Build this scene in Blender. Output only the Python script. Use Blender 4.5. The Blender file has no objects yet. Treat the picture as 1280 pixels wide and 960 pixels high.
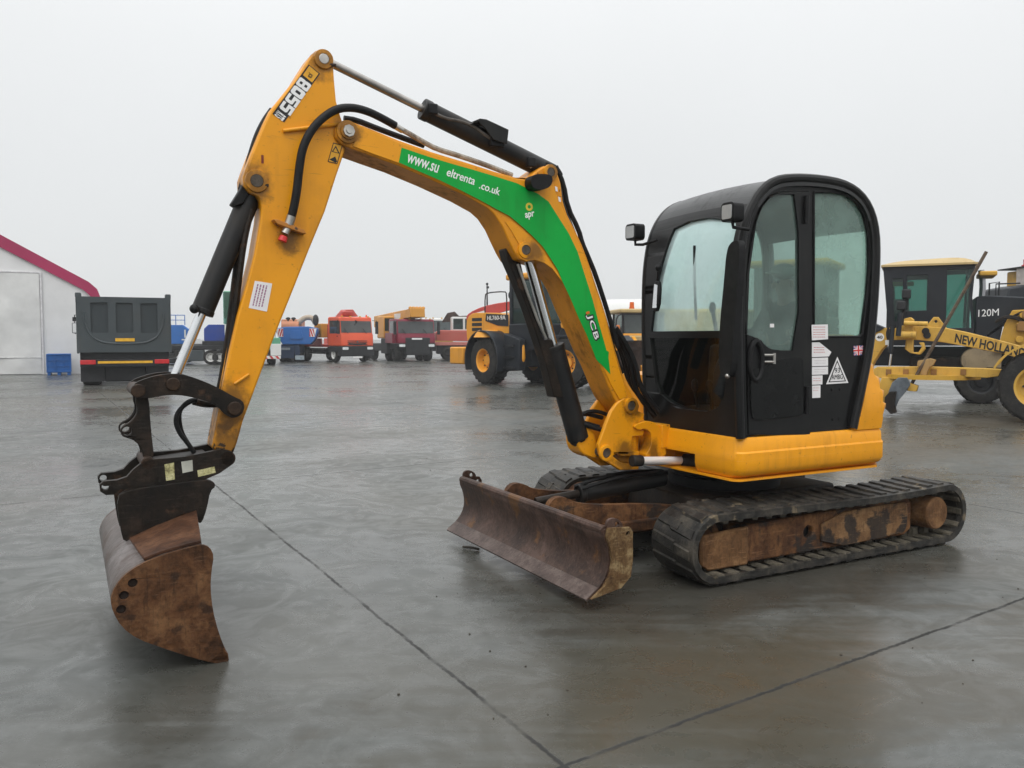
import bpy, bmesh, math, random
from mathutils import Vector, Matrix, noise as mnoise
from mathutils.geometry import tessellate_polygon

random.seed(7)
SC = bpy.context.scene
COL = SC.collection
R = math.radians

# ------------------------------------------------------------------ camera
F_PX, CAM_H, HORIZON = 1035.0, 1.55, 422.0
PITCH = math.atan((480 - HORIZON) / F_PX)
cam_data = bpy.data.cameras.new('camera')
cam = bpy.data.objects.new('camera', cam_data)
COL.objects.link(cam)
cam_data.sensor_width = 36.0
cam_data.lens = F_PX / 1280 * 36.0
cam_data.clip_start = 0.05
cam_data.clip_end = 3000
cam.location = (0, 0, CAM_H)
cam.rotation_euler = (R(90) - PITCH, 0, 0)
SC.camera = cam

# ------------------------------------------------------------------ sky, sun, exposure
SC.view_settings.view_transform = 'Standard'
SC.view_settings.look = 'None'
SC.view_settings.exposure = 0.0
SC.view_settings.gamma = 1.0
SC.view_settings.use_curve_mapping = False
SUN_ELEV, SUN_ROT = R(52), R(180)
world = bpy.data.worlds.new('World')
SC.world = world
world.use_nodes = True
wn = world.node_tree
for n in list(wn.nodes):
    wn.nodes.remove(n)


def wnode(t, **kw):
    n = wn.nodes.new(t)
    for k, v in kw.items():
        setattr(n, k, v)
    return n


def wmath(op, a, b=None):
    n = wnode('ShaderNodeMath', operation=op)
    for i, v in enumerate((a, b)):
        if v is None:
            continue
        if isinstance(v, (int, float)):
            n.inputs[i].default_value = v
        else:
            wn.links.new(v, n.inputs[i])
    return n.outputs[0]


w_out = wnode('ShaderNodeOutputWorld')
w_bg = wnode('ShaderNodeBackground')
w_bg.inputs['Strength'].default_value = 0.1
w_sky = wnode('ShaderNodeTexSky', sky_type='NISHITA')
w_sky.sun_disc = False
w_sky.sun_elevation = SUN_ELEV
w_sky.sun_rotation = SUN_ROT
w_tc = wnode('ShaderNodeTexCoord')
w_sep = wnode('ShaderNodeSeparateXYZ')
wn.links.new(w_tc.outputs['Generated'], w_sep.inputs[0])
zc = wmath('MAXIMUM', w_sep.outputs['Z'], 0.0)
w_noise = wnode('ShaderNodeTexNoise')
w_noise.inputs['Scale'].default_value = 2.2
w_noise.inputs['Detail'].default_value = 3.0
w_noise.inputs['Roughness'].default_value = 0.5
wn.links.new(w_tc.outputs['Generated'], w_noise.inputs['Vector'])
lum = wmath('ADD', wmath('ADD', 7.85, wmath('MULTIPLY', zc, 3.1)), wmath('MULTIPLY', wmath('POWER', zc, 3.0), 14.0))
lum = wmath('MULTIPLY', lum, wmath('ADD', 0.945, wmath('MULTIPLY', w_noise.outputs['Fac'], 0.11)))
w_rgb = wnode('ShaderNodeCombineXYZ')
wn.links.new(wmath('MULTIPLY', lum, 0.982), w_rgb.inputs[0])
wn.links.new(wmath('MULTIPLY', lum, 1.0), w_rgb.inputs[1])
wn.links.new(wmath('MULTIPLY', lum, 1.006), w_rgb.inputs[2])
w_mix = wnode('ShaderNodeMix', data_type='RGBA')
w_mix.inputs['Factor'].default_value = 0.96          # a closed cloud cover hides nearly all of the blue
wn.links.new(w_sky.outputs[0], w_mix.inputs[6])
wn.links.new(w_rgb.outputs[0], w_mix.inputs[7])
wn.links.new(w_mix.outputs[2], w_bg.inputs['Color'])
wn.links.new(w_bg.outputs[0], w_out.inputs['Surface'])

sun_d = bpy.data.lights.new('sun', 'SUN')
sun_d.energy = 1.25
sun_d.angle = R(55)
sun_d.color = (1.0, 0.975, 0.94)
sun = bpy.data.objects.new('sun', sun_d)
COL.objects.link(sun)
sun.rotation_euler = (R(90) - SUN_ELEV, 0, R(-8))     # behind the camera, high, very soft

try:
    SC.cycles.use_denoising = True
    SC.cycles.denoiser = 'OPENIMAGEDENOISE'
    SC.cycles.max_bounces = 8
    SC.cycles.transparent_max_bounces = 24
    SC.cycles.volume_bounces = 0
    SC.cycles.sample_clamp_indirect = 6.0
except Exception:
    pass


# ------------------------------------------------------------------ material helpers
class NT:
    def __init__(self, name):
        self.m = bpy.data.materials.new(name)
        self.m.use_nodes = True
        self.t = self.m.node_tree
        for n in list(self.t.nodes):
            self.t.nodes.remove(n)
        self.out = self.n('ShaderNodeOutputMaterial')
        self.tc = self.n('ShaderNodeTexCoord')

    def n(self, t, **kw):
        n = self.t.nodes.new(t)
        for k, v in kw.items():
            setattr(n, k, v)
        return n

    def link(self, a, b):
        self.t.links.new(a, b)

    def val(self, sock, v):
        if isinstance(v, (int, float)):
            sock.default_value = v
        elif isinstance(v, tuple):
            sock.default_value = v if len(v) == 4 or sock.type == 'VECTOR' else (*v, 1)
        else:
            self.link(v, sock)

    def math(self, op, a, b=0.0, c=None, clamp=False):
        n = self.n('ShaderNodeMath', operation=op, use_clamp=clamp)
        self.val(n.inputs[0], a)
        self.val(n.inputs[1], b)
        if c is not None:
            self.val(n.inputs[2], c)
        return n.outputs[0]

    def coords(self, scale=(1, 1, 1), loc=(0, 0, 0), rot=(0, 0, 0)):
        mp = self.n('ShaderNodeMapping')
        mp.inputs['Scale'].default_value = scale
        mp.inputs['Location'].default_value = loc
        mp.inputs['Rotation'].default_value = rot
        self.link(self.tc.outputs['Object'], mp.inputs[0])
        return mp.outputs[0]

    def noise(self, scale, detail=4, rough=0.55, vec=None, dist=0.0):
        n = self.n('ShaderNodeTexNoise')
        n.inputs['Scale'].default_value = scale
        n.inputs['Detail'].default_value = detail
        n.inputs['Roughness'].default_value = rough
        n.inputs['Distortion'].default_value = dist
        self.link(vec if vec is not None else self.tc.outputs['Object'], n.inputs['Vector'])
        return n.outputs['Fac']

    def ramp(self, fac, stops):
        n = self.n('ShaderNodeValToRGB')
        cr = n.color_ramp
        while len(cr.elements) < len(stops):
            cr.elements.new(0.5)
        for e, (p, c) in zip(cr.elements, stops):
            e.position = p
            e.color = (c, c, c, 1) if isinstance(c, (int, float)) else (*c, 1)
        self.link(fac, n.inputs[0])
        return n.outputs[0]

    def step(self, fac, lo, hi):
        n = self.n('ShaderNodeMapRange', interpolation_type='SMOOTHSTEP')
        self.val(n.inputs['Value'], fac)
        n.inputs['From Min'].default_value = lo
        n.inputs['From Max'].default_value = hi
        return n.outputs[0]

    def mix(self, fac, a, b):
        n = self.n('ShaderNodeMix', data_type='RGBA')
        self.val(n.inputs['Factor'], fac)
        self.val(n.inputs[6], a)
        self.val(n.inputs[7], b)
        return n.outputs[2]

    def bump(self, h, strength=0.2, dist=0.01):
        n = self.n('ShaderNodeBump')
        n.inputs['Strength'].default_value = strength
        n.inputs['Distance'].default_value = dist
        self.link(h, n.inputs['Height'])
        return n.outputs[0]

    def principled(self, color, rough=0.5, metal=0.0, normal=None, spec=0.5, coat=0.0):
        p = self.n('ShaderNodeBsdfPrincipled')
        self.val(p.inputs['Base Color'], color)
        self.val(p.inputs['Roughness'], rough)
        self.val(p.inputs['Metallic'], metal)
        p.inputs['Specular IOR Level'].default_value = spec
        p.inputs['Coat Weight'].default_value = coat
        p.inputs['Coat Roughness'].default_value = 0.15
        if normal is not None:
            self.link(normal, p.inputs['Normal'])
        return p.outputs[0]

    def done(self, shader):
        self.link(shader, self.out.inputs['Surface'])
        return self.m


def paint(name, col, rough=0.35, dirt=(0.10, 0.075, 0.05), amt=0.35, scale=2.2, coat=0.1, chips=None, chip_col=(0.045, 0.03, 0.022), chip_z=None, metal=0.0, spec=0.32, grease=()):
    """coated metal: mottled fading, rain streaks of dirt, fine scratches, optional chips through the coat"""
    k = NT(name)
    big = k.noise(scale, 6, 0.62, dist=0.4)
    streak = k.noise(1.0, 5, 0.65, k.coords((scale * 9, scale * 9, scale * 0.8)))
    fine = k.noise(60, 2, 0.5)
    spk = k.noise(scale * 22, 3, 0.6)
    scr = k.noise(1.0, 3, 0.6, k.coords((scale * 3, scale * 26, scale * 26), rot=(0, R(33), R(12))))
    d = k.math('MULTIPLY', k.step(big, 0.42, 0.68), k.math('ADD', k.math('MULTIPLY', k.step(streak, 0.42, 0.68), 0.75), 0.25))
    fade = k.step(k.noise(scale * 0.45, 4, 0.6), 0.3, 0.7)
    shade = k.mix(fade, tuple(c * 0.88 for c in col), tuple(min(1, c * 1.07 + 0.004) for c in col))
    c = k.mix(k.math('MULTIPLY', d, amt), shade, dirt)
    c = k.mix(k.math('MULTIPLY', k.step(spk, 0.64, 0.74), min(0.8, amt * 1.2)), c, tuple(x * 0.5 for x in dirt))
    c = k.mix(k.math('MULTIPLY', k.step(scr, 0.66, 0.72), amt * 0.8), c, tuple(x * 0.8 for x in dirt))
    if grease:
        gs = k.n('ShaderNodeSeparateXYZ')
        k.link(k.tc.outputs['Object'], gs.inputs[0])
        wob = k.math('MULTIPLY', k.math('SUBTRACT', k.noise(14, 5, 0.65), 0.5), 1.6)
        for gu, gz, gr in grease:
            du, dz = k.math('SUBTRACT', gs.outputs[0], gu), k.math('SUBTRACT', gs.outputs[2], gz)
            dd = k.math('DIVIDE', k.math('SQRT', k.math('ADD', k.math('MULTIPLY', du, du), k.math('MULTIPLY', dz, k.math('MULTIPLY', dz, 0.55)))), gr)
            c = k.mix(k.math('MULTIPLY', k.math('SUBTRACT', 1.0, k.step(k.math('ADD', dd, wob), 0.35, 1.15)), 0.72), c, (0.045, 0.024, 0.010))
    rg = k.math('ADD', rough, k.math('MULTIPLY', d, 0.3))
    if chips is not None:
        ch = k.noise(scale * 6, 6, 0.65)
        if chip_z is not None:
            sp = k.n('ShaderNodeSeparateXYZ')
            k.link(k.tc.outputs['Object'], sp.inputs[0])
            ch = k.math('ADD', ch, k.math('MULTIPLY', k.step(k.math('MULTIPLY', sp.outputs['Z'], -1.0), -chip_z[1], -chip_z[0]), chip_z[2]))
        f = k.step(ch, chips, chips + 0.04)
        c = k.mix(f, c, chip_col)
        rg = k.math('ADD', rg, k.math('MULTIPLY', f, 0.25))
    return k.done(k.principled(c, rg, metal, k.bump(fine, 0.04, 0.004), spec, coat))


def rusty(name, cols, scale=3.0, rough=0.7, bump=0.35, patches=None, patch_t=0.55, metal=0.0, seed=0.0):
    k = NT(name)
    v = k.coords(loc=(seed, seed * 1.7, seed * 0.6))
    a = k.noise(scale, 7, 0.65, v, 0.4)
    st = [(0.34 + 0.32 * i / max(1, len(cols) - 1), c) for i, c in enumerate(cols)]
    c = k.ramp(a, st)
    b = k.noise(scale * 7, 4, 0.6, v)
    c = k.mix(k.math('MULTIPLY', k.step(b, 0.45, 0.7), 0.4), c, tuple(x * 0.5 for x in cols[0]))
    if patches is not None:
        f = k.step(k.noise(scale * 0.9, 5, 0.6, k.coords(loc=(seed + 9, 4, 2))), patch_t, patch_t + 0.07)
        c = k.mix(k.math('MULTIPLY', f, 0.85), c, patches)
    s1 = k.noise(1.0, 4, 0.65, k.coords((scale * 1.2, scale * 14, scale * 14), (seed, 0, 0), (0, R(58), R(20))))
    s2 = k.noise(1.0, 4, 0.65, k.coords((scale * 12, scale * 12, scale * 0.9), (0, seed, 3)))
    c = k.mix(k.math('MULTIPLY', k.step(s1, 0.58, 0.68), 0.35), c, tuple(min(1, x * 1.25 + 0.02) for x in cols[-1]))
    c = k.mix(k.math('MULTIPLY', k.step(s2, 0.55, 0.68), 0.45), c, tuple(x * 0.55 for x in cols[0]))
    g = k.noise(scale * 24, 3, 0.6, v)
    c = k.mix(k.math('MULTIPLY', k.step(g, 0.56, 0.68), 0.3), c, tuple(x * 0.4 for x in cols[0]))
    rg = k.math('ADD', rough - 0.15, k.math('MULTIPLY', a, 0.3))
    return k.done(k.principled(c, rg, metal, k.bump(b, bump, 0.008), 0.2))


def plain(name, col, rough=0.5, metal=0.0, coat=0.0, var=0.12, scale=8.0, spec=0.3):
    k = NT(name)
    a = k.noise(scale, 4, 0.6)
    c = k.mix(k.step(a, 0.3, 0.7), tuple(x * (1 - var) for x in col), tuple(min(1, x * (1 + var)) for x in col))
    return k.done(k.principled(c, k.math('ADD', rough - 0.05, k.math('MULTIPLY', a, 0.1)), metal, None, spec, coat))


def glass(name, tint, fog=0.0, fog_col=(0.55, 0.66, 0.65), fog_scale=2.0, gloss=1.0, lo=0.3, hi=0.7, diff=0.5):
    """thin pane: tinted see-through, a film of condensation, and the pane's own reflection"""
    k = NT(name)
    tr = k.n('ShaderNodeBsdfTransparent')
    tr.inputs[0].default_value = (*tint, 1)
    sh = tr.outputs[0]
    if fog > 0:
        tl = k.n('ShaderNodeBsdfTranslucent')
        tl.inputs[0].default_value = (*fog_col, 1)
        df = k.n('ShaderNodeBsdfDiffuse')
        df.inputs[0].default_value = (*fog_col, 1)
        ad = k.n('ShaderNodeMixShader')
        ad.inputs[0].default_value = diff
        k.link(tl.outputs[0], ad.inputs[1])
        k.link(df.outputs[0], ad.inputs[2])
        mx = k.n('ShaderNodeMixShader')
        f = k.math('MULTIPLY', k.math('ADD', 0.45, k.math('MULTIPLY', k.step(k.noise(fog_scale, 4, 0.55), lo, hi), 0.55)), fog)
        k.link(f, mx.inputs[0])
        k.link(sh, mx.inputs[1])
        k.link(ad.outputs[0], mx.inputs[2])
        sh = mx.outputs[0]
    gl = k.n('ShaderNodeBsdfGlossy')
    gl.inputs['Roughness'].default_value = 0.03
    fr = k.n('ShaderNodeFresnel')
    fr.inputs[0].default_value = 1.5
    m2 = k.n('ShaderNodeMixShader')
    ge = k.n('ShaderNodeNewGeometry')
    k.link(k.math('MULTIPLY', k.math('MULTIPLY', fr.outputs[0], gloss), k.math('SUBTRACT', 1.0, ge.outputs['Backfacing'])), m2.inputs[0])
    k.link(sh, m2.inputs[1])
    k.link(gl.outputs[0], m2.inputs[2])
    return k.done(m2.outputs[0])


# ------------------------------------------------------------------ mesh helpers
class MB:
    def __init__(self):
        self.bm = bmesh.new()

    def face(self, vs):
        try:
            return self.bm.faces.new(vs)
        except ValueError:
            return None

    def box(self, x0, x1, y0, y1, z0, z1, mat=None, taper=0.0):
        x0, x1 = min(x0, x1), max(x0, x1)
        y0, y1 = min(y0, y1), max(y0, y1)
        z0, z1 = min(z0, z1), max(z0, z1)
        t = taper
        P = [(x0, y0, z0), (x1, y0, z0), (x1, y1, z0), (x0, y1, z0), (x0 + t, y0 + t, z1), (x1 - t, y0 + t, z1), (x1 - t, y1 - t, z1), (x0 + t, y1 - t, z1)]
        v = [self.bm.verts.new(mat @ Vector(p) if mat else p) for p in P]
        for f in ((0, 3, 2, 1), (4, 5, 6, 7), (0, 1, 5, 4), (1, 2, 6, 5), (2, 3, 7, 6), (3, 0, 4, 7)):
            self.face([v[i] for i in f])
        return self

    def loft(self, rings, cap=True, closed=False):
        """rings: lists of points of equal length, joined in order"""
        vr = [[self.bm.verts.new(p) for p in r] for r in rings]
        n = len(vr[0])
        m = len(vr)
        for i in range(m if closed else m - 1):
            a, b = vr[i], vr[(i + 1) % m]
            for j in range(n):
                self.face([a[j], a[(j + 1) % n], b[(j + 1) % n], b[j]])
        if cap and not closed:
            self.face(list(reversed(vr[0])))
            self.face(vr[-1])
        return self

    def plate(self, outer, holes=(), t=0.02, fn=None):
        """flat plate with holes. fn(a, b, d) -> point; d runs 0..t through the thickness"""
        loops = [list(outer)] + [list(h) for h in holes]
        tris = tessellate_polygon([[Vector((p[0], p[1], 0)) for p in l] for l in loops])
        flat = [p for l in loops for p in l]
        fr = [self.bm.verts.new(fn(p[0], p[1], 0)) for p in flat]
        bk = [self.bm.verts.new(fn(p[0], p[1], t)) for p in flat]
        for a, b, c in tris:
            self.face([fr[a], fr[b], fr[c]])
            self.face([bk[c], bk[b], bk[a]])
        o = 0
        for l in loops:
            n = len(l)
            for i in range(n):
                j = (i + 1) % n
                self.face([fr[o + i], fr[o + j], bk[o + j], bk[o + i]])
            o += n
        return self

    def cyl(self, p0, p1, r0, r1=None, seg=20, cap=True):
        p0, p1 = Vector(p0), Vector(p1)
        r1 = r0 if r1 is None else r1
        d = (p1 - p0).normalized()
        a = d.orthogonal().normalized()
        b = d.cross(a)
        rings = []
        for p, r in ((p0, r0), (p1, r1)):
            rings.append([p + (a * math.cos(2 * math.pi * i / seg) + b * math.sin(2 * math.pi * i / seg)) * r for i in range(seg)])
        return self.loft(rings, cap)

    def lathe(self, p0, axis, prof, seg=32, closed=False):
        """prof: list of (distance along axis, radius)"""
        p0, d = Vector(p0), Vector(axis).normalized()
        a = d.orthogonal().normalized()
        b = d.cross(a)
        rings = [[p0 + d * h + (a * math.cos(2 * math.pi * i / seg) + b * math.sin(2 * math.pi * i / seg)) * max(r, 1e-4) for i in range(seg)] for h, r in prof]
        return self.loft(rings, not closed, closed)

    def tube(self, pts, r, seg=8, smooth=0, flat=1.0):
        pts = [Vector(p) for p in pts]
        for _ in range(smooth):
            q = [pts[0]]
            for a, b in zip(pts, pts[1:]):
                q += [a * 0.75 + b * 0.25, a * 0.25 + b * 0.75]
            pts = q + [pts[-1]]
        n = len(pts)
        rr = [r] * n if isinstance(r, (int, float)) else [r[min(len(r) - 1, int(i * len(r) / n))] for i in range(n)]
        tang = [((pts[min(i + 1, n - 1)] - pts[max(i - 1, 0)]).normalized()) for i in range(n)]
        a = tang[0].orthogonal().normalized()
        rings = []
        for i in range(n):
            a = (a - tang[i] * a.dot(tang[i])).normalized()
            b = tang[i].cross(a)
            rings.append([pts[i] + (a * math.cos(2 * math.pi * j / seg) + b * math.sin(2 * math.pi * j / seg) * flat) * rr[i] for j in range(seg)])
        return self.loft(rings)

    def ball(self, c, r, seg=16, rings=10):
        r = (r, r, r) if isinstance(r, (int, float)) else r
        c = Vector(c)
        rs = []
        for i in range(rings + 1):
            t = math.pi * (0.02 + 0.96 * i / rings)
            rs.append([c + Vector((r[0] * math.sin(t) * math.cos(2 * math.pi * j / seg), r[1] * math.sin(t) * math.sin(2 * math.pi * j / seg), r[2] * math.cos(t))) for j in range(seg)])
        return self.loft(rs)

    def grid(self, fn, nu, nv):
        vs = [[self.bm.verts.new(fn(i / nu, j / nv)) for j in range(nv + 1)] for i in range(nu + 1)]
        for i in range(nu):
            for j in range(nv):
                self.face([vs[i][j], vs[i + 1][j], vs[i + 1][j + 1], vs[i][j + 1]])
        return self

    def build(self, name, mat, parent=None, bevel=0.0, angle=35, seg=2):
        bm = self.bm
        bmesh.ops.remove_doubles(bm, verts=bm.verts, dist=1e-6)
        bmesh.ops.recalc_face_normals(bm, faces=bm.faces)
        me = bpy.data.meshes.new(name)
        bm.to_mesh(me)
        bm.free()
        me.materials.append(mat)
        for p in me.polygons:
            p.use_smooth = True
        try:
            me.set_sharp_from_angle(angle=R(angle))
        except Exception:
            pass
        o = bpy.data.objects.new(name, me)
        COL.objects.link(o)
        if parent is not None:
            o.parent = parent
        if bevel:
            b = o.modifiers.new('edge', 'BEVEL')
            b.width = bevel
            b.segments = seg
            b.limit_method = 'ANGLE'
            b.angle_limit = R(40)
            b.use_clamp_overlap = True
        return o


def empty(name, loc=(0, 0, 0), rz=0.0):
    o = bpy.data.objects.new(name, None)
    COL.objects.link(o)
    o.empty_display_size = 0.2
    o.location = loc
    o.rotation_euler = (0, 0, rz)
    return o


def tag(o, label=None, cat=None, group=None, kind=None):
    if label:
        o['label'] = label
    if cat:
        o['category'] = cat
    if group:
        o['group'] = group
    if kind:
        o['kind'] = kind
    return o


def chaikin(pts, n=2, closed=True):
    for _ in range(n):
        q = []
        m = len(pts)
        rng = range(m) if closed else range(m - 1)
        if not closed:
            q.append(pts[0])
        for i in rng:
            a, b = pts[i], pts[(i + 1) % m]
            q.append(tuple(a[k] * 0.75 + b[k] * 0.25 for k in range(len(a))))
            q.append(tuple(a[k] * 0.25 + b[k] * 0.75 for k in range(len(a))))
        if not closed:
            q.append(pts[-1])
        pts = q
    return pts


def circle(c, r, n=20):
    return [(c[0] + r * math.cos(2 * math.pi * i / n), c[1] + r * math.sin(2 * math.pi * i / n)) for i in range(n)]


def rrect(x0, x1, y0, y1, r, n=5):
    out = []
    for cx, cy, a0 in ((x1 - r, y1 - r, 0), (x0 + r, y1 - r, 90), (x0 + r, y0 + r, 180), (x1 - r, y0 + r, 270)):
        for i in range(n + 1):
            a = R(a0 + 90 * i / n)
            out.append((cx + r * math.cos(a), cy + r * math.sin(a)))
    return out


def lettering(name, body, mat, parent, origin, xdir, ydir, w, h, depth=0.003, bold=0.0, spacing=1.0):
    """raised letters; origin = lower-left corner, sized to w x h"""
    cu = bpy.data.curves.new(name, 'FONT')
    cu.body = body
    cu.offset = bold
    cu.space_character = spacing
    cu.resolution_u = 3
    o = bpy.data.objects.new(name, cu)
    COL.objects.link(o)
    dg = bpy.context.evaluated_depsgraph_get()
    me = bpy.data.meshes.new_from_object(o.evaluated_get(dg), depsgraph=dg)
    bpy.data.objects.remove(o)
    bm = bmesh.new()
    bm.from_mesh(me)
    bpy.data.meshes.remove(me)
    xs = [v.co.x for v in bm.verts]
    ys = [v.co.y for v in bm.verts]
    x0, x1, y0, y1 = min(xs), max(xs), min(ys), max(ys)
    O, X, Y = Vector(origin), Vector(xdir).normalized(), Vector(ydir).normalized()
    N = X.cross(Y)
    g = bmesh.ops.extrude_face_region(bm, geom=bm.faces[:])
    ext = {e for e in g['geom'] if isinstance(e, bmesh.types.BMVert)}
    for v in bm.verts:
        a = (v.co.x - x0) / (x1 - x0) * w
        b = (v.co.y - y0) / (y1 - y0) * h
        v.co = O + X * a + Y * b + (N * depth if v in ext else Vector((0, 0, 0)))
    mb = MB()
    mb.bm.free()
    mb.bm = bm
    return mb.build(name, mat, parent)


# ------------------------------------------------------------------ materials
JCB_Y = paint('loader_yellow_paint', (0.80, 0.325, 0.004), 0.34, (0.22, 0.10, 0.025), 0.34, 1.6, 0.06, chips=0.685,
              grease=((0.96, 1.07, 0.10), (1.03, 0.72, 0.11), (1.76, 2.10, 0.085), (1.60, 2.63, 0.09), (2.99, 2.73, 0.10), (0.80, 0.75, 0.07)))
STICK_Y = paint('stick_yellow_paint', (0.80, 0.325, 0.004), 0.34, (0.20, 0.09, 0.025), 0.38, 1.6, 0.06, chips=0.685,
                grease=((3.13, 3.12, 0.095), (3.51, 2.40, 0.10), (2.98, 2.73, 0.11), (3.66, 1.16, 0.14), (3.68, 0.93, 0.16), (3.33, 2.10, 0.07)), chip_z=(0.72, 1.20, 0.34), chip_col=(0.03, 0.018, 0.01))
UNDER_Y = paint('boom_yellow_paint', (0.70, 0.27, 0.005), 0.42, (0.07, 0.033, 0.014), 0.75, 1.9, 0.0, chips=0.70)  # boom yellow darkened for the shade underneath, with heavy grime
GREEN = paint('green_vinyl', (0.001, 0.34, 0.045), 0.42, (0.03, 0.15, 0.03), 0.25, 3.0, 0.0, spec=0.2)
BLACKP = paint('black_paint', (0.006, 0.0062, 0.0065), 0.28, (0.035, 0.032, 0.028), 0.35, 2.0, 0.0, spec=0.22)
ROOFP = paint('roof_paint', (0.012, 0.0125, 0.013), 0.30, (0.06, 0.06, 0.058), 0.35, 3.0, 0.0, spec=0.45)
BLACKM = plain('black_rubber', (0.008, 0.008, 0.0085), 0.5, var=0.3, scale=20, spec=0.2)
RAMBLK = paint('ram_black_paint', (0.008, 0.0085, 0.009), 0.42, (0.05, 0.038, 0.028), 0.5, 3.5, 0.0, spec=0.3)
GREASY = rusty('greasy_steel', [(0.006, 0.005, 0.004), (0.014, 0.010, 0.007), (0.034, 0.022, 0.015)], 6.0, 0.5, 0.4, (0.06, 0.032, 0.018), 0.60)
CHROME = plain('chrome_rod', (0.72, 0.73, 0.74), 0.12, 1.0, var=0.05)
DULLROD = plain('dull_rod', (0.34, 0.32, 0.30), 0.3, 1.0, var=0.2)
STEEL = plain('bright_steel', (0.45, 0.43, 0.40), 0.38, 1.0, var=0.25)
PINM = rusty('pin_steel', [(0.05, 0.04, 0.03), (0.12, 0.10, 0.08)], 20, 0.5, 0.2)
RUBBER = rusty('track_rubber', [(0.012, 0.012, 0.0115), (0.030, 0.028, 0.025), (0.075, 0.066, 0.053)], 7.0, 0.5, 0.4, (0.16, 0.125, 0.08), 0.61)
MUDRUB = rusty('muddy_rubber', [(0.045, 0.042, 0.035), (0.09, 0.08, 0.06), (0.15, 0.13, 0.10)], 6.0, 0.6, 0.35)
RUSTF = rusty('rusty_frame', [(0.025, 0.013, 0.008), (0.09, 0.040, 0.018), (0.21, 0.100, 0.040)], 4.2, 0.75, 0.5, (0.022, 0.021, 0.020), 0.53)
RUSTC = rusty('rusty_cover', [(0.07, 0.036, 0.018), (0.17, 0.090, 0.040), (0.27, 0.155, 0.072)], 5.0, 0.7, 0.5, (0.016, 0.017, 0.018), 0.47, seed=2.4)
RUSTM = rusty('rusty_mud', [(0.10, 0.048, 0.020), (0.18, 0.092, 0.040), (0.28, 0.155, 0.070)], 6.0, 0.8, 0.5)
BLADEM = rusty('blade_steel', [(0.026, 0.014, 0.010), (0.058, 0.033, 0.024), (0.105, 0.064, 0.050)], 4.2, 0.46, 0.3, (0.13, 0.060, 0.020), 0.60, seed=3.1)
BLADEW = rusty('worn_blade_end', [(0.05, 0.024, 0.010), (0.13, 0.075, 0.032), (0.28, 0.20, 0.10)], 10.0, 0.65, 0.4, (0.10, 0.048, 0.018), 0.56)
BUCKM = rusty('bucket_steel', [(0.022, 0.011, 0.006), (0.092, 0.040, 0.017), (0.165, 0.082, 0.036)], 5.5, 0.48, 0.5, (0.030, 0.016, 0.010), 0.60, seed=5.3)
SHELLM = rusty('bucket_shell_steel', [(0.06, 0.045, 0.038), (0.13, 0.108, 0.10), (0.22, 0.20, 0.195)], 3.4, 0.36, 0.25, (0.06, 0.032, 0.020), 0.52, metal=0.35)
WHITEP = plain('white_paint', (0.78, 0.78, 0.77), 0.5, var=0.04)
PAPER = plain('white_sticker', (0.74, 0.72, 0.72), 0.5, var=0.04)
PINKINK = plain('red_print', (0.50, 0.13, 0.14), 0.6, var=0.2)
INK = plain('black_print', (0.02, 0.02, 0.02), 0.5)
AGED = rusty('aged_label', [(0.08, 0.06, 0.03), (0.45, 0.42, 0.20), (0.62, 0.58, 0.34)], 22.0, 0.6, 0.1)
YPLATE = plain('yellow_print', (0.72, 0.36, 0.03), 0.45)
REDP = plain('red_plastic', (0.55, 0.02, 0.02), 0.3, coat=0.3)
BLUEP = plain('blue_print', (0.03, 0.05, 0.25), 0.4)
LENS = plain('lamp_lens', (0.36, 0.37, 0.37), 0.18, 0.1)
SEATM = plain('seat_cloth', (0.035, 0.03, 0.028), 0.8, var=0.3)
FLOORM = plain('cab_floor', (0.06, 0.05, 0.04), 0.7)
G_FRONT = glass('fogged_windscreen', (0.74, 0.90, 0.89), 0.72, (0.62, 0.79, 0.79), 3.0, lo=0.30, hi=0.68, diff=0.8)
G_SIDE = glass('fogged_door_glass', (0.62, 0.74, 0.70), 0.40, (0.36, 0.47, 0.43), 2.4, lo=0.36, hi=0.70, diff=0.6)
G_REAR = glass('fogged_rear_glass', (0.66, 0.80, 0.74), 0.42, (0.40, 0.56, 0.50), 2.2, diff=0.6)
G_FAR = glass('far_side_glass', (0.90, 0.97, 0.95), 0.22, (0.8, 0.9, 0.88), 2.0, diff=0.3)
G_LOW = glass('dark_lower_glass', (0.50, 0.50, 0.47), 0.0, gloss=0.7)
# ================================================================== EXCAVATOR
TH = R(208.2)                                   # tracks and upper body both head this way
C0 = Vector((1.636, 6.36, 0))
FW, LF = Vector((math.cos(TH), math.sin(TH), 0)), Vector((-math.sin(TH), math.cos(TH), 0))
_c, _s = math.cos(PITCH), math.sin(PITCH)


def at(px, py, u=None, v=None, z=None):
    """point of the machine's own frame (u forward, v to its left, z up) seen at a photo pixel on a known plane"""
    a, b = (px - 640) / F_PX, (480 - py) / F_PX
    r = Vector((a, _c + b * _s, -_s + b * _c))
    rel = Vector((0, 0, CAM_H)) - C0
    o = (rel.dot(FW), rel.dot(LF), CAM_H)
    d = (r.dot(FW), r.dot(LF), r.z)
    i, k = (0, u) if u is not None else ((1, v) if v is not None else (2, z))
    t = (k - o[i]) / d[i]
    return (o[0] + t * d[0], o[1] + t * d[1], o[2] + t * d[2])


def uz(pts, v):
    return [(q[0], q[2]) for q in (at(x, y, v=v) for x, y in pts)]


def vz(pts, u):
    return [(q[1], q[2]) for q in (at(x, y, u=u) for x, y in pts)]


def side(v):
    """plate mapping: outline in (u, z), thickness towards +v starting at v"""
    return lambda a, b, d: (a, v + d, b)


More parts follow.
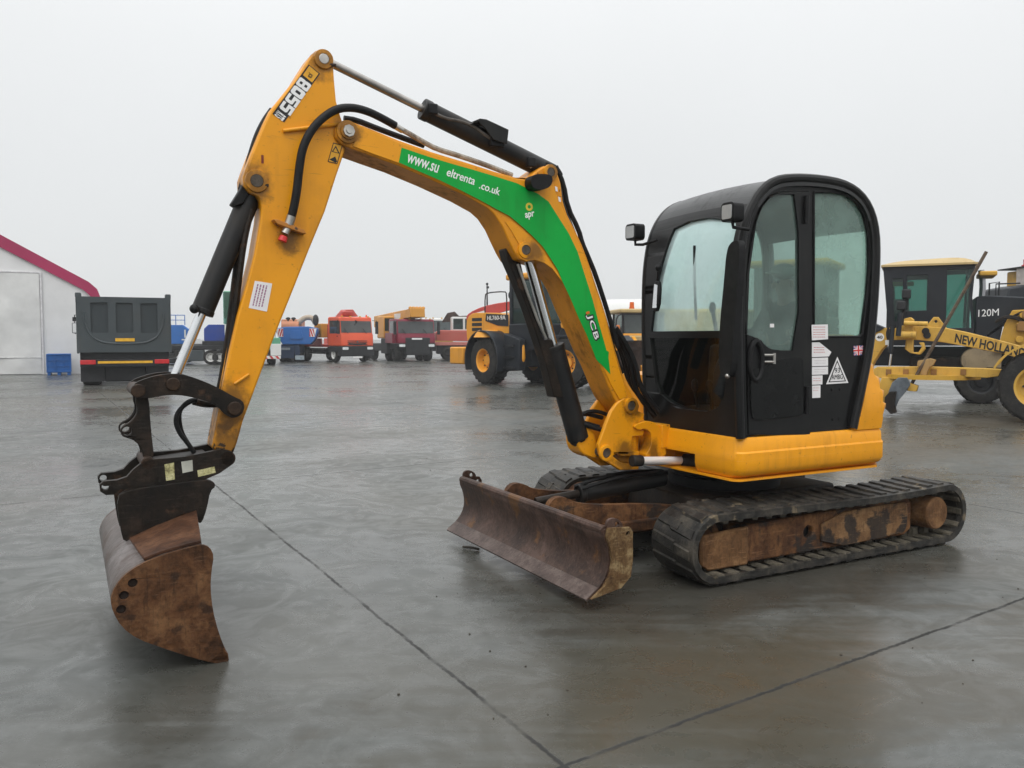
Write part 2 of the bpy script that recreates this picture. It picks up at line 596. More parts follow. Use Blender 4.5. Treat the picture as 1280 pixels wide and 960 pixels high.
EX = empty('mini_excavator', C0, TH)
tag(EX, 'yellow and black tracked mini excavator with green boom decal, black cab and rusty bucket', 'excavator')


def pin(mb, c, v0, v1, r):
    mb.cyl((c[0], v0, c[1]), (c[0], v1, c[1]), r, seg=18)


# ---------------------------------------------------------------- tracks
U0, U1, ZB, ZT = -1.53, 1.14, 0.024, 0.455      # belt faces outside the lugs
RAD = (ZT - ZB) / 2


def track_path(n_arc=18, n_str=44):
    zc_ = (ZB + ZT) / 2
    pts = []
    for i in range(n_str):                       # bottom, front to rear
        u = U1 - RAD - (U1 - U0 - 2 * RAD) * i / n_str
        pts.append(((u, ZB), (0, -1)))
    for i in range(n_arc):                       # rear
        a = R(-90) - math.pi * i / n_arc
        pts.append(((U0 + RAD + RAD * math.cos(a), zc_ + RAD * math.sin(a)), (math.cos(a), math.sin(a))))
    for i in range(n_str):                       # top, rear to front, sagging a little
        t = i / n_str
        u = U0 + RAD + (U1 - U0 - 2 * RAD) * t
        pts.append(((u, ZT - 0.018 * math.sin(math.pi * t) - 0.006 * math.sin(2 * math.pi * t)), (0, 1)))
    for i in range(n_arc):
        a = R(90) - math.pi * i / n_arc
        pts.append(((U1 - RAD + RAD * math.cos(a), zc_ + RAD * math.sin(a)), (math.cos(a), math.sin(a))))
    return pts


def make_track(v0, v1):
    path = track_path()
    n = len(path)
    tk = 0.03
    vo, vi = v0, v1
    mb = MB()
    rings = []
    sec = [(vo, 0), (vo + 0.02, 0.006), ((vo + vi) / 2, 0.004), (vi - 0.02, 0.006), (vi, 0), (vi, -tk - 0.012), (vi - 0.045, -tk - 0.012), (vi - 0.055, -tk), (vo + 0.055, -tk), (vo + 0.045, -tk - 0.012), (vo, -tk - 0.012)]
    for (p, nn) in path:
        rings.append([(p[0] + nn[0] * h, v, p[1] + nn[1] * h) for v, h in sec])
    mb.loft(rings, closed=True)
    # running length for evenly pitched lugs
    L = [0.0]
    for i in range(n):
        a, b = path[i][0], path[(i + 1) % n][0]
        L.append(L[-1] + math.hypot(b[0] - a[0], b[1] - a[1]))
    tot = L[-1]

    def P(s):
        s %= tot
        for i in range(n):
            if L[i + 1] >= s:
                t = (s - L[i]) / max(1e-9, L[i + 1] - L[i])
                a, b = path[i], path[(i + 1) % n]
                p = (a[0][0] * (1 - t) + b[0][0] * t, a[0][1] * (1 - t) + b[0][1] * t)
                q = Vector((a[1][0] * (1 - t) + b[1][0] * t, a[1][1] * (1 - t) + b[1][1] * t)).normalized()
                return p, q
        return path[0]
    K = 46
    pitch = tot / K
    vm = (v0 + v1) / 2
    rnd = random.Random(3)
    for k in range(K):
        for half in (0, 1):
            s0 = (k + 0.5 * half) * pitch
            va, vb = (v0 + 0.022, vm + 0.035) if half == 0 else (vm - 0.035, v1 - 0.022)
            h = 0.017 + rnd.uniform(-0.003, 0.002)
            skew = 0.03 if half == 0 else -0.03
            lo, hi = [], []
            for (vv, sk) in ((va, 0.0 if half == 0 else skew), (vb, skew if half == 0 else 0.0)):
                for ds, col in ((-0.3, 0), (0.3, 1)):
                    p, q = P(s0 + ds * pitch + sk)
                    lo.append((p[0] + q[0] * 0.002, vv, p[1] + q[1] * 0.002))
                for ds in (-0.2, 0.2):
                    p, q = P(s0 + ds * pitch + sk)
                    hi.append((p[0] + q[0] * h, vv, p[1] + q[1] * h))
            lov = [mb.bm.verts.new(x) for x in lo]
            hiv = [mb.bm.verts.new(x) for x in hi]
            mb.face([hiv[0], hiv[1], hiv[3], hiv[2]])
            for a, b in ((0, 1), (1, 3), (3, 2), (2, 0)):
                mb.face([lov[a], lov[b], hiv[b], hiv[a]])
    near = make_o = mb.build('rubber_track', RUBBER, EX, angle=30)
    # steel core ribs and guide horns inside the belt
    mr = MB()
    for k in range(K):
        s0 = (k + 0.25) * pitch
        for (va, vb, h0, h1) in ((v0 + 0.012, v1 - 0.012, tk + 0.008, tk + 0.022), (vm - 0.06, vm - 0.025, tk, tk + 0.07), (vm + 0.025, vm + 0.06, tk, tk + 0.07)):
            q8 = []
            for hh, w in ((h0, 0.26), (h1, 0.16)):
                for ds in (-w, w):
                    p, q = P(s0 + ds * pitch)
                    for vv in (va, vb):
                        q8.append((p[0] - q[0] * hh, vv, p[1] - q[1] * hh))
            v = [mr.bm.verts.new(x) for x in q8]
            for f in ((0, 1, 3, 2), (4, 5, 7, 6), (0, 1, 5, 4), (2, 3, 7, 6), (0, 2, 6, 4), (1, 3, 7, 5)):
                mr.face([v[i] for i in f])
    mr.build('track_ribs', MUDRUB, make_o)
    return make_o


def make_side_frame(sgn):
    """rust-brown frame, idler, drive hub and rollers between the runs of one track"""
    vo = 0.885 * sgn                                # outer face, set in from the belt edge
    b = MB()
    top = [(0.62, 0.338), (-0.98, 0.375), (-1.02, 0.34), (-1.02, 0.14), (-0.95, 0.098), (0.62, 0.092)]
    out = [(u, z) for u, z in top]
    hole = circle((0.045, 0.232), 0.043, 18)
    b.plate(out, [hole], 0.05, side(vo - 0.05 if sgn > 0 else vo))
    b.box(-1.0, 0.62, vo - sgn * 0.24, vo - sgn * 0.052, 0.11, 0.33)
    f = b.build('track_frame', RUSTF, EX, 0.012)
    c = MB()
    c.plate(circle((0.045, 0.232), 0.046, 18), [], 0.004, side(vo - 0.0495 if sgn > 0 else vo + 0.0455))
    c.build('hole_shade_disc', BLACKM, f)  # black disc added to darken the hole, standing in for its inner shade
    c = MB()
    c.plate([(0.70, 0.33), (0.98, 0.315), (1.0, 0.27), (1.0, 0.13), (0.93, 0.082), (0.60, 0.082), (0.60, 0.333)], [], 0.03, side(vo - 0.018 if sgn > 0 else vo - 0.012))
    c.build('idler_guard', RUSTM, EX, 0.014)
    # raised cover on the rear half
    c = MB()
    c.plate(chaikin([(-0.06, 0.335), (-0.92, 0.358), (-0.955, 0.31), (-0.95, 0.16), (-0.9, 0.115), (-0.06, 0.10)], 1), [], 0.02, side(vo + 0.001 if sgn > 0 else vo - 0.021))
    c.build('side_cover', RUSTC, f, 0.006)
    d = MB()
    d.lathe((U1 - RAD, vo - sgn * 0.09, 0.24), (0, -sgn, 0), [(0.0, 0.09), (0.0, 0.17), (0.03, 0.185), (0.22, 0.185), (0.25, 0.17), (0.25, 0.09)], 28)
    d.build('idler_wheel', RUSTF, EX)
    e = MB()
    e.lathe((-1.22, vo - sgn * 0.25, 0.245), (0, sgn, 0), [(0.0, 0.12), (0.10, 0.12), (0.10, 0.125), (0.31, 0.121), (0.322, 0.112), (0.326, 0.0)], 32)
    h = e.build('drive_motor', RUSTM, EX)
    s = MB()
    ring = []
    T = 15
    for i in range(T * 4):
        a = 2 * math.pi * i / (T * 4)
        r = 0.195 if i % 4 in (0, 1) else 0.168
        ring.append((-1.22 + r * math.cos(a), 0.245 + r * math.sin(a)))
    s.plate(ring, [], 0.05, side(vo - sgn * 0.2 - 0.025))
    s.build('drive_sprocket', RUSTF, EX, 0.006)
    for u in (-0.75, -0.35, 0.05, 0.45):
        r = MB()
        r.lathe((u, vo - sgn * 0.28, 0.105), (0, sgn, 0), [(0, 0.05), (0.0, 0.072), (0.07, 0.072), (0.075, 0.05), (0.17, 0.05), (0.175, 0.072), (0.24, 0.072), (0.24, 0.04)], 20)
        r.build('track_roller', GREASY, EX)
    r = MB()
    r.lathe((-0.2, vo - sgn * 0.25, 0.362), (0, sgn, 0), [(0, 0.03), (0, 0.045), (0.2, 0.045), (0.2, 0.03)], 18)
    r.build('top_roller', GREASY, EX)


for sg in (1, -1):
    make_track(min(0.58 * sg, 0.98 * sg), max(0.58 * sg, 0.98 * sg))
    make_side_frame(sg)

cb = MB()
cb.box(-0.75, 0.70, -0.50, 0.50, 0.20, 0.44, taper=0.05)
for sg in (1, -1):
    for u in (-0.62, 0.35):
        cb.box(u, u + 0.28, 0.45 * sg, 0.68 * sg, 0.19, 0.34)
cb.build('lower_carriage', GREASY, EX, 0.015)
sr = MB()
sr.lathe((0, 0, 0.43), (0, 0, 1), [(0, 0.30), (0.0, 0.42), (0.08, 0.42), (0.085, 0.39), (0.13, 0.39), (0.20, 0.40)], 48)
sr.build('slew_ring', BLACKM, EX)

# ---------------------------------------------------------------- dozer blade
def blade_profile():
    return chaikin([(1.765, 0.462), (1.79, 0.46), (1.795, 0.42), (1.768, 0.36), (1.752, 0.28), (1.768, 0.20), (1.82, 0.13), (1.90, 0.072)], 2, closed=False)


bp = blade_profile()
back = [(u - 0.022, z - (0.0 if i else 0.0)) for i, (u, z) in enumerate(bp)]
ring2 = [(u, z) for u, z in bp] + [(u, z) for u, z in reversed(back)]
b = MB()
b.loft([[(u, v, z) for u, z in ring2] for v in (-0.98, -0.5, 0.0, 0.5, 0.98)])
blade = b.build('dozer_blade', BLADEM, EX, 0.004, seg=1)
for sg in (1, -1):
    b = MB()
    prof = [(1.772, 0.47), (1.62, 0.46), (1.60, 0.43), (1.598, 0.26), (1.612, 0.17), (1.68, 0.112), (1.885, 0.076), (1.80, 0.135), (1.758, 0.20), (1.742, 0.28), (1.758, 0.36), (1.782, 0.42)]
    b.plate(prof, [circle((1.635, 0.425), 0.014, 12)], 0.018, side(0.981 if sg > 0 else -0.999))
    w = b.build('end_plate', BLADEW if sg > 0 else BLADEM, blade, 0.003, seg=1)
b = MB()                                            # top rail rolled over the edge
b.tube([(1.775, v, 0.452) for v in (-0.97, -0.4, 0.2, 0.97)], 0.026, 10)
b.build('top_rail', BLADEM, blade)
for v in (-0.98, 0.962):
    b = MB()
    b.plate(chaikin([(1.77, 0.45), (1.77, 0.51), (1.72, 0.525), (1.66, 0.49), (1.66, 0.44)], 2), [circle((1.70, 0.482), 0.015, 12)], 0.02, side(v))
    b.build('lifting_eye', BLADEM, blade, 0.003)
b = MB()                                            # worn strip along the cutting edge
b.loft([[(1.815, v, 0.137), (1.906, v, 0.072), (1.902, v, 0.062), (1.80, v, 0.128)] for v in (-0.975, 0.975)])
b.build('cutting_edge', rusty('edge_steel', [(0.045, 0.03, 0.025), (0.09, 0.062, 0.053), (0.15, 0.115, 0.10)], 5.0, 0.40, 0.15, metal=0.3), blade)
for v in (-0.36, 0.22):
    b = MB()
    b.plate(chaikin([(1.76, 0.36), (1.72, 0.50), (1.62, 0.52), (1.48, 0.44), (0.9, 0.40), (0.55, 0.34), (0.55, 0.22), (1.2, 0.20), (1.74, 0.20)], 2), [], 0.05, side(v))
    b.build('blade_arm', RUSTF, EX, 0.008)
b = MB()
b.box(0.85, 1.4, -0.40, 0.30, 0.22, 0.30)
b.build('blade_frame', RUSTF, EX, 0.01)
b = MB()
p0, p1 = Vector((0.60, 0.02, 0.52)), Vector((1.30, -0.05, 0.45))
b.cyl(p0, p1, 0.062, seg=24)
b.cyl(p0.lerp(p1, 0.94), p0.lerp(p1, 1.0), 0.070, seg=24)
lr = b.build('blade_ram', RAMBLK, EX, 0.005)
b = MB()
b.cyl(p1, p1 + (p1 - p0).normalized() * 0.33, 0.03, seg=18)
b.build('ram_rod', GREASY, lr)
b = MB()
for o in (-0.05, 0.05):
    b.tube([(0.6, o, 0.56), (0.95, 0.06 + o, 0.585), (1.2, 0.05 + o, 0.55), (1.32, -0.02 + o, 0.50)], 0.014, 8, 2)
b.build('blade_hose', BLACKM, EX)

# ---------------------------------------------------------------- yellow upper body
RT = 1.12
A0 = math.asin(0.9 / RT)


def plan(r_off=0.0, front=0.68, vs=0.90, notch=False, n=26):
    rr = RT + r_off
    vv = vs + r_off * 0.9
    pts = [(front - 0.06 + 0.06 * math.cos(R(t_)), vv - 0.06 + 0.06 * math.sin(R(t_))) for t_ in (0, 15, 30, 45, 60, 75, 90)]
    a0 = math.asin(min(1, vv / rr))
    for i in range(n + 1):
        a = a0 - 2 * a0 * i / n
        pts.append((-rr * math.cos(a), rr * math.sin(a)))
    pts += [(front - 0.06 + 0.06 * math.cos(R(t_)), -vv + 0.06 - 0.06 * math.sin(R(t_))) for t_ in (90, 75, 60, 45, 30, 15, 0)]
    pts += [(front, -0.5), (front + 0.06, -0.32), (front + 0.06, 0.02), (front, 0.06)]
    pts += [(0.42, 0.09), (0.42, 0.40), (front, 0.47)] if notch else [(front, 0.3), (front, 0.4), (front, 0.47)]
    return pts


def plan_ring(off, z, front=0.68, notch=False):
    return [(p[0], p[1], z) for p in plan(off, front, notch=notch)]


b = MB()
b.loft([plan_ring(-0.075, 0.640, 0.665, True), plan_ring(-0.022, 0.666, 0.682, True), plan_ring(0.0, 0.70, 0.69, True), plan_ring(0.0, 0.757, 0.69, True)])
b.loft([plan_ring(0.0, 0.7575, 0.69), plan_ring(0.0, 0.806, 0.69), plan_ring(-0.010, 0.818, 0.684), plan_ring(-0.014, 0.88, 0.682), plan_ring(-0.03, 0.905, 0.672), plan_ring(-0.07, 0.912, 0.65)])
body = b.build('body_skirt', JCB_Y, EX, angle=32)
b = MB()
b.loft([plan_ring(-0.05, 0.618, 0.67), plan_ring(-0.035, 0.622, 0.69), plan_ring(-0.035, 0.636, 0.69)])
b.build('base_plate', JCB_Y, body)
b = MB()                                            # dark slot where the swing ram comes out of the nose
b.cyl(at(886, 579, v=0.36), at(854, 576, v=0.20), 0.062, 0.050, seg=24)
b.build('ram_port', BLACKM, body)

# counterweight with horizontal fins round the tail
b = MB()
NF = 7
AZ = R(66)


def r_plan(a):
    return min(RT, 0.90 / max(1e-3, abs(math.sin(a)))) - 0.012


def cw_prof(a):
    e = min(1.0, max(0.0, (AZ + R(1) - abs(a)) / R(15)))
    zt = 0.95 + 0.62 * (e * e * (3 - 2 * e))
    fin = min(1.0, max(0.0, (A0 + R(2) - abs(a)) / R(9)))
    out = []
    for i in range(NF * 4 + 1):
        t = i / (NF * 4)
        z = 0.905 + 0.665 * t
        if z > zt:
            z, t = zt, (zt - 0.905) / 0.665
        r = r_plan(a) + 0.02 * math.sin(math.pi * min(1, t * 1.6)) - 0.20 * (t ** 2.3)
        r += (-0.014, 0.004, 0.018, 0.022)[i % 4] * (1 if 0.12 < t < 0.9 and z < zt - 0.02 else 0) * fin
        out.append((r, z))
    rt_ = out[-1][0]
    out.append((rt_ - 0.08, zt + 0.006))
    out.append((min(rt_ - 0.10, r_plan(a) - 0.28), zt - 0.03))
    out.append((r_plan(a) - 0.28, 0.905))
    return out


rings = []
NA = 84
for i in range(NA + 1):
    a = AZ - 2 * AZ * i / NA
    rings.append([(-r * math.cos(a), r * math.sin(a), z) for r, z in cw_prof(a)])
b.loft(rings)
b.build('counterweight', JCB_Y, EX, angle=28)
# low engine and tank housing on the far side of the boom
b = MB()
b.plate(rrect(-0.62, 0.58, -0.86, -0.22, 0.08), [], 0.36, lambda x, y, d: (x, y, 0.905 + d))
hs = b.build('side_housing', JCB_Y, EX, 0.05, seg=3)

# ---------------------------------------------------------------- cab
CV0, CV1 = -0.13, 0.885
PROF = [(0.665, 0.905), (0.685, 1.2), (0.70, 1.6), (0.700, 1.95), (0.685, 2.12), (0.655, 2.27), (0.60, 2.39), (0.52, 2.49), (0.42, 2.555), (0.30, 2.585), (0.10, 2.603), (-0.12, 2.605), (-0.26, 2.59), (-0.38, 2.55), (-0.48, 2.475), (-0.545, 2.37), (-0.58, 2.23), (-0.582, 2.0), (-0.565, 1.7), (-0.53, 1.45), (-0.46, 1.18), (-0.385, 0.915)]


def dense(pl, step=0.025):
    out = []
    q = chaikin(pl, 2, closed=False)
    for a, b_ in zip(q, q[1:]):
        n = max(1, int(math.hypot(b_[0] - a[0], b_[1] - a[1]) / step))
        out += [(a[0] + (b_[0] - a[0]) * i / n, a[1] + (b_[1] - a[1]) * i / n) for i in range(n)]
    return out + [q[-1]]


DP = dense(PROF)
SL = [0.0]
for a_, b_ in zip(DP, DP[1:]):
    SL.append(SL[-1] + math.hypot(b_[0] - a_[0], b_[1] - a_[1]))


def prof_pt(s, inset=0.0):
    s = max(0, min(SL[-1], s))
    i = max(0, min(len(DP) - 2, next((k for k in range(len(SL) - 1) if SL[k + 1] >= s), len(DP) - 2)))
    t = (s - SL[i]) / max(1e-9, SL[i + 1] - SL[i])
    a, b2 = DP[i], DP[i + 1]
    d = (b2[0] - a[0], b2[1] - a[1])
    l = math.hypot(*d) or 1
    # walking front-bottom to rear-bottom over the roof: outward is to the left of travel turned outwards
    nx, nz = d[1] / l, -d[0] / l
    return (a[0] + d[0] * t - nx * inset, a[1] + d[1] * t - nz * inset)


def s_of_front(z):
    for i in range(len(DP)):
        if DP[i][1] >= z:
            return SL[i]
    return SL[-1] / 2


def scan(poly, s):
    xs = []
    n = len(poly)
    for i in range(n):
        (v0, s0), (v1, s1) = poly[i], poly[(i + 1) % n]
        if (s0 <= s < s1) or (s1 <= s < s0):
            xs.append(v0 + (v1 - v0) * (s - s0) / (s1 - s0))
    return (min(xs), max(xs)) if len(xs) >= 2 else None


def wrap(name, mat, parent, s0, s1, v0, v1, holes=(), t=0.04, out=0.0, n=70, crown=0.0, fill=None):
    """a skin that follows the cab's side profile from s0 to s1; holes (or fill) are outlines in (v, s)"""
    mb = MB()
    rows = sorted(set([s0 + (s1 - s0) * i / n for i in range(n + 1)] + [p[1] + e for h in list(holes) + ([fill] if fill else []) for p in h for e in (0.0,) if s0 < p[1] < s1]))
    rows = [r_ for i_r, r_ in enumerate(rows) if i_r == 0 or r_ - rows[i_r - 1] > 4e-4]
    vm, hw = (v0 + v1) / 2, (v1 - v0) / 2

    def quad(sa, sb, la, ra, lb, rb):
        if ra - la < 1e-5 and rb - lb < 1e-5:
            return
        def pt(v, s, ins):
            p = prof_pt(s, ins - out)
            e = max(0.0, min(1.0, (p[1] - 2.15) / 0.33))
            return (p[0], v, p[1] + 0.022 * e * e * (3 - 2 * e) * (1 - ((v - vm) / hw) ** 2))
        m = 6 if (ra - la) > 0.3 else 1
        for k in range(m):
            ks, ke = k / m, (k + 1) / m
            A, B = la + (ra - la) * ks, la + (ra - la) * ke
            C, D = lb + (rb - lb) * ks, lb + (rb - lb) * ke
            o = [mb.bm.verts.new(x) for x in (pt(A, sa, 0), pt(B, sa, 0), pt(D, sb, 0), pt(C, sb, 0))]
            i_ = [mb.bm.verts.new(x) for x in (pt(A, sa, t), pt(B, sa, t), pt(D, sb, t), pt(C, sb, t))]
            mb.face(o)
            if fill:
                continue
            mb.face(list(reversed(i_)))
            for x, y in ((0, 1), (1, 2), (2, 3), (3, 0)):
                if x == 0 and sa > s0 + 1e-6 and False:
                    continue
                mb.face([o[y], o[x], i_[x], i_[y]])
    for sa, sb in zip(rows, rows[1:]):
        dl = (sb - sa) * 2e-3
        if fill:
            a, c = scan(fill, sa + dl), scan(fill, sb - dl)
            if a and c:
                quad(sa, sb, a[0], a[1], c[0], c[1])
            continue
        ha = next((x for x in (scan(h, sa + dl) for h in holes) if x), None)
        hb = next((x for x in (scan(h, sb - dl) for h in holes) if x), None)
        if ha and hb:
            quad(sa, sb, v0, ha[0], v0, hb[0])
            quad(sa, sb, ha[1], v1, hb[1], v1)
        else:
            quad(sa, sb, v0, v1, v0, v1)
    # drop the inner walls two neighbouring strips share
    bmesh.ops.remove_doubles(mb.bm, verts=mb.bm.verts, dist=2.5e-4)
    mb.bm.verts.index_update()
    seen = {}
    for f in mb.bm.faces:
        seen.setdefault(tuple(sorted(v.index for v in f.verts)), []).append(f)
    dead = [f for fs in seen.values() if len(fs) > 1 for f in fs]
    bmesh.ops.delete(mb.bm, geom=dead, context='FACES')
    return mb.build(name, mat, parent, angle=40)


S_TOPF = s_of_front(2.40)
S_REAR = SL[min(range(len(DP)), key=lambda i: abs(DP[i][0] + 0.545) + abs(DP[i][1] - 2.37))]


def to_s(pts):
    return [(v, s_of_front(z)) for v, z in vz(pts, 0.70)]


W_UP = to_s([(833, 292), (850, 283), (872, 277.5), (899, 274.5), (909, 277), (914, 288), (912, 320), (904, 421), (813, 421), (822, 350)])
W_LO = to_s([(812, 427), (904, 427), (905, 480), (902, 500), (894, 512), (880, 518), (852, 517), (834, 509), (822, 496), (817, 478)])
cab = wrap('cab_front_frame', BLACKP, EX, 0.0, S_TOPF, CV0, CV1, [W_UP, W_LO], 0.05, n=90)
wrap('windscreen', G_FRONT, cab, 0, S_TOPF, CV0, CV1, fill=W_UP, t=0.006, out=-0.02, n=90)
wrap('lower_windscreen', G_LOW, cab, 0, S_TOPF, CV0, CV1, fill=W_LO, t=0.006, out=-0.02, n=90)
wrap('cab_roof', ROOFP, EX, S_TOPF, S_REAR, CV0, CV1, (), 0.05, n=60, crown=0.022)
S_END = SL[-1]
RW = [(CV0 + 0.05, S_REAR + 0.08), (CV1 - 0.06, S_REAR + 0.08), (CV1 - 0.06, S_REAR + 0.90), (CV0 + 0.05, S_REAR + 0.90)]
rp = wrap('cab_rear_panel', BLACKP, EX, S_REAR, S_END, CV0, CV1, [RW], 0.05, n=40)
wrap('rear_window', G_FAR, rp, S_REAR, S_END, CV0, CV1, fill=RW, t=0.006, out=-0.02, n=40)

SV = 0.86
side_out = [(p[0], p[1]) for p in DP[::2]] + [DP[-1]]
# hoop: a round-edged tube following the side profile
hp = MB()
hp.tube([(p[0] - 0.0, CV1 - 0.012, p[1] + 0.0) for p in DP[::2]] + [(DP[-1][0], CV1 - 0.012, DP[-1][1])], 0.030, 10)
hp.build('cab_hoop', BLACKP, EX)
hp = MB()
hp.tube([(p[0] * 0.985, CV0 + 0.022, p[1] - 0.016) for p in DP[::2]], 0.022, 10)
hp.build('cab_hoop', BLACKP, EX)
door_hole = uz([(933, 545), (931, 420), (934, 340), (943, 277), (950, 258), (962, 244), (977, 239), (1011, 239), (1011, 545)], SV)
rear_win = uz([(1017, 240), (1040, 240), (1057, 243), (1070, 252), (1080, 268), (1086, 292), (1087, 330), (1084, 370), (1078, 417), (1074, 421), (1021, 421), (1017, 417)], SV)
mb = MB()
mb.plate(side_out, [door_hole, rear_win], 0.03, side(SV - 0.03))
sp = mb.build('cab_side_panel', BLACKP, EX, 0.004, seg=1)
mb = MB()
mb.plate([(u + (0.006 if u < 0 else 0), z) for u, z in rear_win], [], 0.006, side(SV - 0.022))
mb.build('rear_side_window', G_REAR, sp)
mb = MB()
mb.tube([(u, SV + 0.001, z) for u, z in rear_win + [rear_win[0]]], 0.009, 6)
mb.build('window_seal', BLACKM, sp)


def shrink(poly, d):
    cx = sum(p[0] for p in poly) / len(poly)
    cz_ = sum(p[1] for p in poly) / len(poly)
    return [(cx + (u - cx) * (1 - d), cz_ + (z - cz_) * (1 - d * 0.5)) for u, z in poly]


door_o = shrink(door_hole, 0.02)
door_w = chaikin(uz([(930.5, 417), (932.5, 350), (937, 315), (943, 283), (951, 261), (963, 246), (975, 243), (998, 243), (998, 438), (966, 438), (956, 432), (950, 424), (938, 420)], SV + 0.012), 1)
mb = MB()
mb.plate(door_o, [door_w], 0.035, side(SV - 0.018))
door = mb.build('cab_door', BLACKP, EX, 0.006)
mb = MB()
mb.plate(door_w, [], 0.006, side(SV - 0.004))
mb.build('door_window', G_SIDE, door)
mb = MB()
low = uz([(937, 468), (940, 462), (952, 458), (966, 451), (990, 447), (1001, 447), (1003, 452), (1003.5, 512), (1001, 519), (990, 521), (952, 525), (943, 525), (938, 520)], SV + 0.018)
mb.plate(chaikin(low, 1), [], 0.010, side(SV + 0.0171))
mb.build('door_lower_panel', plain('door_panel_gloss', (0.007, 0.0075, 0.0075), 0.22, spec=0.18), door, 0.004)
mb = MB()
hc = uz([(944, 451)], SV + 0.02)[0]
ring = [(hc[0] + 0.055 * math.cos(2 * math.pi * i / 24), SV + 0.026, hc[1] + 0.125 * math.sin(2 * math.pi * i / 24)) for i in range(24)]
mb.tube(ring + [ring[0], ring[1]], 0.017, 8)
mb.build('handle_recess', BLACKM, door)
mb = MB()
h0, h1 = uz([(954, 448), (965, 448)], SV + 0.03)
for dz in (0.022, -0.022):
    mb.cyl((h0[0], SV + 0.03, h0[1] + dz), (h1[0], SV + 0.05, h1[1] + dz), 0.008, seg=10)
mb.cyl((h1[0], SV + 0.05, h1[1] + 0.035), (h1[0], SV + 0.05, h1[1] - 0.035), 0.010, seg=10)
mb.build('door_handle', STEEL, door)
for (x, y) in ((1007, 262), (1008, 500)):
    mb = MB()
    q = at(x, y, v=SV + 0.02)
    mb.cyl((q[0], SV + 0.028, q[2] + 0.09), (q[0], SV + 0.028, q[2] - 0.09), 0.017, seg=12)
    mb.build('door_hinge', BLACKM, door)
mb = MB()
q = at(965, 407, v=SV + 0.004)
mb.box(q[0] - 0.018, q[0] + 0.018, SV + 0.0025, SV + 0.0045, q[2] - 0.012, q[2] + 0.012)
mb.build('label', PAPER, door)

# far side of the cab
FV = CV0
far_win = [(u * 0.88 + 0.012, max(1.60, 1.05 + (z - 1.0) * 0.93)) for u, z in side_out if z > 1.5]
mb = MB()
mb.plate(side_out, [far_win], 0.03, side(FV))
fp = mb.build('cab_far_panel', BLACKP, EX, 0.004, seg=1)
mb = MB()
mb.plate(far_win, [], 0.006, side(FV + 0.012))
mb.build('far_side_window', G_FAR, fp)
mb = MB()
mb.box(-0.50, 0.62, CV0 + 0.04, SV - 0.04, 0.90, 0.945)
mb.build('cab_floor', FLOORM, EX)

# cab fittings
mb = MB()
mb.box(-0.42, 0.06, 0.16, 0.60, 1.28, 1.40)
mb.plate(chaikin([(-0.42, 1.36), (-0.30, 1.36), (-0.34, 1.95), (-0.47, 1.95)], 1), [], 0.42, side(0.17))
mb.box(-0.35, 0.0, 0.2, 0.56, 0.946, 1.279)
mb.build('operator_seat', SEATM, EX, 0.04, seg=3)
for vv in (0.06, 0.62):
    mb = MB()
    mb.box(-0.20, 0.26, vv, vv + 0.11, 0.946, 1.50, taper=0.02)
    mb.build('control_console', SEATM, EX, 0.03)
for vv, lx in ((0.115, 0.18), (0.675, 0.18), (0.30, 0.50), (0.45, 0.50)):
    mb = MB()
    z0 = 1.50 if lx < 0.3 else 0.946
    mb.tube([(lx, vv, z0), (lx + 0.02, vv, z0 + 0.12), (lx + 0.05, vv, z0 + 0.24)], 0.014, 8)
    mb.ball((lx + 0.055, vv, z0 + 0.27), (0.025, 0.025, 0.045), 10, 8)
    mb.build('control_lever', BLACKM, EX)
mb = MB()
mb.plate(chaikin([(0.16, 1.0), (0.62, 1.0), (0.62, 1.045), (0.16, 1.06)], 1), [], 0.5, side(0.1))
mb.build('foot_mat', BLACKM, EX)
mb = MB()
a, b2 = at(868, 307, u=0.66), at(870, 400, u=0.66)
mb.tube([(0.66, a[1], a[2]), (0.665, (a[1] + b2[1]) / 2, (a[2] + b2[2]) / 2), (0.66, b2[1], b2[2])], 0.010, 6)
mb.build('wiper_rod', BLACKM, EX)

# padded cover on the front corner pillar, near the door
cov = chaikin(vz([(926, 300), (916, 301), (909, 312), (906, 350), (900, 410), (899, 462), (906, 472), (914, 470), (918, 420), (924, 340)], 0.76), 2)
mb = MB()
mb.plate(cov, [], 0.055, lambda a, b, d: (0.712 + d, a, b))
mb.build('pillar_cover', BLACKM, EX, 0.018, seg=3)
q = at(908, 470, u=0.77)
mb = MB()
mb.ball((0.76, q[1], q[2]), 0.016, 12, 8)
mb.build('cover_bolt', STEEL, EX)

# lamps on the cab corners
def cab_lamp(px, py, u, w, h, bracket):
    q = at(px, py, u=u)
    lb = MB()
    lb.plate(rrect(-w / 2, w / 2, -h / 2, h / 2, 0.028), [], 0.085, lambda a, b, d: (u - d + 0.0 * a, q[1] + a, q[2] + b))
    lo = lb.build('work_light', BLACKM, EX, 0.01)
    ln = MB()
    ln.plate(rrect(-w / 2 + 0.016, w / 2 - 0.016, -h / 2 + 0.016, h / 2 - 0.016, 0.012), [], 0.006, lambda a, b, d: (u + 0.0005 + d, q[1] + a, q[2] + b))
    ln.build('lamp_lens', LENS, lo)
    br = MB()
    br.tube([(u - 0.045, q[1], q[2] - h / 2 + 0.004)] + bracket(q, h), 0.011, 8)
    br.build('lamp_bracket', BLACKM, lo)
    return lo


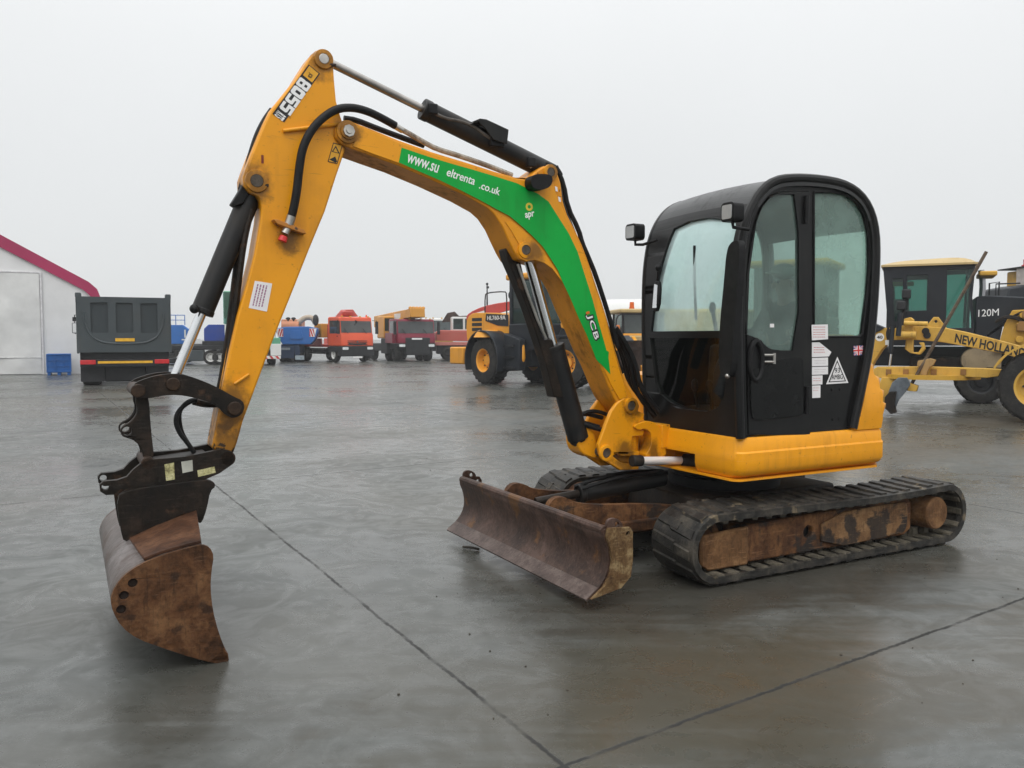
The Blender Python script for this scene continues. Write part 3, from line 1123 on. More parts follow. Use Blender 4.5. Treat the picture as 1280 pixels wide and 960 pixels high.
cab_lamp(788, 290, 0.80, 0.125, 0.118, lambda q, h: [(0.755, q[1], q[2] - h / 2 - 0.03), (0.73, q[1] + 0.06, q[2] - h / 2 - 0.035), (0.69, q[1] + 0.17, q[2] - h / 2 - 0.01)])
cab_lamp(909, 265, 0.86, 0.115, 0.118, lambda q, h: [(0.81, q[1], q[2] - h / 2 - 0.03), (0.70, q[1] + 0.02, q[2] - h / 2 - 0.04)])
# small folding mirror by the far pillar
q = at(824, 370, u=0.72)
mb = MB()
mb.plate(chaikin([(q[1] - 0.045, q[2] - 0.11), (q[1] + 0.03, q[2] - 0.11), (q[1] + 0.045, q[2] + 0.10), (q[1] - 0.02, q[2] + 0.11)], 1), [], 0.03, lambda a, b, d: (0.725 + d, a, b))
mo = mb.build('mirror', BLACKM, EX, 0.008)
mb = MB()
mb.plate([(q[1] - 0.028, q[2] - 0.085), (q[1] + 0.018, q[2] - 0.085), (q[1] + 0.028, q[2] + 0.075), (q[1] - 0.008, q[2] + 0.085)], [], 0.003, lambda a, b, d: (0.756 + d, a, b))
mb.build('mirror_glass', CHROME, mo)
mb = MB()
mb.tube([(0.72, q[1] - 0.02, q[2] + 0.11), (0.73, q[1], q[2] + 0.17), (0.70, q[1] - 0.01, q[2] + 0.24)], 0.012, 8)
mb.ball((0.73, q[1], q[2] + 0.2), 0.025, 10, 8)
mb.build('mirror_arm', BLACKM, mo)
mb = MB()
q = at(1010, 226, v=0.80)
mb.cyl((q[0], 0.80, 2.60), (q[0], 0.80, 2.645), 0.016, 0.010, seg=10)
mb.build('roof_plug', BLACKM, EX)

# ---------------------------------------------------------------- stickers on the cab side
SO = SV + 0.0008


def sticker(name, pts, mat=PAPER, v=SO, parent=None, t=0.0016):
    m_ = MB()
    m_.plate(uz(pts, v), [], t, side(v))
    return m_.build(name, mat, parent if parent is not None else sp)


def ink_lines(parent, x0, x1, ys, v, mat=PINKINK, w=0.6, wob=3.0, seed=1):
    rnd = random.Random(seed)
    m_ = MB()
    for y in ys:
        xx = x0
        while xx < x1 - 1.0:                          # rows of short word-like marks, too small to read
            ln = rnd.uniform(1.0, wob)
            xe = min(x1, xx + ln)
            m_.plate(uz([(xx, y - w), (xe, y - w), (xe, y + w * 0.2), (xx, y + w * 0.2)], v), [], 0.0007, side(v))
            xx = xe + 0.6
    return m_.build('print', mat, parent)


V1_ = SO + 0.0018
s = sticker('notice_sticker', [(1014.3, 406), (1034.6, 405.5), (1034.8, 424), (1014.8, 425.5)], v=SV + 0.0108)
ink_lines(s, 1016.5, 1032.5, (409, 412.5, 415.5, 418.5, 421.5), SV + 0.0125, seed=1)
s = sticker('warning_sticker', [(1014.8, 428), (1024, 427.8), (1039, 440), (1036, 445.5), (1014.8, 446.5)])
ink_lines(s, 1017, 1031, (434.5, 437.5, 440.5), V1_, seed=2)
s = sticker('warning_sticker', [(1014.9, 447.5), (1034.8, 446.8), (1034.8, 457.2), (1014.9, 457.8)])
ink_lines(s, 1018, 1032, (451, 454), V1_, plain('faint_print', (0.45, 0.38, 0.40), 0.6), 0.35, seed=3)
s = sticker('warning_sticker', [(1014.9, 458.8), (1034.8, 458.2), (1034.8, 467.8), (1014.9, 468.6)])
ink_lines(s, 1018, 1032, (462, 465), V1_, plain('faint_print', (0.45, 0.38, 0.40), 0.6), 0.35, seed=4)
s = sticker('warning_sticker', [(1014.9, 469.6), (1028, 469.2), (1027.8, 480.4), (1015, 481)])
ink_lines(s, 1016.5, 1026, (473, 476), V1_, seed=5, w=0.4)
s = sticker('warning_sticker', [(1015, 482), (1025.4, 481.6), (1025.2, 497), (1015.1, 497.6)])
ink_lines(s, 1016.5, 1024, (485, 488), V1_, seed=6, w=0.35)
tri = sticker('sound_level_sticker', [(1046.6, 446), (1060.3, 478.6), (1032.6, 480.3)])
m_ = MB()
tc = uz([(1046.5, 450), (1057.6, 476.6), (1035.6, 478)], V1_)
ti = uz([(1046.5, 452.8), (1056.0, 475.6), (1037.4, 476.8)], V1_)
m_.plate(tc, [list(reversed(ti))], 0.0007, side(V1_))
m_.build('triangle_outline', INK, tri)


def letters_px(name, body, mat, parent, ll, lr_, ul, v, bold=0.0, depth=0.0012, spacing=1.0):
    A, B, C_ = (Vector((q[0], v, q[2])) for q in (at(*ll, v=v), at(*lr_, v=v), at(*ul, v=v)))
    return lettering(name, body, mat, parent, A, B - A, C_ - A, (B - A).length, (C_ - A).length, depth, bold, spacing)


letters_px('lettering', '93', INK, tri, (1043.4, 466.2), (1049.7, 465.8), (1043.4, 460.0), V1_ + 0.0008)
letters_px('lettering', 'AMBG', INK, tri, (1039.4, 474.6), (1053.4, 473.7), (1039.4, 468.4), V1_ + 0.0008)
fl = sticker('flag_sticker', [(1066.6, 432.4), (1079.2, 431.8), (1079.2, 443.6), (1067.2, 444.6)], BLUEP)


def flag_pt(a, c):
    return (1066.7 + 12.5 * a + 0.5 * c * (1 - a), 432.4 + 12.1 * c - 0.6 * a - 0.4 * c * a)


def flag_strip(m, a0, c0, a1, c1, w, v):
    da, dc_ = a1 - a0, c1 - c0
    l = math.hypot(da, dc_)
    na, nc = -dc_ / l * w, da / l * w
    cl = lambda t: min(1.0, max(0.0, t))
    m.plate(uz([flag_pt(cl(a0 + na), cl(c0 + nc)), flag_pt(cl(a1 + na), cl(c1 + nc)), flag_pt(cl(a1 - na), cl(c1 - nc)), flag_pt(cl(a0 - na), cl(c0 - nc))], v), [], 0.0004, side(v))


m_ = MB()
flag_strip(m_, 0.03, 0.03, 0.97, 0.97, 0.10, V1_)
flag_strip(m_, 0.97, 0.03, 0.03, 0.97, 0.10, V1_ + 0.0005)
flag_strip(m_, 0.5, 0.0, 0.5, 1.0, 0.17, V1_ + 0.0010)
flag_strip(m_, 0.0, 0.5, 1.0, 0.5, 0.17, V1_ + 0.0015)
m_.build('flag_white', PAPER, fl)
m_ = MB()
flag_strip(m_, 0.03, 0.03, 0.97, 0.97, 0.03, V1_ + 0.0006)
flag_strip(m_, 0.97, 0.03, 0.03, 0.97, 0.03, V1_ + 0.00095)
flag_strip(m_, 0.5, 0.0, 0.5, 1.0, 0.085, V1_ + 0.0020)
flag_strip(m_, 0.0, 0.5, 1.0, 0.5, 0.085, V1_ + 0.0025)
m_.build('flag_red', REDP, fl)
m_ = MB()
for x, y in ((1040, 487), (1050, 486.6), (1041, 524), (1049, 523.5)):
    q = at(x, y, v=SO)
    m_.lathe((q[0], SO, q[2]), (0, 1, 0), [(0, 0.012), (0.004, 0.011), (0.006, 0.0)], 10)
m_.build('bolt', BLACKM, sp)

# ---------------------------------------------------------------- swing post
KV = 0.135
kp_out = [(772, 503), (778, 498.5), (788, 496.5), (796, 500), (799.5, 507), (798, 514), (806, 517), (805, 524), (796, 530), (792, 534), (806, 539), (804, 545), (791, 546), (789, 562), (800, 564), (799, 570), (775, 570), (772, 566.5), (766, 570), (776, 578), (799, 582), (799, 587), (775, 588), (757, 576), (750, 568), (748, 556), (752, 545), (757, 531), (764, 514)]
for v0, col in ((KV - 0.035, 1), (-KV, 0)):
    mb = MB()
    mb.plate(uz(kp_out, KV), [], 0.035, side(v0))
    mb.build('swing_post_plate', JCB_Y, EX, 0.008)
mb = MB()
kc = uz([(770, 548)], KV)[0]
k1 = uz([(788, 507)], KV)[0]
k2 = uz([(757, 566)], KV)[0]
mb.box(0.90, 1.06, -KV + 0.03, KV - 0.03, 0.66, 0.93)
mb.cyl((0.90, 0, 0.62), (0.90, 0, 0.96), 0.07, seg=24)
mb.build('swing_post_core', JCB_Y, EX, 0.02)
for c in (k1, k2):
    for sg in (1, -1):
        mb = MB()
        mb.lathe((c[0], sg * KV, c[1]), (0, sg, 0), [(0, 0.058), (0.018, 0.055), (0.02, 0.036), (0.005, 0.036)], 24)
        mb.build('pin_boss', JCB_Y, EX)
for c in (k1, k2):
    mb = MB()
    pin(mb, c, -KV - 0.012, KV + 0.012, 0.034)
    mb.build('pivot_pin', PINM, EX, 0.004)
# curved lug of the main frame that carries the post
mb = MB()
lug = [(792, 533), (800, 528.5), (811, 526), (820, 529), (827, 538), (831, 552), (834, 572), (812, 574), (806, 570), (812, 562), (815, 552), (814, 541), (808, 536), (798, 538)]
mb.plate(chaikin(uz(lug, 0.16), 1), [], 0.10, side(0.06))
mb.plate(chaikin(uz(lug, 0.16), 1), [], 0.08, side(-0.16))
mb.box(0.55, 0.735, -0.2, 0.09, 0.67, 0.93)
mb.box(0.60, 0.735, 0.0901, 0.17, 0.765, 0.93)
mb.build('nose_lug', JCB_Y, EX, 0.012)
# swing ram, half out of the nose
r0, r1 = Vector(at(862, 575.5, v=0.21)), Vector(at(800, 576, v=0.21))
mb = MB()
mb.cyl(r0.lerp(r1, 0.97), r1 + (r1 - r0) * 0.16, 0.040, seg=16)
re_ = mb
mb = MB()
mb.cyl(r0 + (r0 - r1) * 0.3, r0.lerp(r1, 0.1), 0.045, seg=20)
sw = mb.build('swing_ram', RAMBLK, EX, 0.006)
re_.build('rod_end', RAMBLK, sw, 0.006)
mb = MB()
mb.cyl(r0, r1, 0.029, seg=20)
mb.build('ram_rod', plain('white_rod', (0.82, 0.82, 0.82), 0.3, 0.25, var=0.03), sw)
# hoses from the body into the boom foot
for i, (va, off) in enumerate(((0.02, 0.0), (-0.04, 0.05), (0.07, 0.03), (-0.08, 0.08))):
    mb = MB()
    pts = [(0.70, va + 0.02, 0.98 + off), (0.86, va, 1.16 + off), (0.90, va, 1.34 + off), (0.98, va * 0.7, 1.52), (1.05, va * 0.5, 1.62)]
    mb.tube(pts, 0.020, 8, 2)
    mb.build('boom_hose', BLACKM, EX)
mb = MB()
mb.tube([(1.10, -0.05, 0.98), (1.30, -0.02, 1.03), (1.36, 0.05, 0.96), (1.16, 0.09, 0.90)], 0.016, 8, 3)
mb.tube([(1.04, 0.0, 0.99), (1.26, 0.04, 1.055), (1.38, 0.02, 0.985), (1.2, 0.06, 0.93)], 0.014, 8, 3)
mb.build('ram_hose', BLACKM, EX)

# ---------------------------------------------------------------- boom
BV = 0.125
BOOM = [(440, 152), (455, 157.5), (470, 163.5), (498, 175), (540.6, 190), (583, 203), (619, 214.5), (644.7, 221.7), (661.5, 221.7), (672, 213), (680, 207.5), (689, 208), (696, 214), (701, 229), (703.7, 251), (709, 268), (720.6, 290.6), (728, 307), (734.6, 324), (740.5, 341.5), (757, 392), (768, 434), (782, 479), (794, 500), (794, 512), (784, 518), (774, 508), (767, 497), (761, 484), (750, 457), (740, 437), (730, 413), (718, 387), (708, 362), (700.6, 349), (690, 336), (681, 329), (668, 325), (658, 327.5), (648, 324), (641.6, 313), (634, 297), (627.5, 282.5), (618, 268), (608, 259), (583, 245), (540.6, 225), (497, 206.5), (464.7, 195), (440, 186), (428, 181), (419, 172), (419, 160), (428, 152)]
bo = uz(BOOM, BV)
b = MB()
b.plate(bo, [], 2 * BV, side(-BV))
boom = b.build('boom', UNDER_Y, EX, 0.008)
# side skins stand a little proud; the near one shows the raised edge
skin = uz([(446, 156), (470, 166.5), (498, 178), (540.6, 192.5), (583, 205.5), (619, 217), (646, 224), (662, 226), (676, 222), (690, 228), (696, 246), (707, 271), (719, 294), (733, 327), (739, 345), (755, 395), (766, 437), (779, 480), (784, 496), (774, 500), (763, 481), (752, 456), (742, 435), (732, 411), (720, 385), (710, 360), (702.6, 346), (694, 331), (684, 314), (670, 297), (655, 282), (637, 268), (608, 255.5), (583, 242.5), (540.6, 222.5), (497, 204), (464.7, 192.5), (440, 183), (446, 170)], BV)
b = MB()
b.plate(skin, [], 0.007, side(BV + 0.0005))
sk = b.build('boom_side_skin', JCB_Y, boom, 0.003, seg=1)
b = MB()
b.plate(uz([(646, 316), (650, 308), (640, 290), (631, 277), (640, 277), (655, 289), (668, 302), (684, 322), (697, 341), (708, 359), (700, 349), (690, 335.5), (680, 328.5), (668, 324.5), (658, 326.5), (650, 323)], BV), [], 0.004, side(BV + 0.0005))
b.build('ram_lug_plate', JCB_Y, boom)
DV = BV + 0.0082
decal = [(502, 184.5), (536, 196), (564, 204.5), (592.5, 212.5), (620.6, 221), (646, 229), (660, 236), (672, 242), (685.6, 252), (697, 270), (711, 292), (722, 315), (732, 347), (740.6, 374), (747.7, 401), (757, 434), (758, 438), (761, 440), (760.6, 447), (763, 468), (752, 456), (748.5, 453), (745, 449), (741.7, 440), (733, 418), (723, 397), (713, 373), (703, 352), (697.5, 338), (690, 326), (679, 309), (665, 294.5), (653, 283.5), (637, 270), (620.6, 261.5), (599.5, 250), (578, 239), (550, 225.5), (522, 213.5), (498.5, 203)]
b = MB()
b.plate(uz(decal, DV), [], 0.0012, side(DV))
dc = b.build('decal', GREEN, boom)
TV = DV + 0.0015
letters_px('lettering', 'www.su', WHITEP, dc, (507.5, 202.5), (546.5, 216.5), (510.5, 192.5), TV, 0.012)
letters_px('lettering', "eltrenta", WHITEP, dc, (557.5, 219.5), (592.5, 231.5), (560.5, 209.5), TV, 0.012)
letters_px('lettering', '.co.uk', WHITEP, dc, (598.5, 235.5), (624.0, 244.5), (601.0, 226.5), TV, 0.012)
q = at(661.5, 258.5, v=TV)
b = MB()
b.plate(circle((q[0], q[2]), 0.026, 20), [list(reversed(circle((q[0], q[2]), 0.012, 14)))], 0.001, side(TV))
b.build('emblem', plain('emblem_yellow', (0.62, 0.50, 0.05), 0.5), dc)
letters_px('lettering', 'apr', WHITEP, dc, (657.0, 275.5), (668.5, 273.0), (656.0, 266.5), TV, 0.02)
# maker's badge: white letters on a black outline, running down the boom
bd = letters_px('badge_outline', 'JCB', INK, dc, (730.3, 392.8), (741.4, 428.0), (740.4, 389.4), TV, 0.10, depth=0.001, spacing=1.04)
letters_px('lettering', 'JCB', WHITEP, bd, (732.2, 394.6), (741.8, 425.6), (739.8, 392.0), TV + 0.0012, 0.01, spacing=1.06)
b = MB()
b.plate(uz([(732.2, 390.2), (736.2, 388.7), (737.4, 391.8), (733.2, 393.2)], TV + 0.0012), [], 0.001, side(TV + 0.0012))
b.build('badge_square', plain('badge_orange', (0.62, 0.16, 0.02), 0.5), bd)
# boom pivots
for (px, py, r) in ((656.3, 312.6, 0.033), (687.5, 215.5, 0.030)):
    c = uz([(px, py)], BV)[0]
    for sg in (1, -1):
        b = MB()
        b.lathe((c[0], sg * BV, c[1]), (0, sg, 0), [(0, r + 0.022), (0.014, r + 0.020), (0.016, r), (0.006, r)], 24)
        b.build('pin_boss', JCB_Y, boom)
    b = MB()
    pin(b, c, -BV - 0.014, BV + 0.014, r)
    b.build('pivot_pin', PINM, boom, 0.004)
c = uz([(434, 165)], BV)[0]
for sg in (1, -1):
    b = MB()
    b.lathe((c[0], sg * BV, c[1]), (0, sg, 0), [(0, 0.066), (0.014, 0.064), (0.016, 0.046), (0.03, 0.044), (0.03, 0.0)], 28)
    b.build('pin_boss', JCB_Y, boom)
b = MB()
b.lathe((c[0], BV + 0.030, c[1]), (0, 1, 0), [(0, 0.036), (0.012, 0.034), (0.012, 0.02), (0.02, 0.018), (0.02, 0.0)], 8)
b.build('pivot_pin', STEEL, boom)
# lamp on the boom's shoulder
q = at(672, 229, v=BV + 0.05)
b = MB()
b.plate(chaikin(uz([(659, 222), (668, 218.5), (684, 219.5), (687, 226), (683, 236), (670, 239), (660, 236)], BV + 0.05), 2), [], 0.085, side(BV + 0.012))
b.build('boom_light', BLACKM, boom, 0.02, seg=3)
b = MB()
for (x, y) in ((695, 236), (699, 249)):
    b.plate(uz([(x - 1.5, y - 3.4), (x + 1.6, y - 2), (x + 2.2, y + 3.6), (x - 0.6, y + 2.8)], BV + 0.0085), [], 0.001, side(BV + 0.0085))
b.build('label', PAPER, boom)
# hoses and pipes along the top of the boom
b = MB()
b.tube([(q_[0], 0.03, q_[2] + 0.012) for q_ in (at(x, y, v=BV) for x, y in ((690, 205), (700, 216), (706, 236), (711, 262), (724, 292), (733, 318), (744, 345), (760, 392), (772, 435), (785, 470)))], 0.032, 10, 1)
b.build('boom_hose', BLACKM, boom)
b = MB()
b.tube([(q_[0], 0.09, q_[2] + 0.018) for q_ in (at(x, y, v=BV) for x, y in ((698, 210), (708, 232), (713, 262), (727, 290), (731, 306), (738, 322), (748, 346), (763, 392), (776, 437)))], 0.017, 8, 1)
b.build('boom_hose', BLACKM, boom)
b = MB()
b.tube([(q_[0], 0.06, q_[2]) for q_ in (at(x, y, v=0.06) for x, y in ((494, 158), (506, 164), (530, 178), (545, 186), (575, 195), (610, 207), (640, 219)))], 0.017, 8, 1)
b.build('hydraulic_pipe', rusty('pipe_steel', [(0.10, 0.08, 0.06), (0.30, 0.25, 0.20), (0.42, 0.38, 0.32)], 6, 0.4, 0.1), boom)
b = MB()
b.tube([(q_[0], -0.05, q_[2]) for q_ in (at(x, y, v=-0.05) for x, y in ((430, 148), (445, 150), (470, 160), (497, 170), (530, 182)))], 0.018, 8, 1)
b.build('boom_hose', BLACKM, boom)


def ram(name, base, tip, joint, rb, rr, rodmat, parent=EX, gland=0.03, paintm=RAMBLK):
    base, tip = Vector(base), Vector(tip)
    j = base.lerp(tip, joint)
    d = (tip - base).normalized()
    m1 = MB()
    m1.cyl(base - d * 0.02, j, rb, seg=28)
    m1.cyl(j - d * gland, j, rb * 1.06, seg=28)
    m1.ball(base, (rb * 1.0, rb * 0.8, rb * 1.0), 16, 10)
    o = m1.build(name, paintm, parent, 0.005)
    m2 = MB()
    m2.cyl(j - d * 0.01, tip, rr, seg=22)
    m2.build('ram_rod', rodmat, o)
    m3 = MB()
    m3.lathe(tip - Vector((0, 0.045, 0)), (0, 1, 0), [(0, rr * 0.7), (0, rr * 1.7), (0.09, rr * 1.7), (0.09, rr * 0.7)], 20)
    m3.build('rod_end', paintm, o)
    return o


# boom ram with its guard
q0, q1 = at(722, 545, v=0), at(658, 313, v=0)
br = ram('boom_ram', q0, q1, 0.50, 0.075, 0.036, CHROME)
gd = MB()
gl = [(627, 312), (634, 308), (645, 322), (652, 352), (664, 395), (676, 425), (686, 424), (700, 470), (700, 497), (688, 496), (678, 455), (668, 424), (655, 385), (641, 350), (630, 325)]
gd.plate(uz(gl, 0.0), [], 0.10, side(-0.05))
gd.build('rod_guard', GREASY, br, 0.008)
gd = MB()
q0v = Vector(q0)
gd.plate(chaikin(uz([(717, 540), (722, 530), (736, 535), (744, 560), (744, 572), (728, 570), (718, 560)], 0.0), 1), [], 0.16, side(-0.11))
gd.build('ram_foot', JCB_Y, br, 0.02)
gd = MB()
gd.tube([(q_[0], 0.06, q_[2]) for q_ in (at(x, y, v=0.06) for x, y in ((647, 330), (660, 368), (672, 400), (683, 424)))], 0.010, 8)
gd.build('hydraulic_pipe', STEEL, br)

# dipper ram above the boom
q0, q1 = at(687.5, 215.5, v=0), at(404.3, 74.3, v=0)
dr = ram('dipper_ram', q0, q1, 0.60, 0.062, 0.024, DULLROD, gland=0.05)
b = MB()
b.tube([at(x, y, v=0.06) for x, y in ((538, 136), (545, 143), (560, 149), (575, 151), (592, 158), (605, 168), (618, 176))], 0.011, 8, 2)
b.tube([at(x, y, v=0.03) for x, y in ((600, 165), (636, 181), (655, 192), (668, 201), (681, 206))], 0.014, 8, 2)
b.build('hydraulic_pipe', rusty('valve_pipe', [(0.05, 0.045, 0.04), (0.16, 0.14, 0.12)], 8, 0.4, 0.1), dr)
b = MB()
for x, y, w in ((539, 137, 0.03), (619, 178, 0.05), (662, 203, 0.03)):
    q = at(x, y, v=0.04)
    b.box(q[0] - w, q[0] + w, 0.0, 0.08, q[2] - 0.035, q[2] + 0.03)
b.build('valve_block', BLACKM, dr, 0.008)
b = MB()
b.plate(uz([(588, 153), (600, 148), (608, 149), (636, 162), (634, 180), (616, 174), (606, 160), (598, 152)], 0.10), [], 0.012, side(0.09))
b.plate(uz([(600, 148), (608, 149), (636, 162), (635, 165), (607, 153), (590, 154)], 0.10), [], 0.14, side(-0.06))
b.build('valve_guard', BLACKP, dr, 0.004)
b = MB()
for x, y, dx, dy in ((690, 212, 10, 4), (697, 214, 5, 5)):
    b.tube([at(x - 8, y - 8, v=0.05), at(x, y - 4, v=0.06), at(x + dx, y + dy, v=0.07)], 0.012, 8, 2)
b.build('ram_hose', BLACKM, dr)
b = MB()
pp = [at(x, y, v=0.05) for x, y in ((664, 210), (662.5, 205), (664, 200), (668, 199))]
b.tube(pp, 0.008, 6, 2)
b.build('hose_clip', WHITEP, dr)

# ---------------------------------------------------------------- dipper stick
KV2 = 0.10
STICK = [(402, 61), (395, 63), (389, 68), (380, 82), (370, 98), (354, 118), (339, 136), (331, 152), (324.5, 167), (316, 188), (308, 209), (304, 221), (304.5, 232), (311, 240), (320, 244), (325, 250), (327, 260), (325.5, 275), (318, 318), (308, 357), (297, 395), (287, 440), (279, 481), (273, 515), (267.5, 545), (265, 560), (276, 568), (291, 569), (297, 552), (304, 526), (316.5, 493), (342, 424), (364, 369), (387, 311), (406.5, 264), (420.6, 220), (432, 187), (431, 160), (426, 145), (420.6, 126), (418, 98), (417, 79), (412, 66)]
b = MB()
b.plate(uz(STICK, KV2), [], 2 * KV2, side(-KV2))
stick = b.build('dipper_stick', STICK_Y, EX, 0.012, seg=3)
for (px, py, r, ro) in ((404.3, 74.3, 0.030, 0.062), (320.5, 226.5, 0.036, 0.07)):
    c = uz([(px, py)], KV2)[0]
    for sg in (1, -1):
        b = MB()
        b.lathe((c[0], sg * KV2, c[1]), (0, sg, 0), [(0, ro * 0.92), (0.014, ro * 0.86), (0.016, r), (0.006, r)], 28)
        b.build('pin_boss', STICK_Y, stick)
    b = MB()
    pin(b, c, -KV2 - 0.016, KV2 + 0.016, r)
    b.build('pivot_pin', PINM if py > 100 else STEEL, stick, 0.004)
    b = MB()
    q = at(px + (8 if py > 100 else 9), py + (5 if py > 100 else 7), v=KV2)
    b.box(q[0] - 0.03, q[0] + 0.02, KV2, KV2 + 0.015, q[2] - 0.008, q[2] + 0.008)
    b.build('retaining_bolt', GREASY, stick, 0.003)
b = MB()                                            # thin welded bar and bracket
a, b2 = at(354, 163.5, v=KV2 + 0.012), at(428, 154.5, v=KV2 + 0.012)
b.cyl(a, b2, 0.011, seg=10)
b.build('grease_pipe', STICK_Y, stick)
b = MB()
a, b2 = at(293, 480, v=KV2 + 0.01), at(311, 468, v=KV2 + 0.01)
b.cyl(a, b2, 0.009, seg=10)
b.build('guard_bar', STICK_Y, stick)
b = MB()
b.plate(uz([(340, 275), (346, 275.5), (378, 288), (381, 293), (376, 292.5), (345, 281)], KV2 + 0.03), [], 0.07, side(KV2 - 0.002))
b.build('hose_bracket', paint('rust_tinted_yellow', (0.42, 0.16, 0.02), 0.5, chips=0.6), stick, 0.003)
b = MB()
b.cyl(at(356, 292, v=KV2 + 0.04), at(360, 284, v=KV2 + 0.04), 0.022, seg=12)
b.build('coupling', STEEL, stick)
b = MB()
b.cyl(at(352.5, 302, v=KV2 + 0.04), at(355, 295, v=KV2 + 0.04), 0.026, 0.022, seg=12)
b.build('coupling_cap', REDP, stick, 0.004)
b = MB()
hp_ = [at(x, y, v=v_) for x, y, v_ in ((361, 281, 0.145), (366, 266, 0.155), (371, 240, 0.16), (374, 210, 0.165), (378, 185, 0.17), (388, 164, 0.17), (402, 148, 0.165), (420, 136, 0.15), (440, 134, 0.13), (460, 139, 0.11), (480, 149, 0.09), (494, 157, 0.07))]
b.tube(hp_, 0.0235, 12, 2)
b.build('auxiliary_hose', BLACKM, stick)
b = MB()
b.cyl(at(493, 157, v=0.072), at(503, 163, v=0.063), 0.019, seg=12)
b.cyl(at(361, 281, v=0.145), at(364.5, 270, v=0.152), 0.026, seg=12)
b.build('hose_ferrule', STEEL, stick)
b = MB()
b.box(*[w for w in (at(328, 199, v=KV2)[0] - 0.006, at(328, 199, v=KV2)[0] + 0.006, KV2 - 0.002, KV2 + 0.004, at(328, 199, v=KV2)[2] - 0.022, at(328, 199, v=KV2)[2] + 0.022)])
b.build('slot_plug', plain('dark_red', (0.18, 0.03, 0.02), 0.5), stick)
# model plate running down the stick head
LV = KV2 + 0.0006
b = MB()
b.plate(uz([(385.8, 80.5), (400.0, 92.2), (355.2, 153.0), (340.5, 142.2)], LV), [], 0.0014, side(LV))
mp_ = b.build('model_plate', INK, stick)
b = MB()
b.plate(uz([(386.6, 82.2), (398.2, 92.0), (390.2, 103.2), (378.6, 93.8)], LV + 0.0016), [], 0.0008, side(LV + 0.0016))
yp = b.build('plate_panel', YPLATE, mp_)
letters_px('lettering', 'JCB', INK, yp, (386.2, 90.2), (383.2, 94.6), (391.6, 93.8), LV + 0.0026, 0.02)
BLK = {'8': ([(0.1, 0), (0.9, 0), (1, 0.1), (1, 0.42), (0.94, 0.5), (1, 0.58), (1, 0.9), (0.9, 1), (0.1, 1), (0, 0.9), (0, 0.58), (0.06, 0.5), (0, 0.42), (0, 0.1)], [rrect(0.36, 0.66, 0.19, 0.40, 0.03, 2), rrect(0.36, 0.66, 0.60, 0.81, 0.03, 2)]),
       '0': ([(0.14, 0), (0.86, 0), (1, 0.12), (1, 0.88), (0.86, 1), (0.14, 1), (0, 0.88), (0, 0.12)], [rrect(0.34, 0.66, 0.30, 0.70, 0.04, 2)]),
       '5': ([(0, 0), (0.86, 0), (1, 0.12), (1, 0.56), (0.86, 0.67), (0.36, 0.67), (0.36, 0.79), (1, 0.79), (1, 1), (0, 1), (0, 0.44), (0.64, 0.44), (0.64, 0.22), (0, 0.22)], [])}
b = MB()
for i_, ch_ in enumerate('8055'):
    s0_, s1_ = i_ / 4 + 0.012, (i_ + 1) / 4 - 0.012
    def blk(a_, c_):
        e_ = s0_ + (s1_ - s0_) * a_
        return (375.8 + (348.2 - 375.8) * e_ + 14.2 * c_, 95.4 + (135.0 - 95.4) * e_ + 10.6 * c_)
    oo_, hh_ = BLK[ch_]
    b.plate(uz([blk(*p_) for p_ in oo_], LV + 0.0016), [uz([blk(*p_) for p_ in reversed(h__)], LV + 0.0016) for h__ in hh_], 0.0012, side(LV + 0.0016))
b.build('lettering', WHITEP, mp_)
letters_px('lettering', 'RTS', WHITEP, mp_, (347.0, 137.6), (342.6, 143.6), (357.6, 146.0), LV + 0.0016, 0.03)
b = MB()
b.plate(uz([(416.5, 178.2), (428.2, 181.4), (421.6, 205.2), (409.6, 202.0)], LV), [], 0.0012, side(LV))
wl = b.build('warning_plate', YPLATE, stick)
b = MB()
tr_o, tr_i = uz([(419.8, 182.0), (424.6, 192.2), (414.6, 189.6)], LV + 0.0014), uz([(419.6, 184.4), (422.6, 191.0), (416.4, 189.2)], LV + 0.0014)
b.plate(tr_o, [list(reversed(tr_i))], 0.0008, side(LV + 0.0014))
b.plate(uz([(411.6, 199.2), (419.0, 195.6), (421.4, 201.8), (419.6, 203.6)], LV + 0.0014), [], 0.0008, side(LV + 0.0014))
ou, oi = uz([(416.5, 178.2), (428.2, 181.4), (421.6, 205.2), (409.6, 202.0)], LV + 0.0014), uz([(417.1, 179.4), (427.2, 182.1), (421.0, 204.0), (410.8, 201.3)], LV + 0.0014)
b.plate(ou, [list(reversed(oi))], 0.0006, side(LV + 0.0014))
b.build('warning_print', INK, wl)
b = MB()
b.plate(uz([(318.6, 351.0), (340.2, 354.4), (333.6, 389.6), (310.8, 384.8)], LV), [], 0.0012, side(LV))
nt_ = b.build('notice_sticker', PAPER, stick)
b = MB()
rnd = random.Random(11)
for k in range(4):                                   # print running up the notice, too small to read
    y = 0.18 + 0.17 * k
    t = 0.1
    while t < 0.88:
        e = t + rnd.uniform(0.04, 0.12)
        def pp_(a_, c_):
            x0_ = 318.6 + (310.8 - 318.6) * a_ + (340.2 - 318.6) * c_
            y0_ = 351.0 + (384.8 - 351.0) * a_ + (354.4 - 351.0) * c_
            return (x0_, y0_)
        b.plate(uz([pp_(t, y), pp_(min(e, 0.9), y), pp_(min(e, 0.9), y + 0.07), pp_(t, y + 0.07)], LV + 0.0014), [], 0.0006, side(LV + 0.0014))
        t = e + 0.02
b.build('print', plain('purple_print', (0.30, 0.12, 0.22), 0.6), nt_)
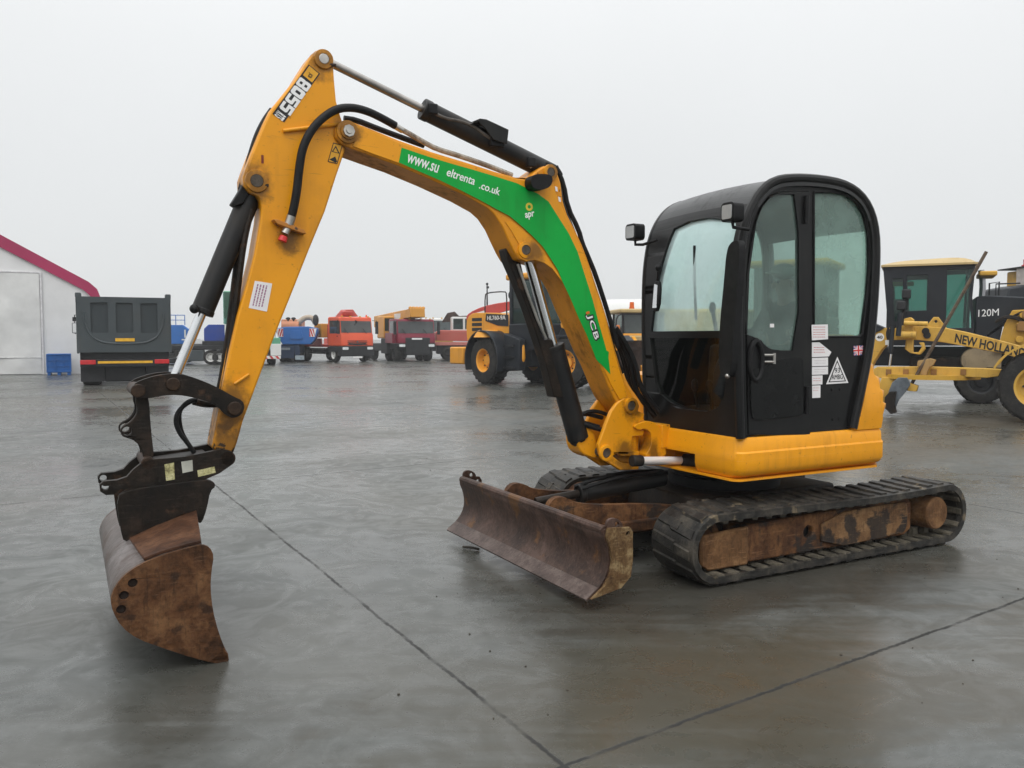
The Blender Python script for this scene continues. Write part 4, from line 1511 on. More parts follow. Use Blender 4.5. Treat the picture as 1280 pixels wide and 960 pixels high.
# weathered front edge hoses of the bucket ram
for k, (dx, vv) in enumerate(((0, 0.04), (-5, -0.03))):
    b = MB()
    b.tube([at(x + dx, y, v=vv) for x, y in ((314, 262), (305, 300), (299, 345), (294, 390), (289, 430), (282, 475), (275, 505), (262, 506), (246, 502))], 0.018, 8, 2)
    b.build('stick_hose', GREASY, stick)
b = MB()
b.tube([at(x, y, v=0.0) for x, y in ((341, 138), (331, 152), (322, 170), (315, 192), (308, 218), (302, 238))], 0.022, 10, 2)
b.build('stick_hose', BLACKM, stick)

# ---------------------------------------------------------------- bucket ram
q0, q1 = at(320.5, 226.5, v=0), at(216, 478, v=0)
bk = ram('bucket_ram', q0, q1, 0.665, 0.060, 0.027, CHROME, gland=0.03)
b = MB()
b.ball(at(243, 386, v=0.062), 0.026, 12, 8)
b.plate(uz([(303, 226), (297, 240), (287, 256), (293, 260), (302, 256), (310, 240)], 0.0), [], 0.1, side(-0.03))
b.build('ram_port', BLACKM, bk, 0.006)

LINKP = rusty('link_pin', [(0.014, 0.009, 0.006), (0.05, 0.028, 0.016)], 12, 0.5, 0.2)
# ---------------------------------------------------------------- bucket linkage and hitch
for sg in (1, -1):
    vv = 0.115 if sg > 0 else -0.150
    b = MB()
    b.plate(chaikin(uz([(165, 486), (167, 480), (173.6, 475.5), (196, 468.5), (216.6, 466.5), (233.8, 469), (256, 477), (273, 485), (290.5, 495), (301.6, 500), (305, 508), (300.8, 518), (290.5, 522.5), (281.9, 519), (271.6, 508), (261, 502), (244, 497), (221.7, 493), (202.8, 494), (185.6, 497.5), (174, 498), (167, 493)], 0.12), 1), [], 0.035, side(vv))
    b.build('tipping_link', GREASY, EX, 0.006)
    b = MB()
    vv2 = 0.075 if sg > 0 else -0.110
    lug2 = circle(uz([(158.6, 538.7)], 0.1)[0], 0.023, 12)
    b.plate(chaikin(uz([(169, 484), (178, 484), (186, 496), (188, 529), (190.8, 556), (193, 574), (179, 574), (178, 565), (173.6, 556), (166, 549.5), (159, 547.5), (152, 545), (150, 537.5), (154, 531.5), (161.6, 528), (168.4, 521), (172, 512), (169, 502)], 0.1), 1), [list(reversed(lug2))], 0.033, side(vv2))
    b.build('bucket_link', GREASY, EX, 0.005)
for (px, py, r) in ((215.5, 480, 0.035), (172, 488, 0.036), (292, 510, 0.038), (184, 578, 0.034), (283, 572, 0.042)):
    c = uz([(px, py)], 0.12)[0]
    b = MB()
    pin(b, c, -0.165, 0.165, r)
    b.build('linkage_pin', LINKP, EX, 0.005)
for sg in (1, -1):
    vv = 0.125 if sg > 0 else -0.165
    b = MB()
    lug3 = circle(uz([(131.5, 607)], 0.13)[0], 0.018, 12)
    b.plate(uz([(192.5, 573), (230, 570), (264.7, 563), (276, 560), (288, 563.5), (292, 573), (287, 581), (273, 590.6), (256, 598), (233.8, 603), (204.5, 606.5), (170, 609), (149.5, 610.5), (142, 617), (132, 617.5), (125, 613), (124, 605), (129, 600.5), (146, 599), (158, 595), (166, 586), (178.7, 576)], 0.13), [list(reversed(lug3))], 0.04, side(vv))
    h_ = b.build('quick_hitch', GREASY, EX, 0.006)
    if sg > 0:
        HV = vv + 0.041
        for pts in ([(205.5, 580.5), (217.5, 578.2), (218.6, 599.2), (207.6, 601.0)], [(226.5, 577.2), (240.5, 575.0), (241.2, 588.6), (228.2, 591.4)], [(246.6, 588.0), (268.0, 583.2), (269.6, 590.8), (247.6, 596.2)]):
            p_ = MB()
            p_.plate(uz(pts, HV), [], 0.0015, side(HV))
            p_.build('aged_label', AGED if pts[0][0] != 226.5 else plain('grey_label', (0.40, 0.40, 0.35), 0.5, var=0.2), h_)
b = MB()
b.plate(uz([(194, 578), (262, 568), (270, 586), (234, 598), (180, 604), (165, 598)], 0.13), [], 0.24, side(-0.12))
b.build('hitch_body', GREASY, EX, 0.01)
for k in (0, 1):
    b = MB()
    b.tube([at(x, y, v=0.03 - 0.06 * k) for x, y in ((262 - 8 * k, 502), (244 - 4 * k, 499), (232 - 3 * k, 505 + 2 * k), (222 - 4 * k + 6 * k, 515), (219 + 5 * k, 527), (224 + 3 * k, 541), (234, 553), (243, 566))], 0.0125, 8, 2)
    b.build('hitch_hose', BLACKM, EX)

# ---------------------------------------------------------------- bucket
BKV = 0.76
plate_px = [(145, 732), (153, 721), (172, 707), (203, 694), (234, 685), (253, 680.5), (262.5, 684), (267.5, 695), (264.5, 713), (263, 735), (266, 763), (273.4, 791), (284, 818), (286, 829.5), (272, 830), (240.6, 822.5), (203, 810), (172, 799), (152, 784), (141, 765), (138, 751), (140.6, 740)]
bp_ = chaikin(uz(plate_px, BKV), 1)
holes = [list(reversed(circle(uz([p], BKV)[0], 0.021, 14))) for p in ((166, 729), (155, 744.5), (151.5, 762))]
bucket = None
for sg in (1, -1):
    b = MB()
    b.plate(bp_, holes, 0.02, side(BKV - 0.02 if sg > 0 else -BKV))
    o = b.build('bucket_side_plate', BUCKM, EX, 0.004)
    for p in ((166, 729), (155, 744.5), (151.5, 762)):
        b = MB()
        b.plate(circle(uz([p], BKV)[0], 0.0225, 14), [], 0.006, side(sg * BKV - (0.0205 if sg > 0 else -0.0145)))
        b.build('hole_shade_disc', plain('hole_shade_dark', (0.016, 0.009, 0.006), 0.8), o)  # dark backing disc paints the shade inside each bucket hole
shell_px = plate_px[5::-1] + plate_px[:13:-1][::1]
order = [(253, 680.5), (234, 685), (203, 694), (172, 707), (153, 721), (145, 732), (140.6, 740), (138, 751), (141, 765), (152, 784), (172, 799), (203, 810), (240.6, 822.5), (272, 830), (286, 829.5)]
so = chaikin(uz(order, BKV), 2, closed=False)
cx_ = sum(p[0] for p in so) / len(so)
cz_ = sum(p[1] for p in so) / len(so)
inner = []
for i, p in enumerate(so):
    a, c = so[max(0, i - 1)], so[min(len(so) - 1, i + 1)]
    d = Vector((c[0] - a[0], c[1] - a[1])).normalized()
    nrm = Vector((-d.y, d.x))
    if nrm.dot(Vector((cx_ - p[0], cz_ - p[1]))) < 0:
        nrm = -nrm
    inner.append((p[0] + nrm.x * 0.018, p[1] + nrm.y * 0.018))
b = MB()
for (A, B) in ((so, inner),):
    rings = [[(p[0], v, p[1]) for p in A] + [(p[0], v, p[1]) for p in reversed(B)] for v in (-BKV + 0.021, -0.3, 0.3, BKV - 0.021)]
    b.loft(rings)
b.build('bucket_shell', SHELLM, EX, 0)
# reinforcing wrap on the top and the cutting lip
b = MB()
wr = uz([(253, 679.6), (234, 684), (203, 693), (181, 702)], BKV)
wf = uz([(245.5, 636), (226, 643), (196, 655), (160, 672)], 0.12)
b.loft([[(p[0] + 0.002, 0.735, p[1] + 0.012) for p in wr] + [(p[0], 0.735, p[1] - 0.004) for p in reversed(wr)],
        [(p[0] + 0.002, 0.12, p[1] + 0.012) for p in wf] + [(p[0], 0.12, p[1] - 0.006) for p in reversed(wf)],
        [(p[0] + 0.002, -0.62, p[1] + 0.012) for p in wf] + [(p[0], -0.62, p[1] - 0.006) for p in reversed(wf)]])
b.build('bucket_top_plate', rusty('top_plate_rust', [(0.03, 0.013, 0.007), (0.07, 0.030, 0.015), (0.12, 0.056, 0.028)], 5.0, 0.6, 0.35), EX, 0.003, seg=1)
b = MB()
lp = uz([(286.5, 829.5), (285, 817), (279, 812), (262, 826)], BKV)
tooth = []
b.loft([[(p[0], v, max(0.003, p[1])) for p in lp] for v in (-BKV, BKV)])
b.build('cutting_lip', BUCKM, EX, 0.003)
# hanger ears on the middle of the bucket
for vv in (0.15, -0.19):
    b = MB()
    b.plate(chaikin(uz([(145, 620), (160, 612), (200, 606), (255, 599), (266, 601), (269, 607), (262, 613), (258, 634), (252, 652), (247, 653), (241, 636), (206, 652), (170, 668), (155, 678), (150, 660)], 0.17), 1), [], 0.045, side(vv))
    b.build('bucket_ear', GREASY, EX, 0.006)
b = MB()
b.plate(chaikin(uz([(150, 625), (200, 612), (250, 605), (252, 640), (238, 632), (200, 646), (160, 664), (153, 650)], 0.17), 1), [], 0.24, side(-0.12))
b.build('ear_block', GREASY, EX, 0.01)

# ---------------------------------------------------------------- the person in the cab
def skin_body(name, verts, edges, radii, mat, parent, levels=2):
    me = bpy.data.meshes.new(name)
    me.from_pydata(verts, edges, [])
    o = bpy.data.objects.new(name, me)
    COL.objects.link(o)
    o.parent = parent
    sm = o.modifiers.new('skin', 'SKIN')
    sm.use_smooth_shade = True
    if not me.skin_vertices:
        me.skin_vertices.new()
    for i, r_ in enumerate(radii):
        me.skin_vertices[0].data[i].radius = (r_, r_) if isinstance(r_, (int, float)) else r_
    me.skin_vertices[0].data[0].use_root = True
    ss = o.modifiers.new('round', 'SUBSURF')
    ss.levels = levels
    ss.render_levels = levels
    me.materials.append(mat)
    return o


PS = empty('person', C0 + FW * (-0.17) + LF * 0.38 + Vector((0, 0, 0.89)), TH)
tag(PS, 'person in a dark jacket and pale cap sitting behind the fogged cab door glass', 'person')
SKIN = plain('skin', (0.36, 0.20, 0.15), 0.55)
JACK = plain('dark_jacket', (0.02, 0.022, 0.026), 0.8, var=0.3)
TROU = plain('dark_trousers', (0.03, 0.032, 0.04), 0.8)
CAPM = plain('pale_cap', (0.45, 0.47, 0.46), 0.8)
V = [(-0.06, 0, 0.47), (-0.09, 0, 0.64), (-0.09, 0, 0.84), (-0.07, 0, 0.93), (-0.05, 0, 1.0), (-0.03, 0, 1.10),
     (-0.08, 0.17, 0.85), (0.0, 0.24, 0.66), (0.20, 0.27, 0.70), (-0.08, -0.17, 0.85), (0.0, -0.24, 0.66), (0.20, -0.27, 0.70),
     (0.02, 0.10, 0.47), (0.40, 0.13, 0.50), (0.47, 0.13, 0.10), (0.60, 0.13, 0.06), (0.02, -0.10, 0.47), (0.40, -0.13, 0.50), (0.47, -0.13, 0.10), (0.60, -0.13, 0.06)]
E_ = [(0, 1), (1, 2), (2, 3), (3, 4), (4, 5), (2, 6), (6, 7), (7, 8), (2, 9), (9, 10), (10, 11), (0, 12), (12, 13), (13, 14), (14, 15), (0, 16), (16, 17), (17, 18), (18, 19)]
RR = [(0.13, 0.10), (0.13, 0.10), (0.14, 0.10), 0.055, 0.062, 0.088, 0.06, 0.048, 0.035, 0.06, 0.048, 0.035, 0.085, 0.065, 0.045, 0.04, 0.085, 0.065, 0.045, 0.04]
skin_body('body', V, E_, RR, SKIN, PS)
jr = [(0.15, 0.115), (0.15, 0.115), (0.16, 0.12), 0.07, 0, 0, 0.075, 0.062, 0.048, 0.075, 0.062, 0.048]
jv = V[:4] + V[6:12]
je = [(0, 1), (1, 2), (2, 3), (2, 4), (4, 5), (5, 6), (2, 7), (7, 8), (8, 9)]
skin_body('jacket', jv, je, [(0.155, 0.12), (0.155, 0.12), (0.165, 0.125), 0.07, 0.078, 0.064, 0.05, 0.078, 0.064, 0.05], JACK, PS)
tv = [V[0]] + V[12:20]
skin_body('trousers', tv, [(0, 1), (1, 2), (2, 3), (3, 4), (0, 5), (5, 6), (6, 7), (7, 8)], [(0.14, 0.11), 0.095, 0.078, 0.06, 0.055, 0.095, 0.078, 0.06, 0.055], TROU, PS)
b = MB()
b.ball((-0.035, 0, 1.145), (0.098, 0.085, 0.06), 18, 10)
b.plate(chaikin([(0.03, -0.065), (0.12, -0.05), (0.13, 0.05), (0.03, 0.065)], 2), [], 0.012, lambda a, b_, d: (a, b_, 1.125 + d))
b.build('cap', CAPM, PS)
b = MB()
for s_ in (-1, 1):
    b.ball((0.052, 0.033 * s_, 1.065), 0.012, 8, 6)
b.build('eyes', INK, PS)
b = MB()
b.ball((0.066, 0, 1.04), (0.02, 0.012, 0.022), 8, 6)
for s_ in (-1, 1):
    b.ball((-0.03, 0.085 * s_, 1.05), (0.02, 0.01, 0.03), 8, 6)
b.build('nose_and_ears', SKIN, PS)
# ================================================================== THE YARD AND WHAT STANDS IN IT
def wet_concrete():
    k = NT('wet_concrete')
    pos = k.tc.outputs['Object']
    big = k.noise(0.16, 5, 0.6, dist=0.8)
    mid = k.noise(0.75, 7, 0.66, dist=1.6)
    swl = k.noise(2.6, 6, 0.62, dist=2.2)
    fine = k.noise(13.0, 6, 0.68)
    grit = k.noise(85.0, 3, 0.6)
    wide = k.noise(1.0, 5, 0.62, k.coords((0.10, 0.46, 1), rot=(0, 0, R(-8))), 0.6)
    drag = k.noise(1.0, 5, 0.65, k.coords((0.9, 9.0, 1), rot=(0, 0, R(-31))), 0.8)
    drag2 = k.noise(1.0, 5, 0.65, k.coords((1.1, 10.0, 1), rot=(0, 0, R(52))), 0.9)
    mix_n = k.math('ADD', k.math('ADD', k.math('MULTIPLY', mid, 0.42), k.math('MULTIPLY', swl, 0.26)), k.math('ADD', k.math('MULTIPLY', fine, 0.18), k.math('MULTIPLY', drag, 0.14)))
    base = k.ramp(mix_n, [(0.38, (0.026, 0.028, 0.025)), (0.46, (0.056, 0.061, 0.057)), (0.55, (0.088, 0.094, 0.090)), (0.64, (0.140, 0.147, 0.143))])
    base = k.mix(k.math('MULTIPLY', k.step(big, 0.38, 0.66), 0.55), base, (0.094, 0.085, 0.066))
    base = k.mix(k.math('MULTIPLY', k.step(drag2, 0.56, 0.70), 0.35), base, (0.055, 0.052, 0.045))
    base = k.mix(k.math('MULTIPLY', k.step(fine, 0.54, 0.72), 0.30), base, (0.050, 0.048, 0.042))
    base = k.mix(k.math('MULTIPLY', k.step(grit, 0.56, 0.70), 0.16), base, (0.24, 0.24, 0.23))
    sp = k.n('ShaderNodeSeparateXYZ')
    k.link(pos, sp.inputs[0])

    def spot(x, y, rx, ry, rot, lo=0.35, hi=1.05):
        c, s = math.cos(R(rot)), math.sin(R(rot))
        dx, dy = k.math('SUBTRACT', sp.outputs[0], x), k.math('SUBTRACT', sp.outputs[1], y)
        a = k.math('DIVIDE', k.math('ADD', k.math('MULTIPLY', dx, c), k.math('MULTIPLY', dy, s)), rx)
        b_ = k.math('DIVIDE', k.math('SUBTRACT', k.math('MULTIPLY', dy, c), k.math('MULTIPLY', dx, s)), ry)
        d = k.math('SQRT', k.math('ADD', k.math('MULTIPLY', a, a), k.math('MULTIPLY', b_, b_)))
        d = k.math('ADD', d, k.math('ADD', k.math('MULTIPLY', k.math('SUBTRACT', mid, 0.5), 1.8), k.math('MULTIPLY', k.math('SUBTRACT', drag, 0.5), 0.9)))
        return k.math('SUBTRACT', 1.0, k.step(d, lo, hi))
    # mud-stained and wet patches, and darker ones around the machines, blade and bucket
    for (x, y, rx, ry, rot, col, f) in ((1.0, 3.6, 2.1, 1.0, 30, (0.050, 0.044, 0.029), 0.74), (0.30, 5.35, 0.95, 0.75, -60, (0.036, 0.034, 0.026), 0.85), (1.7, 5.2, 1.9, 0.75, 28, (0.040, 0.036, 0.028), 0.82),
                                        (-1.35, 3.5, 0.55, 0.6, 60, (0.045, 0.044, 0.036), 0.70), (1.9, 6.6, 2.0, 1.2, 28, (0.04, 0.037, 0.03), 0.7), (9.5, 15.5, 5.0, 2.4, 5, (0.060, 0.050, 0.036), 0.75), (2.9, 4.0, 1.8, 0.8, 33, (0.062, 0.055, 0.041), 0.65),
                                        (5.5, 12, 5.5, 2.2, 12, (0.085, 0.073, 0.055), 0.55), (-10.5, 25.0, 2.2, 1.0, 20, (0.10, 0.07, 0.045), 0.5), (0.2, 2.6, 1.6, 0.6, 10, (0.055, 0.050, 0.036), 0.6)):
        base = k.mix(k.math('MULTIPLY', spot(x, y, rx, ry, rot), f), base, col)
    # long tyre smears
    base = k.mix(k.math('MULTIPLY', k.step(wide, 0.52, 0.66), 0.38), base, (0.058, 0.054, 0.046))

    # sawn joints between the slabs
    wob = k.math('MULTIPLY', k.math('SUBTRACT', k.noise(2.2, 4, 0.6), 0.5), 0.035)
    wob2 = k.math('MULTIPLY', k.math('SUBTRACT', k.noise(22, 5, 0.75), 0.5), 0.030)

    def joint(ang, off, period):
        c, s = math.cos(R(ang)), math.sin(R(ang))
        t = k.math('ADD', k.math('MULTIPLY', sp.outputs[0], c), k.math('MULTIPLY', sp.outputs[1], s))
        t = k.math('ADD', k.math('ADD', k.math('SUBTRACT', t, off), wob), wob2)
        t = k.math('DIVIDE', t, period)
        fr = k.math('ABSOLUTE', k.math('SUBTRACT', t, k.math('ROUND', t)))
        d = k.math('MULTIPLY', fr, period)
        return k.math('SUBTRACT', 1.0, k.step(d, 0.004, 0.015)), k.math('SUBTRACT', 1.0, k.step(d, 0.02, 0.14))
    # line A runs (3.33,-5.79) through (0.19,2.92); line B runs (2.79,1.83) through the same point
    na, nb = 30.1, -56.0 + 180
    oa = 0.19 * math.cos(R(na)) + 2.92 * math.sin(R(na))
    ob = 0.19 * math.cos(R(nb)) + 2.92 * math.sin(R(nb))
    j1, s1 = joint(na, oa, 5.9)
    j2, s2 = joint(nb, ob, 6.65)
    jj = k.math('MAXIMUM', j1, j2)
    brk = k.math('ADD', 0.22, k.math('MULTIPLY', k.step(k.noise(2.6, 5, 0.7), 0.38, 0.56), 0.78))
    jj = k.math('MULTIPLY', jj, brk)
    base = k.mix(k.math('MULTIPLY', jj, 0.88), base, (0.016, 0.015, 0.013))
    base = k.mix(k.math('MULTIPLY', k.math('MULTIPLY', k.math('MAXIMUM', s1, s2), k.step(mid, 0.35, 0.65)), 0.22), base, (0.085, 0.08, 0.07))
    # wetness: thin film nearly everywhere, puddled in the low spots
    wet = k.math('ADD', k.math('MULTIPLY', k.step(k.noise(0.35, 5, 0.6, dist=0.5), 0.32, 0.66), 0.75), k.math('MULTIPLY', k.step(wide, 0.45, 0.65), 0.25))
    wet = k.math('ADD', k.math('MULTIPLY', wet, 0.7), k.math('MULTIPLY', k.step(swl, 0.40, 0.62), 0.3))
    base = k.mix(k.math('MULTIPLY', wet, 0.30), base, (0.030, 0.031, 0.028))
    base = k.mix(k.math('MULTIPLY', jj, 0.92), base, (0.010, 0.010, 0.009))
    rg = k.math('SUBTRACT', 0.45, k.math('MULTIPLY', wet, 0.33))
    rg = k.math('ADD', rg, k.math('MULTIPLY', jj, 0.4))
    rg = k.math('ADD', rg, k.math('MULTIPLY', k.math('SUBTRACT', fine, 0.5), 0.16))
    h = k.math('SUBTRACT', k.math('ADD', k.math('MULTIPLY', fine, 0.4), k.math('ADD', k.math('MULTIPLY', grit, 0.15), k.math('MULTIPLY', swl, 0.22))), k.math('MULTIPLY', jj, 1.2))
    p = k.n('ShaderNodeBsdfPrincipled')
    k.link(base, p.inputs['Base Color'])
    k.link(rg, p.inputs['Roughness'])
    k.link(k.math('ADD', 0.34, k.math('MULTIPLY', wet, 0.34)), p.inputs['Specular IOR Level'])
    k.link(k.bump(h, 0.11, 0.010), p.inputs['Normal'])
    return k.done(p.outputs[0])


gm = MB()
gm.grid(lambda a, b_: (-400 + 800 * a, -60 + 660 * b_, 0.0), 8, 8)
tag(gm.build('ground', wet_concrete()), kind='structure')

# common materials for the parked machines
TYRE = rusty('tyre_rubber', [(0.012, 0.012, 0.012), (0.022, 0.021, 0.020), (0.045, 0.042, 0.037)], 5.0, 0.75, 0.25)
DARKM = plain('dark_chassis', (0.016, 0.017, 0.019), 0.6, var=0.3, scale=3)
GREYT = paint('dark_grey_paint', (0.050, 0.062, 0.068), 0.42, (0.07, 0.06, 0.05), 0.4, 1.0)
GREYD = paint('shadow_grey_paint', (0.030, 0.040, 0.045), 0.5, (0.05, 0.045, 0.04), 0.4, 1.0)  # truck grey darkened, shade painted into the tailgate recesses
LOADY = paint('loader_yellow', (0.72, 0.31, 0.02), 0.42, (0.25, 0.13, 0.05), 0.35, 0.9)
NHY = paint('faded_yellow', (0.58, 0.345, 0.055), 0.5, (0.20, 0.11, 0.04), 0.6, 2.0, 0.05, chips=0.72, chip_col=(0.16, 0.08, 0.035))
CATY = paint('grader_yellow', (0.55, 0.31, 0.035), 0.5, (0.14, 0.085, 0.04), 0.55, 1.6, 0.05)
CHAR = paint('charcoal_paint', (0.011, 0.014, 0.019), 0.38, (0.04, 0.04, 0.04), 0.35, 1.4, 0.0, spec=0.25)
BEIGE = paint('beige_roof', (0.50, 0.37, 0.17), 0.5, (0.22, 0.15, 0.08), 0.5, 0.8, 0.05)
ORANGE = paint('truck_orange', (0.70, 0.090, 0.030), 0.35, (0.2, 0.08, 0.05), 0.25, 0.7)
REDC = paint('crane_red', (0.44, 0.040, 0.030), 0.4, (0.12, 0.05, 0.04), 0.3, 0.7)
MAROON = paint('maroon_paint', (0.20, 0.010, 0.030), 0.35, (0.08, 0.03, 0.03), 0.25, 0.7)
CRANEY = paint('crane_yellow', (0.58, 0.26, 0.025), 0.4, (0.2, 0.12, 0.05), 0.35, 0.7)
BLUEC = paint('crane_blue', (0.020, 0.13, 0.42), 0.4, (0.04, 0.07, 0.12), 0.3, 0.7)
BLUED = paint('deep_blue', (0.012, 0.030, 0.075), 0.5, (0.02, 0.03, 0.04), 0.3, 0.7)
SALMON = paint('faded_red', (0.46, 0.10, 0.075), 0.5, (0.3, 0.15, 0.12), 0.4, 0.8)
GREENC = paint('pale_green', (0.10, 0.33, 0.20), 0.45, (0.15, 0.22, 0.18), 0.3, 0.8)
OFFW = paint('off_white', (0.66, 0.66, 0.64), 0.5, (0.35, 0.33, 0.30), 0.35, 0.8, 0.1)
BROWNB = rusty('old_bucket_steel', [(0.03, 0.018, 0.014), (0.055, 0.032, 0.024), (0.09, 0.055, 0.04)], 1.2, 0.6, 0.2)
TENTW = plain('tent_canvas', (0.66, 0.66, 0.66), 0.75, var=0.06, scale=0.6)
TENTR = plain('crimson_canvas', (0.34, 0.022, 0.085), 0.7, var=0.08, scale=0.6)
CRATEB = plain('blue_plastic', (0.012, 0.10, 0.34), 0.5, var=0.15, scale=2)
VGLASS = glass('vehicle_glass', (0.34, 0.44, 0.43), 0.12, (0.3, 0.4, 0.4), 0.6)
GGLASS = glass('green_tinted_glass', (0.43, 0.66, 0.61), 0.10, (0.3, 0.5, 0.45), 0.8)
SKYGL = glass('windscreen_glass', (0.12, 0.16, 0.17), 0.45, (0.30, 0.36, 0.36), 0.5, gloss=1.6)  # pale film and extra gloss stand in for sky reflected in the panes
TAILR = plain('tail_lamp_red', (0.50, 0.015, 0.02), 0.25, coat=0.4)
REFL = plain('reflective_yellow', (0.72, 0.40, 0.03), 0.4)
CHEVR = plain('chevron_red', (0.50, 0.03, 0.03), 0.45)


def wheel(parent, c, r, w, sg, rim_m, rimr=0.56, lugs=0, seg=36, name='wheel'):
    """tyre standing on its tread; sg is the side (+1/-1 along y) its face looks to"""
    c = Vector(c)
    o = c - Vector((0, sg * w / 2, 0))
    mb = MB()
    mb.lathe(o, (0, sg, 0), [(w * 0.03, r * rimr), (0, r * 0.78), (w * 0.06, r * 0.93), (w * 0.17, r * 0.985), (w * 0.5, r), (w * 0.83, r * 0.985), (w * 0.94, r * 0.93), (w, r * 0.78), (w * 0.97, r * rimr)], seg, closed=True)
    for k in range(lugs):
        for h in (0, 1):
            a = 2 * math.pi * (k + 0.5 * h) / lugs
            m = Matrix.Translation(c) @ Matrix.Rotation(a, 4, 'Y') @ Matrix.Translation((0, (0.21 if h else -0.21) * w, r * 0.985)) @ Matrix.Rotation(R(28 if h else -28), 4, 'Z')
            mb.box(-r * 0.055, r * 0.055, -w * 0.19, w * 0.19, -0.04 * r, 0.026 * r, m)
    t = mb.build(name, TYRE, parent)
    mb = MB()
    rr = r * rimr
    mb.lathe(o, (0, sg, 0), [(w * 0.1, rr), (w * 0.93, rr + 0.012 * r), (w * 0.97, rr), (w * 0.93, rr * 0.9), (w * 0.62, rr * 0.78), (w * 0.60, rr * 0.45), (w * 0.72, rr * 0.42), (w * 0.74, rr * 0.2), (w * 0.74, 0.0)], 28)
    rim = mb.build('rim', rim_m, t)
    mb = MB()
    for k in range(8):
        a = 2 * math.pi * k / 8
        p = c + Vector((rr * 0.6 * math.cos(a), sg * w * 0.115, rr * 0.6 * math.sin(a)))
        mb.cyl(p, p + Vector((0, sg * 0.04, 0)), rr * 0.06, seg=6)
    mb.build('wheel_nut', DARKM, t)
    return t


def pl(parent, name, mat, outer, y0, y1, bevel=0.0, holes=()):
    """plate in the x-z plane from y0 to y1"""
    mb = MB()
    mb.plate(outer, [list(reversed(h)) for h in holes], y1 - y0, lambda a, b_, d: (a, y0 + d, b_))
    return mb.build(name, mat, parent, bevel)


def bx(parent, name, mat, x0, x1, y0, y1, z0, z1, bevel=0.0, taper=0.0):
    mb = MB()
    mb.box(x0, x1, y0, y1, z0, z1, taper=taper)
    return mb.build(name, mat, parent, bevel)


def tb(parent, name, mat, pts, r, smooth=0, seg=8):
    mb = MB()
    mb.tube(pts, r, seg, smooth)
    return mb.build(name, mat, parent)


def ground_at(px, Y):
    return ((px - 640) / F_PX * Y, Y, 0.0)


# ---------------------------------------------------------------- white tent with crimson edge
ta = R(26)
tent = empty('storage_tent', (-17.75, 36.0, 0), 0)
tent.rotation_euler = (0, 0, R(180) + ta)            # x runs along the gable to the left, y away from us is -y here
tag(tent, 'large white canvas storage tent with crimson gable edge', 'tent')
W_, EV, RG, DP_ = 20.0, 3.1, 9.4, 34.0
gab = [(0.0, 0.0), (0.0, EV), (0.18, EV + 0.52), (0.5, EV + 0.82), (W_ / 2, RG), (W_ - 0.5, EV + 0.82), (W_ - 0.18, EV + 0.52), (W_, EV), (W_, 0.0)]
mb = MB()
mb.plate(gab, [], 0.06, lambda a, b_, d: (a, -d, b_))
mb.build('gable_wall', TENTW, tent)
mb = MB()
mb.loft([[(p[0], -y, p[1]) for p in gab] + [(p[0] * 0.992 + 0.08, -y, p[1] * 0.985) for p in reversed(gab)] for y in (0.065, 8, 17, 26, DP_)])
mb.build('canvas_cover', TENTW, tent)
up = [p for p in gab[1:-1]]
edge_o = [(p[0], p[1] + 0.02) for p in up]
edge_i = [(0.30, EV - 0.1), (0.46, EV + 0.25), (0.72, EV + 0.50), (W_ / 2, RG - 0.62), (W_ - 0.72, EV + 0.50), (W_ - 0.46, EV + 0.25), (W_ - 0.30, EV - 0.1)]
mb = MB()
mb.plate([(-0.03, EV - 0.1)] + edge_o[0:] + [(W_ + 0.03, EV - 0.1)] + list(reversed(edge_i)), [], 0.10, lambda a, b_, d: (a, 0.005 + d, b_))
mb.build('gable_trim', TENTR, tent)
rnd = random.Random(5)
mb = MB()
def curtain(a, b_):
    x = 2.35 + 6.4 * a
    z = 0.03 + 4.20 * b_
    y = 0.07 + 0.045 * mnoise.noise(Vector((x * 0.6 + z * 0.5, 0, z * 0.8))) + 0.02 * mnoise.noise(Vector((x * 1.2 - z * 0.9, 3, z * 1.1)))
    return (x, y, z)
mb.grid(curtain, 60, 70)
ct = mb.build('door_curtain', plain('curtain_canvas', (0.62, 0.62, 0.61), 0.7, var=0.08, scale=1.0), tent)
mb = MB()
for z in (0.70,):
    mb.box(2.34, 8.8, 0.06, 0.105, z, z + 0.03)
mb.build('curtain_batten', plain('grey_batten', (0.58, 0.58, 0.57), 0.6), ct)
mb = MB()
mb.box(2.26, 2.33, 0.02, 0.08, 0, 4.25)
mb.box(2.26, 8.9, 0.02, 0.08, 4.25, 4.29)
mb.build('door_frame', plain('grey_frame', (0.60, 0.59, 0.60), 0.6), ct)

# ---------------------------------------------------------------- blue crate by the tent
cr = empty('plastic_crate', (*ground_at(74, 34.6)[:2], 0), R(26))
tag(cr, 'blue plastic box pallet standing against the white tent wall', 'crate')
bx(cr, 'crate_body', CRATEB, -0.44, 0.44, -0.4, 0.4, 0.10, 0.88, 0.02)
mb = MB()
for x in (-0.45, -0.15, 0.15, 0.412):
    mb.box(x, x + 0.035, -0.425, -0.402, 0.11, 0.86)
for z in (0.12, 0.36, 0.60, 0.83):
    mb.box(-0.45, 0.45, -0.43, -0.405, z, z + 0.04)
mb.build('crate_ribs', CRATEB, cr)
mb = MB()
for x in (-0.42, -0.06, 0.30):
    mb.box(x, x + 0.12, -0.4, 0.4, 0.0, 0.099)
mb.build('crate_feet', CRATEB, cr)

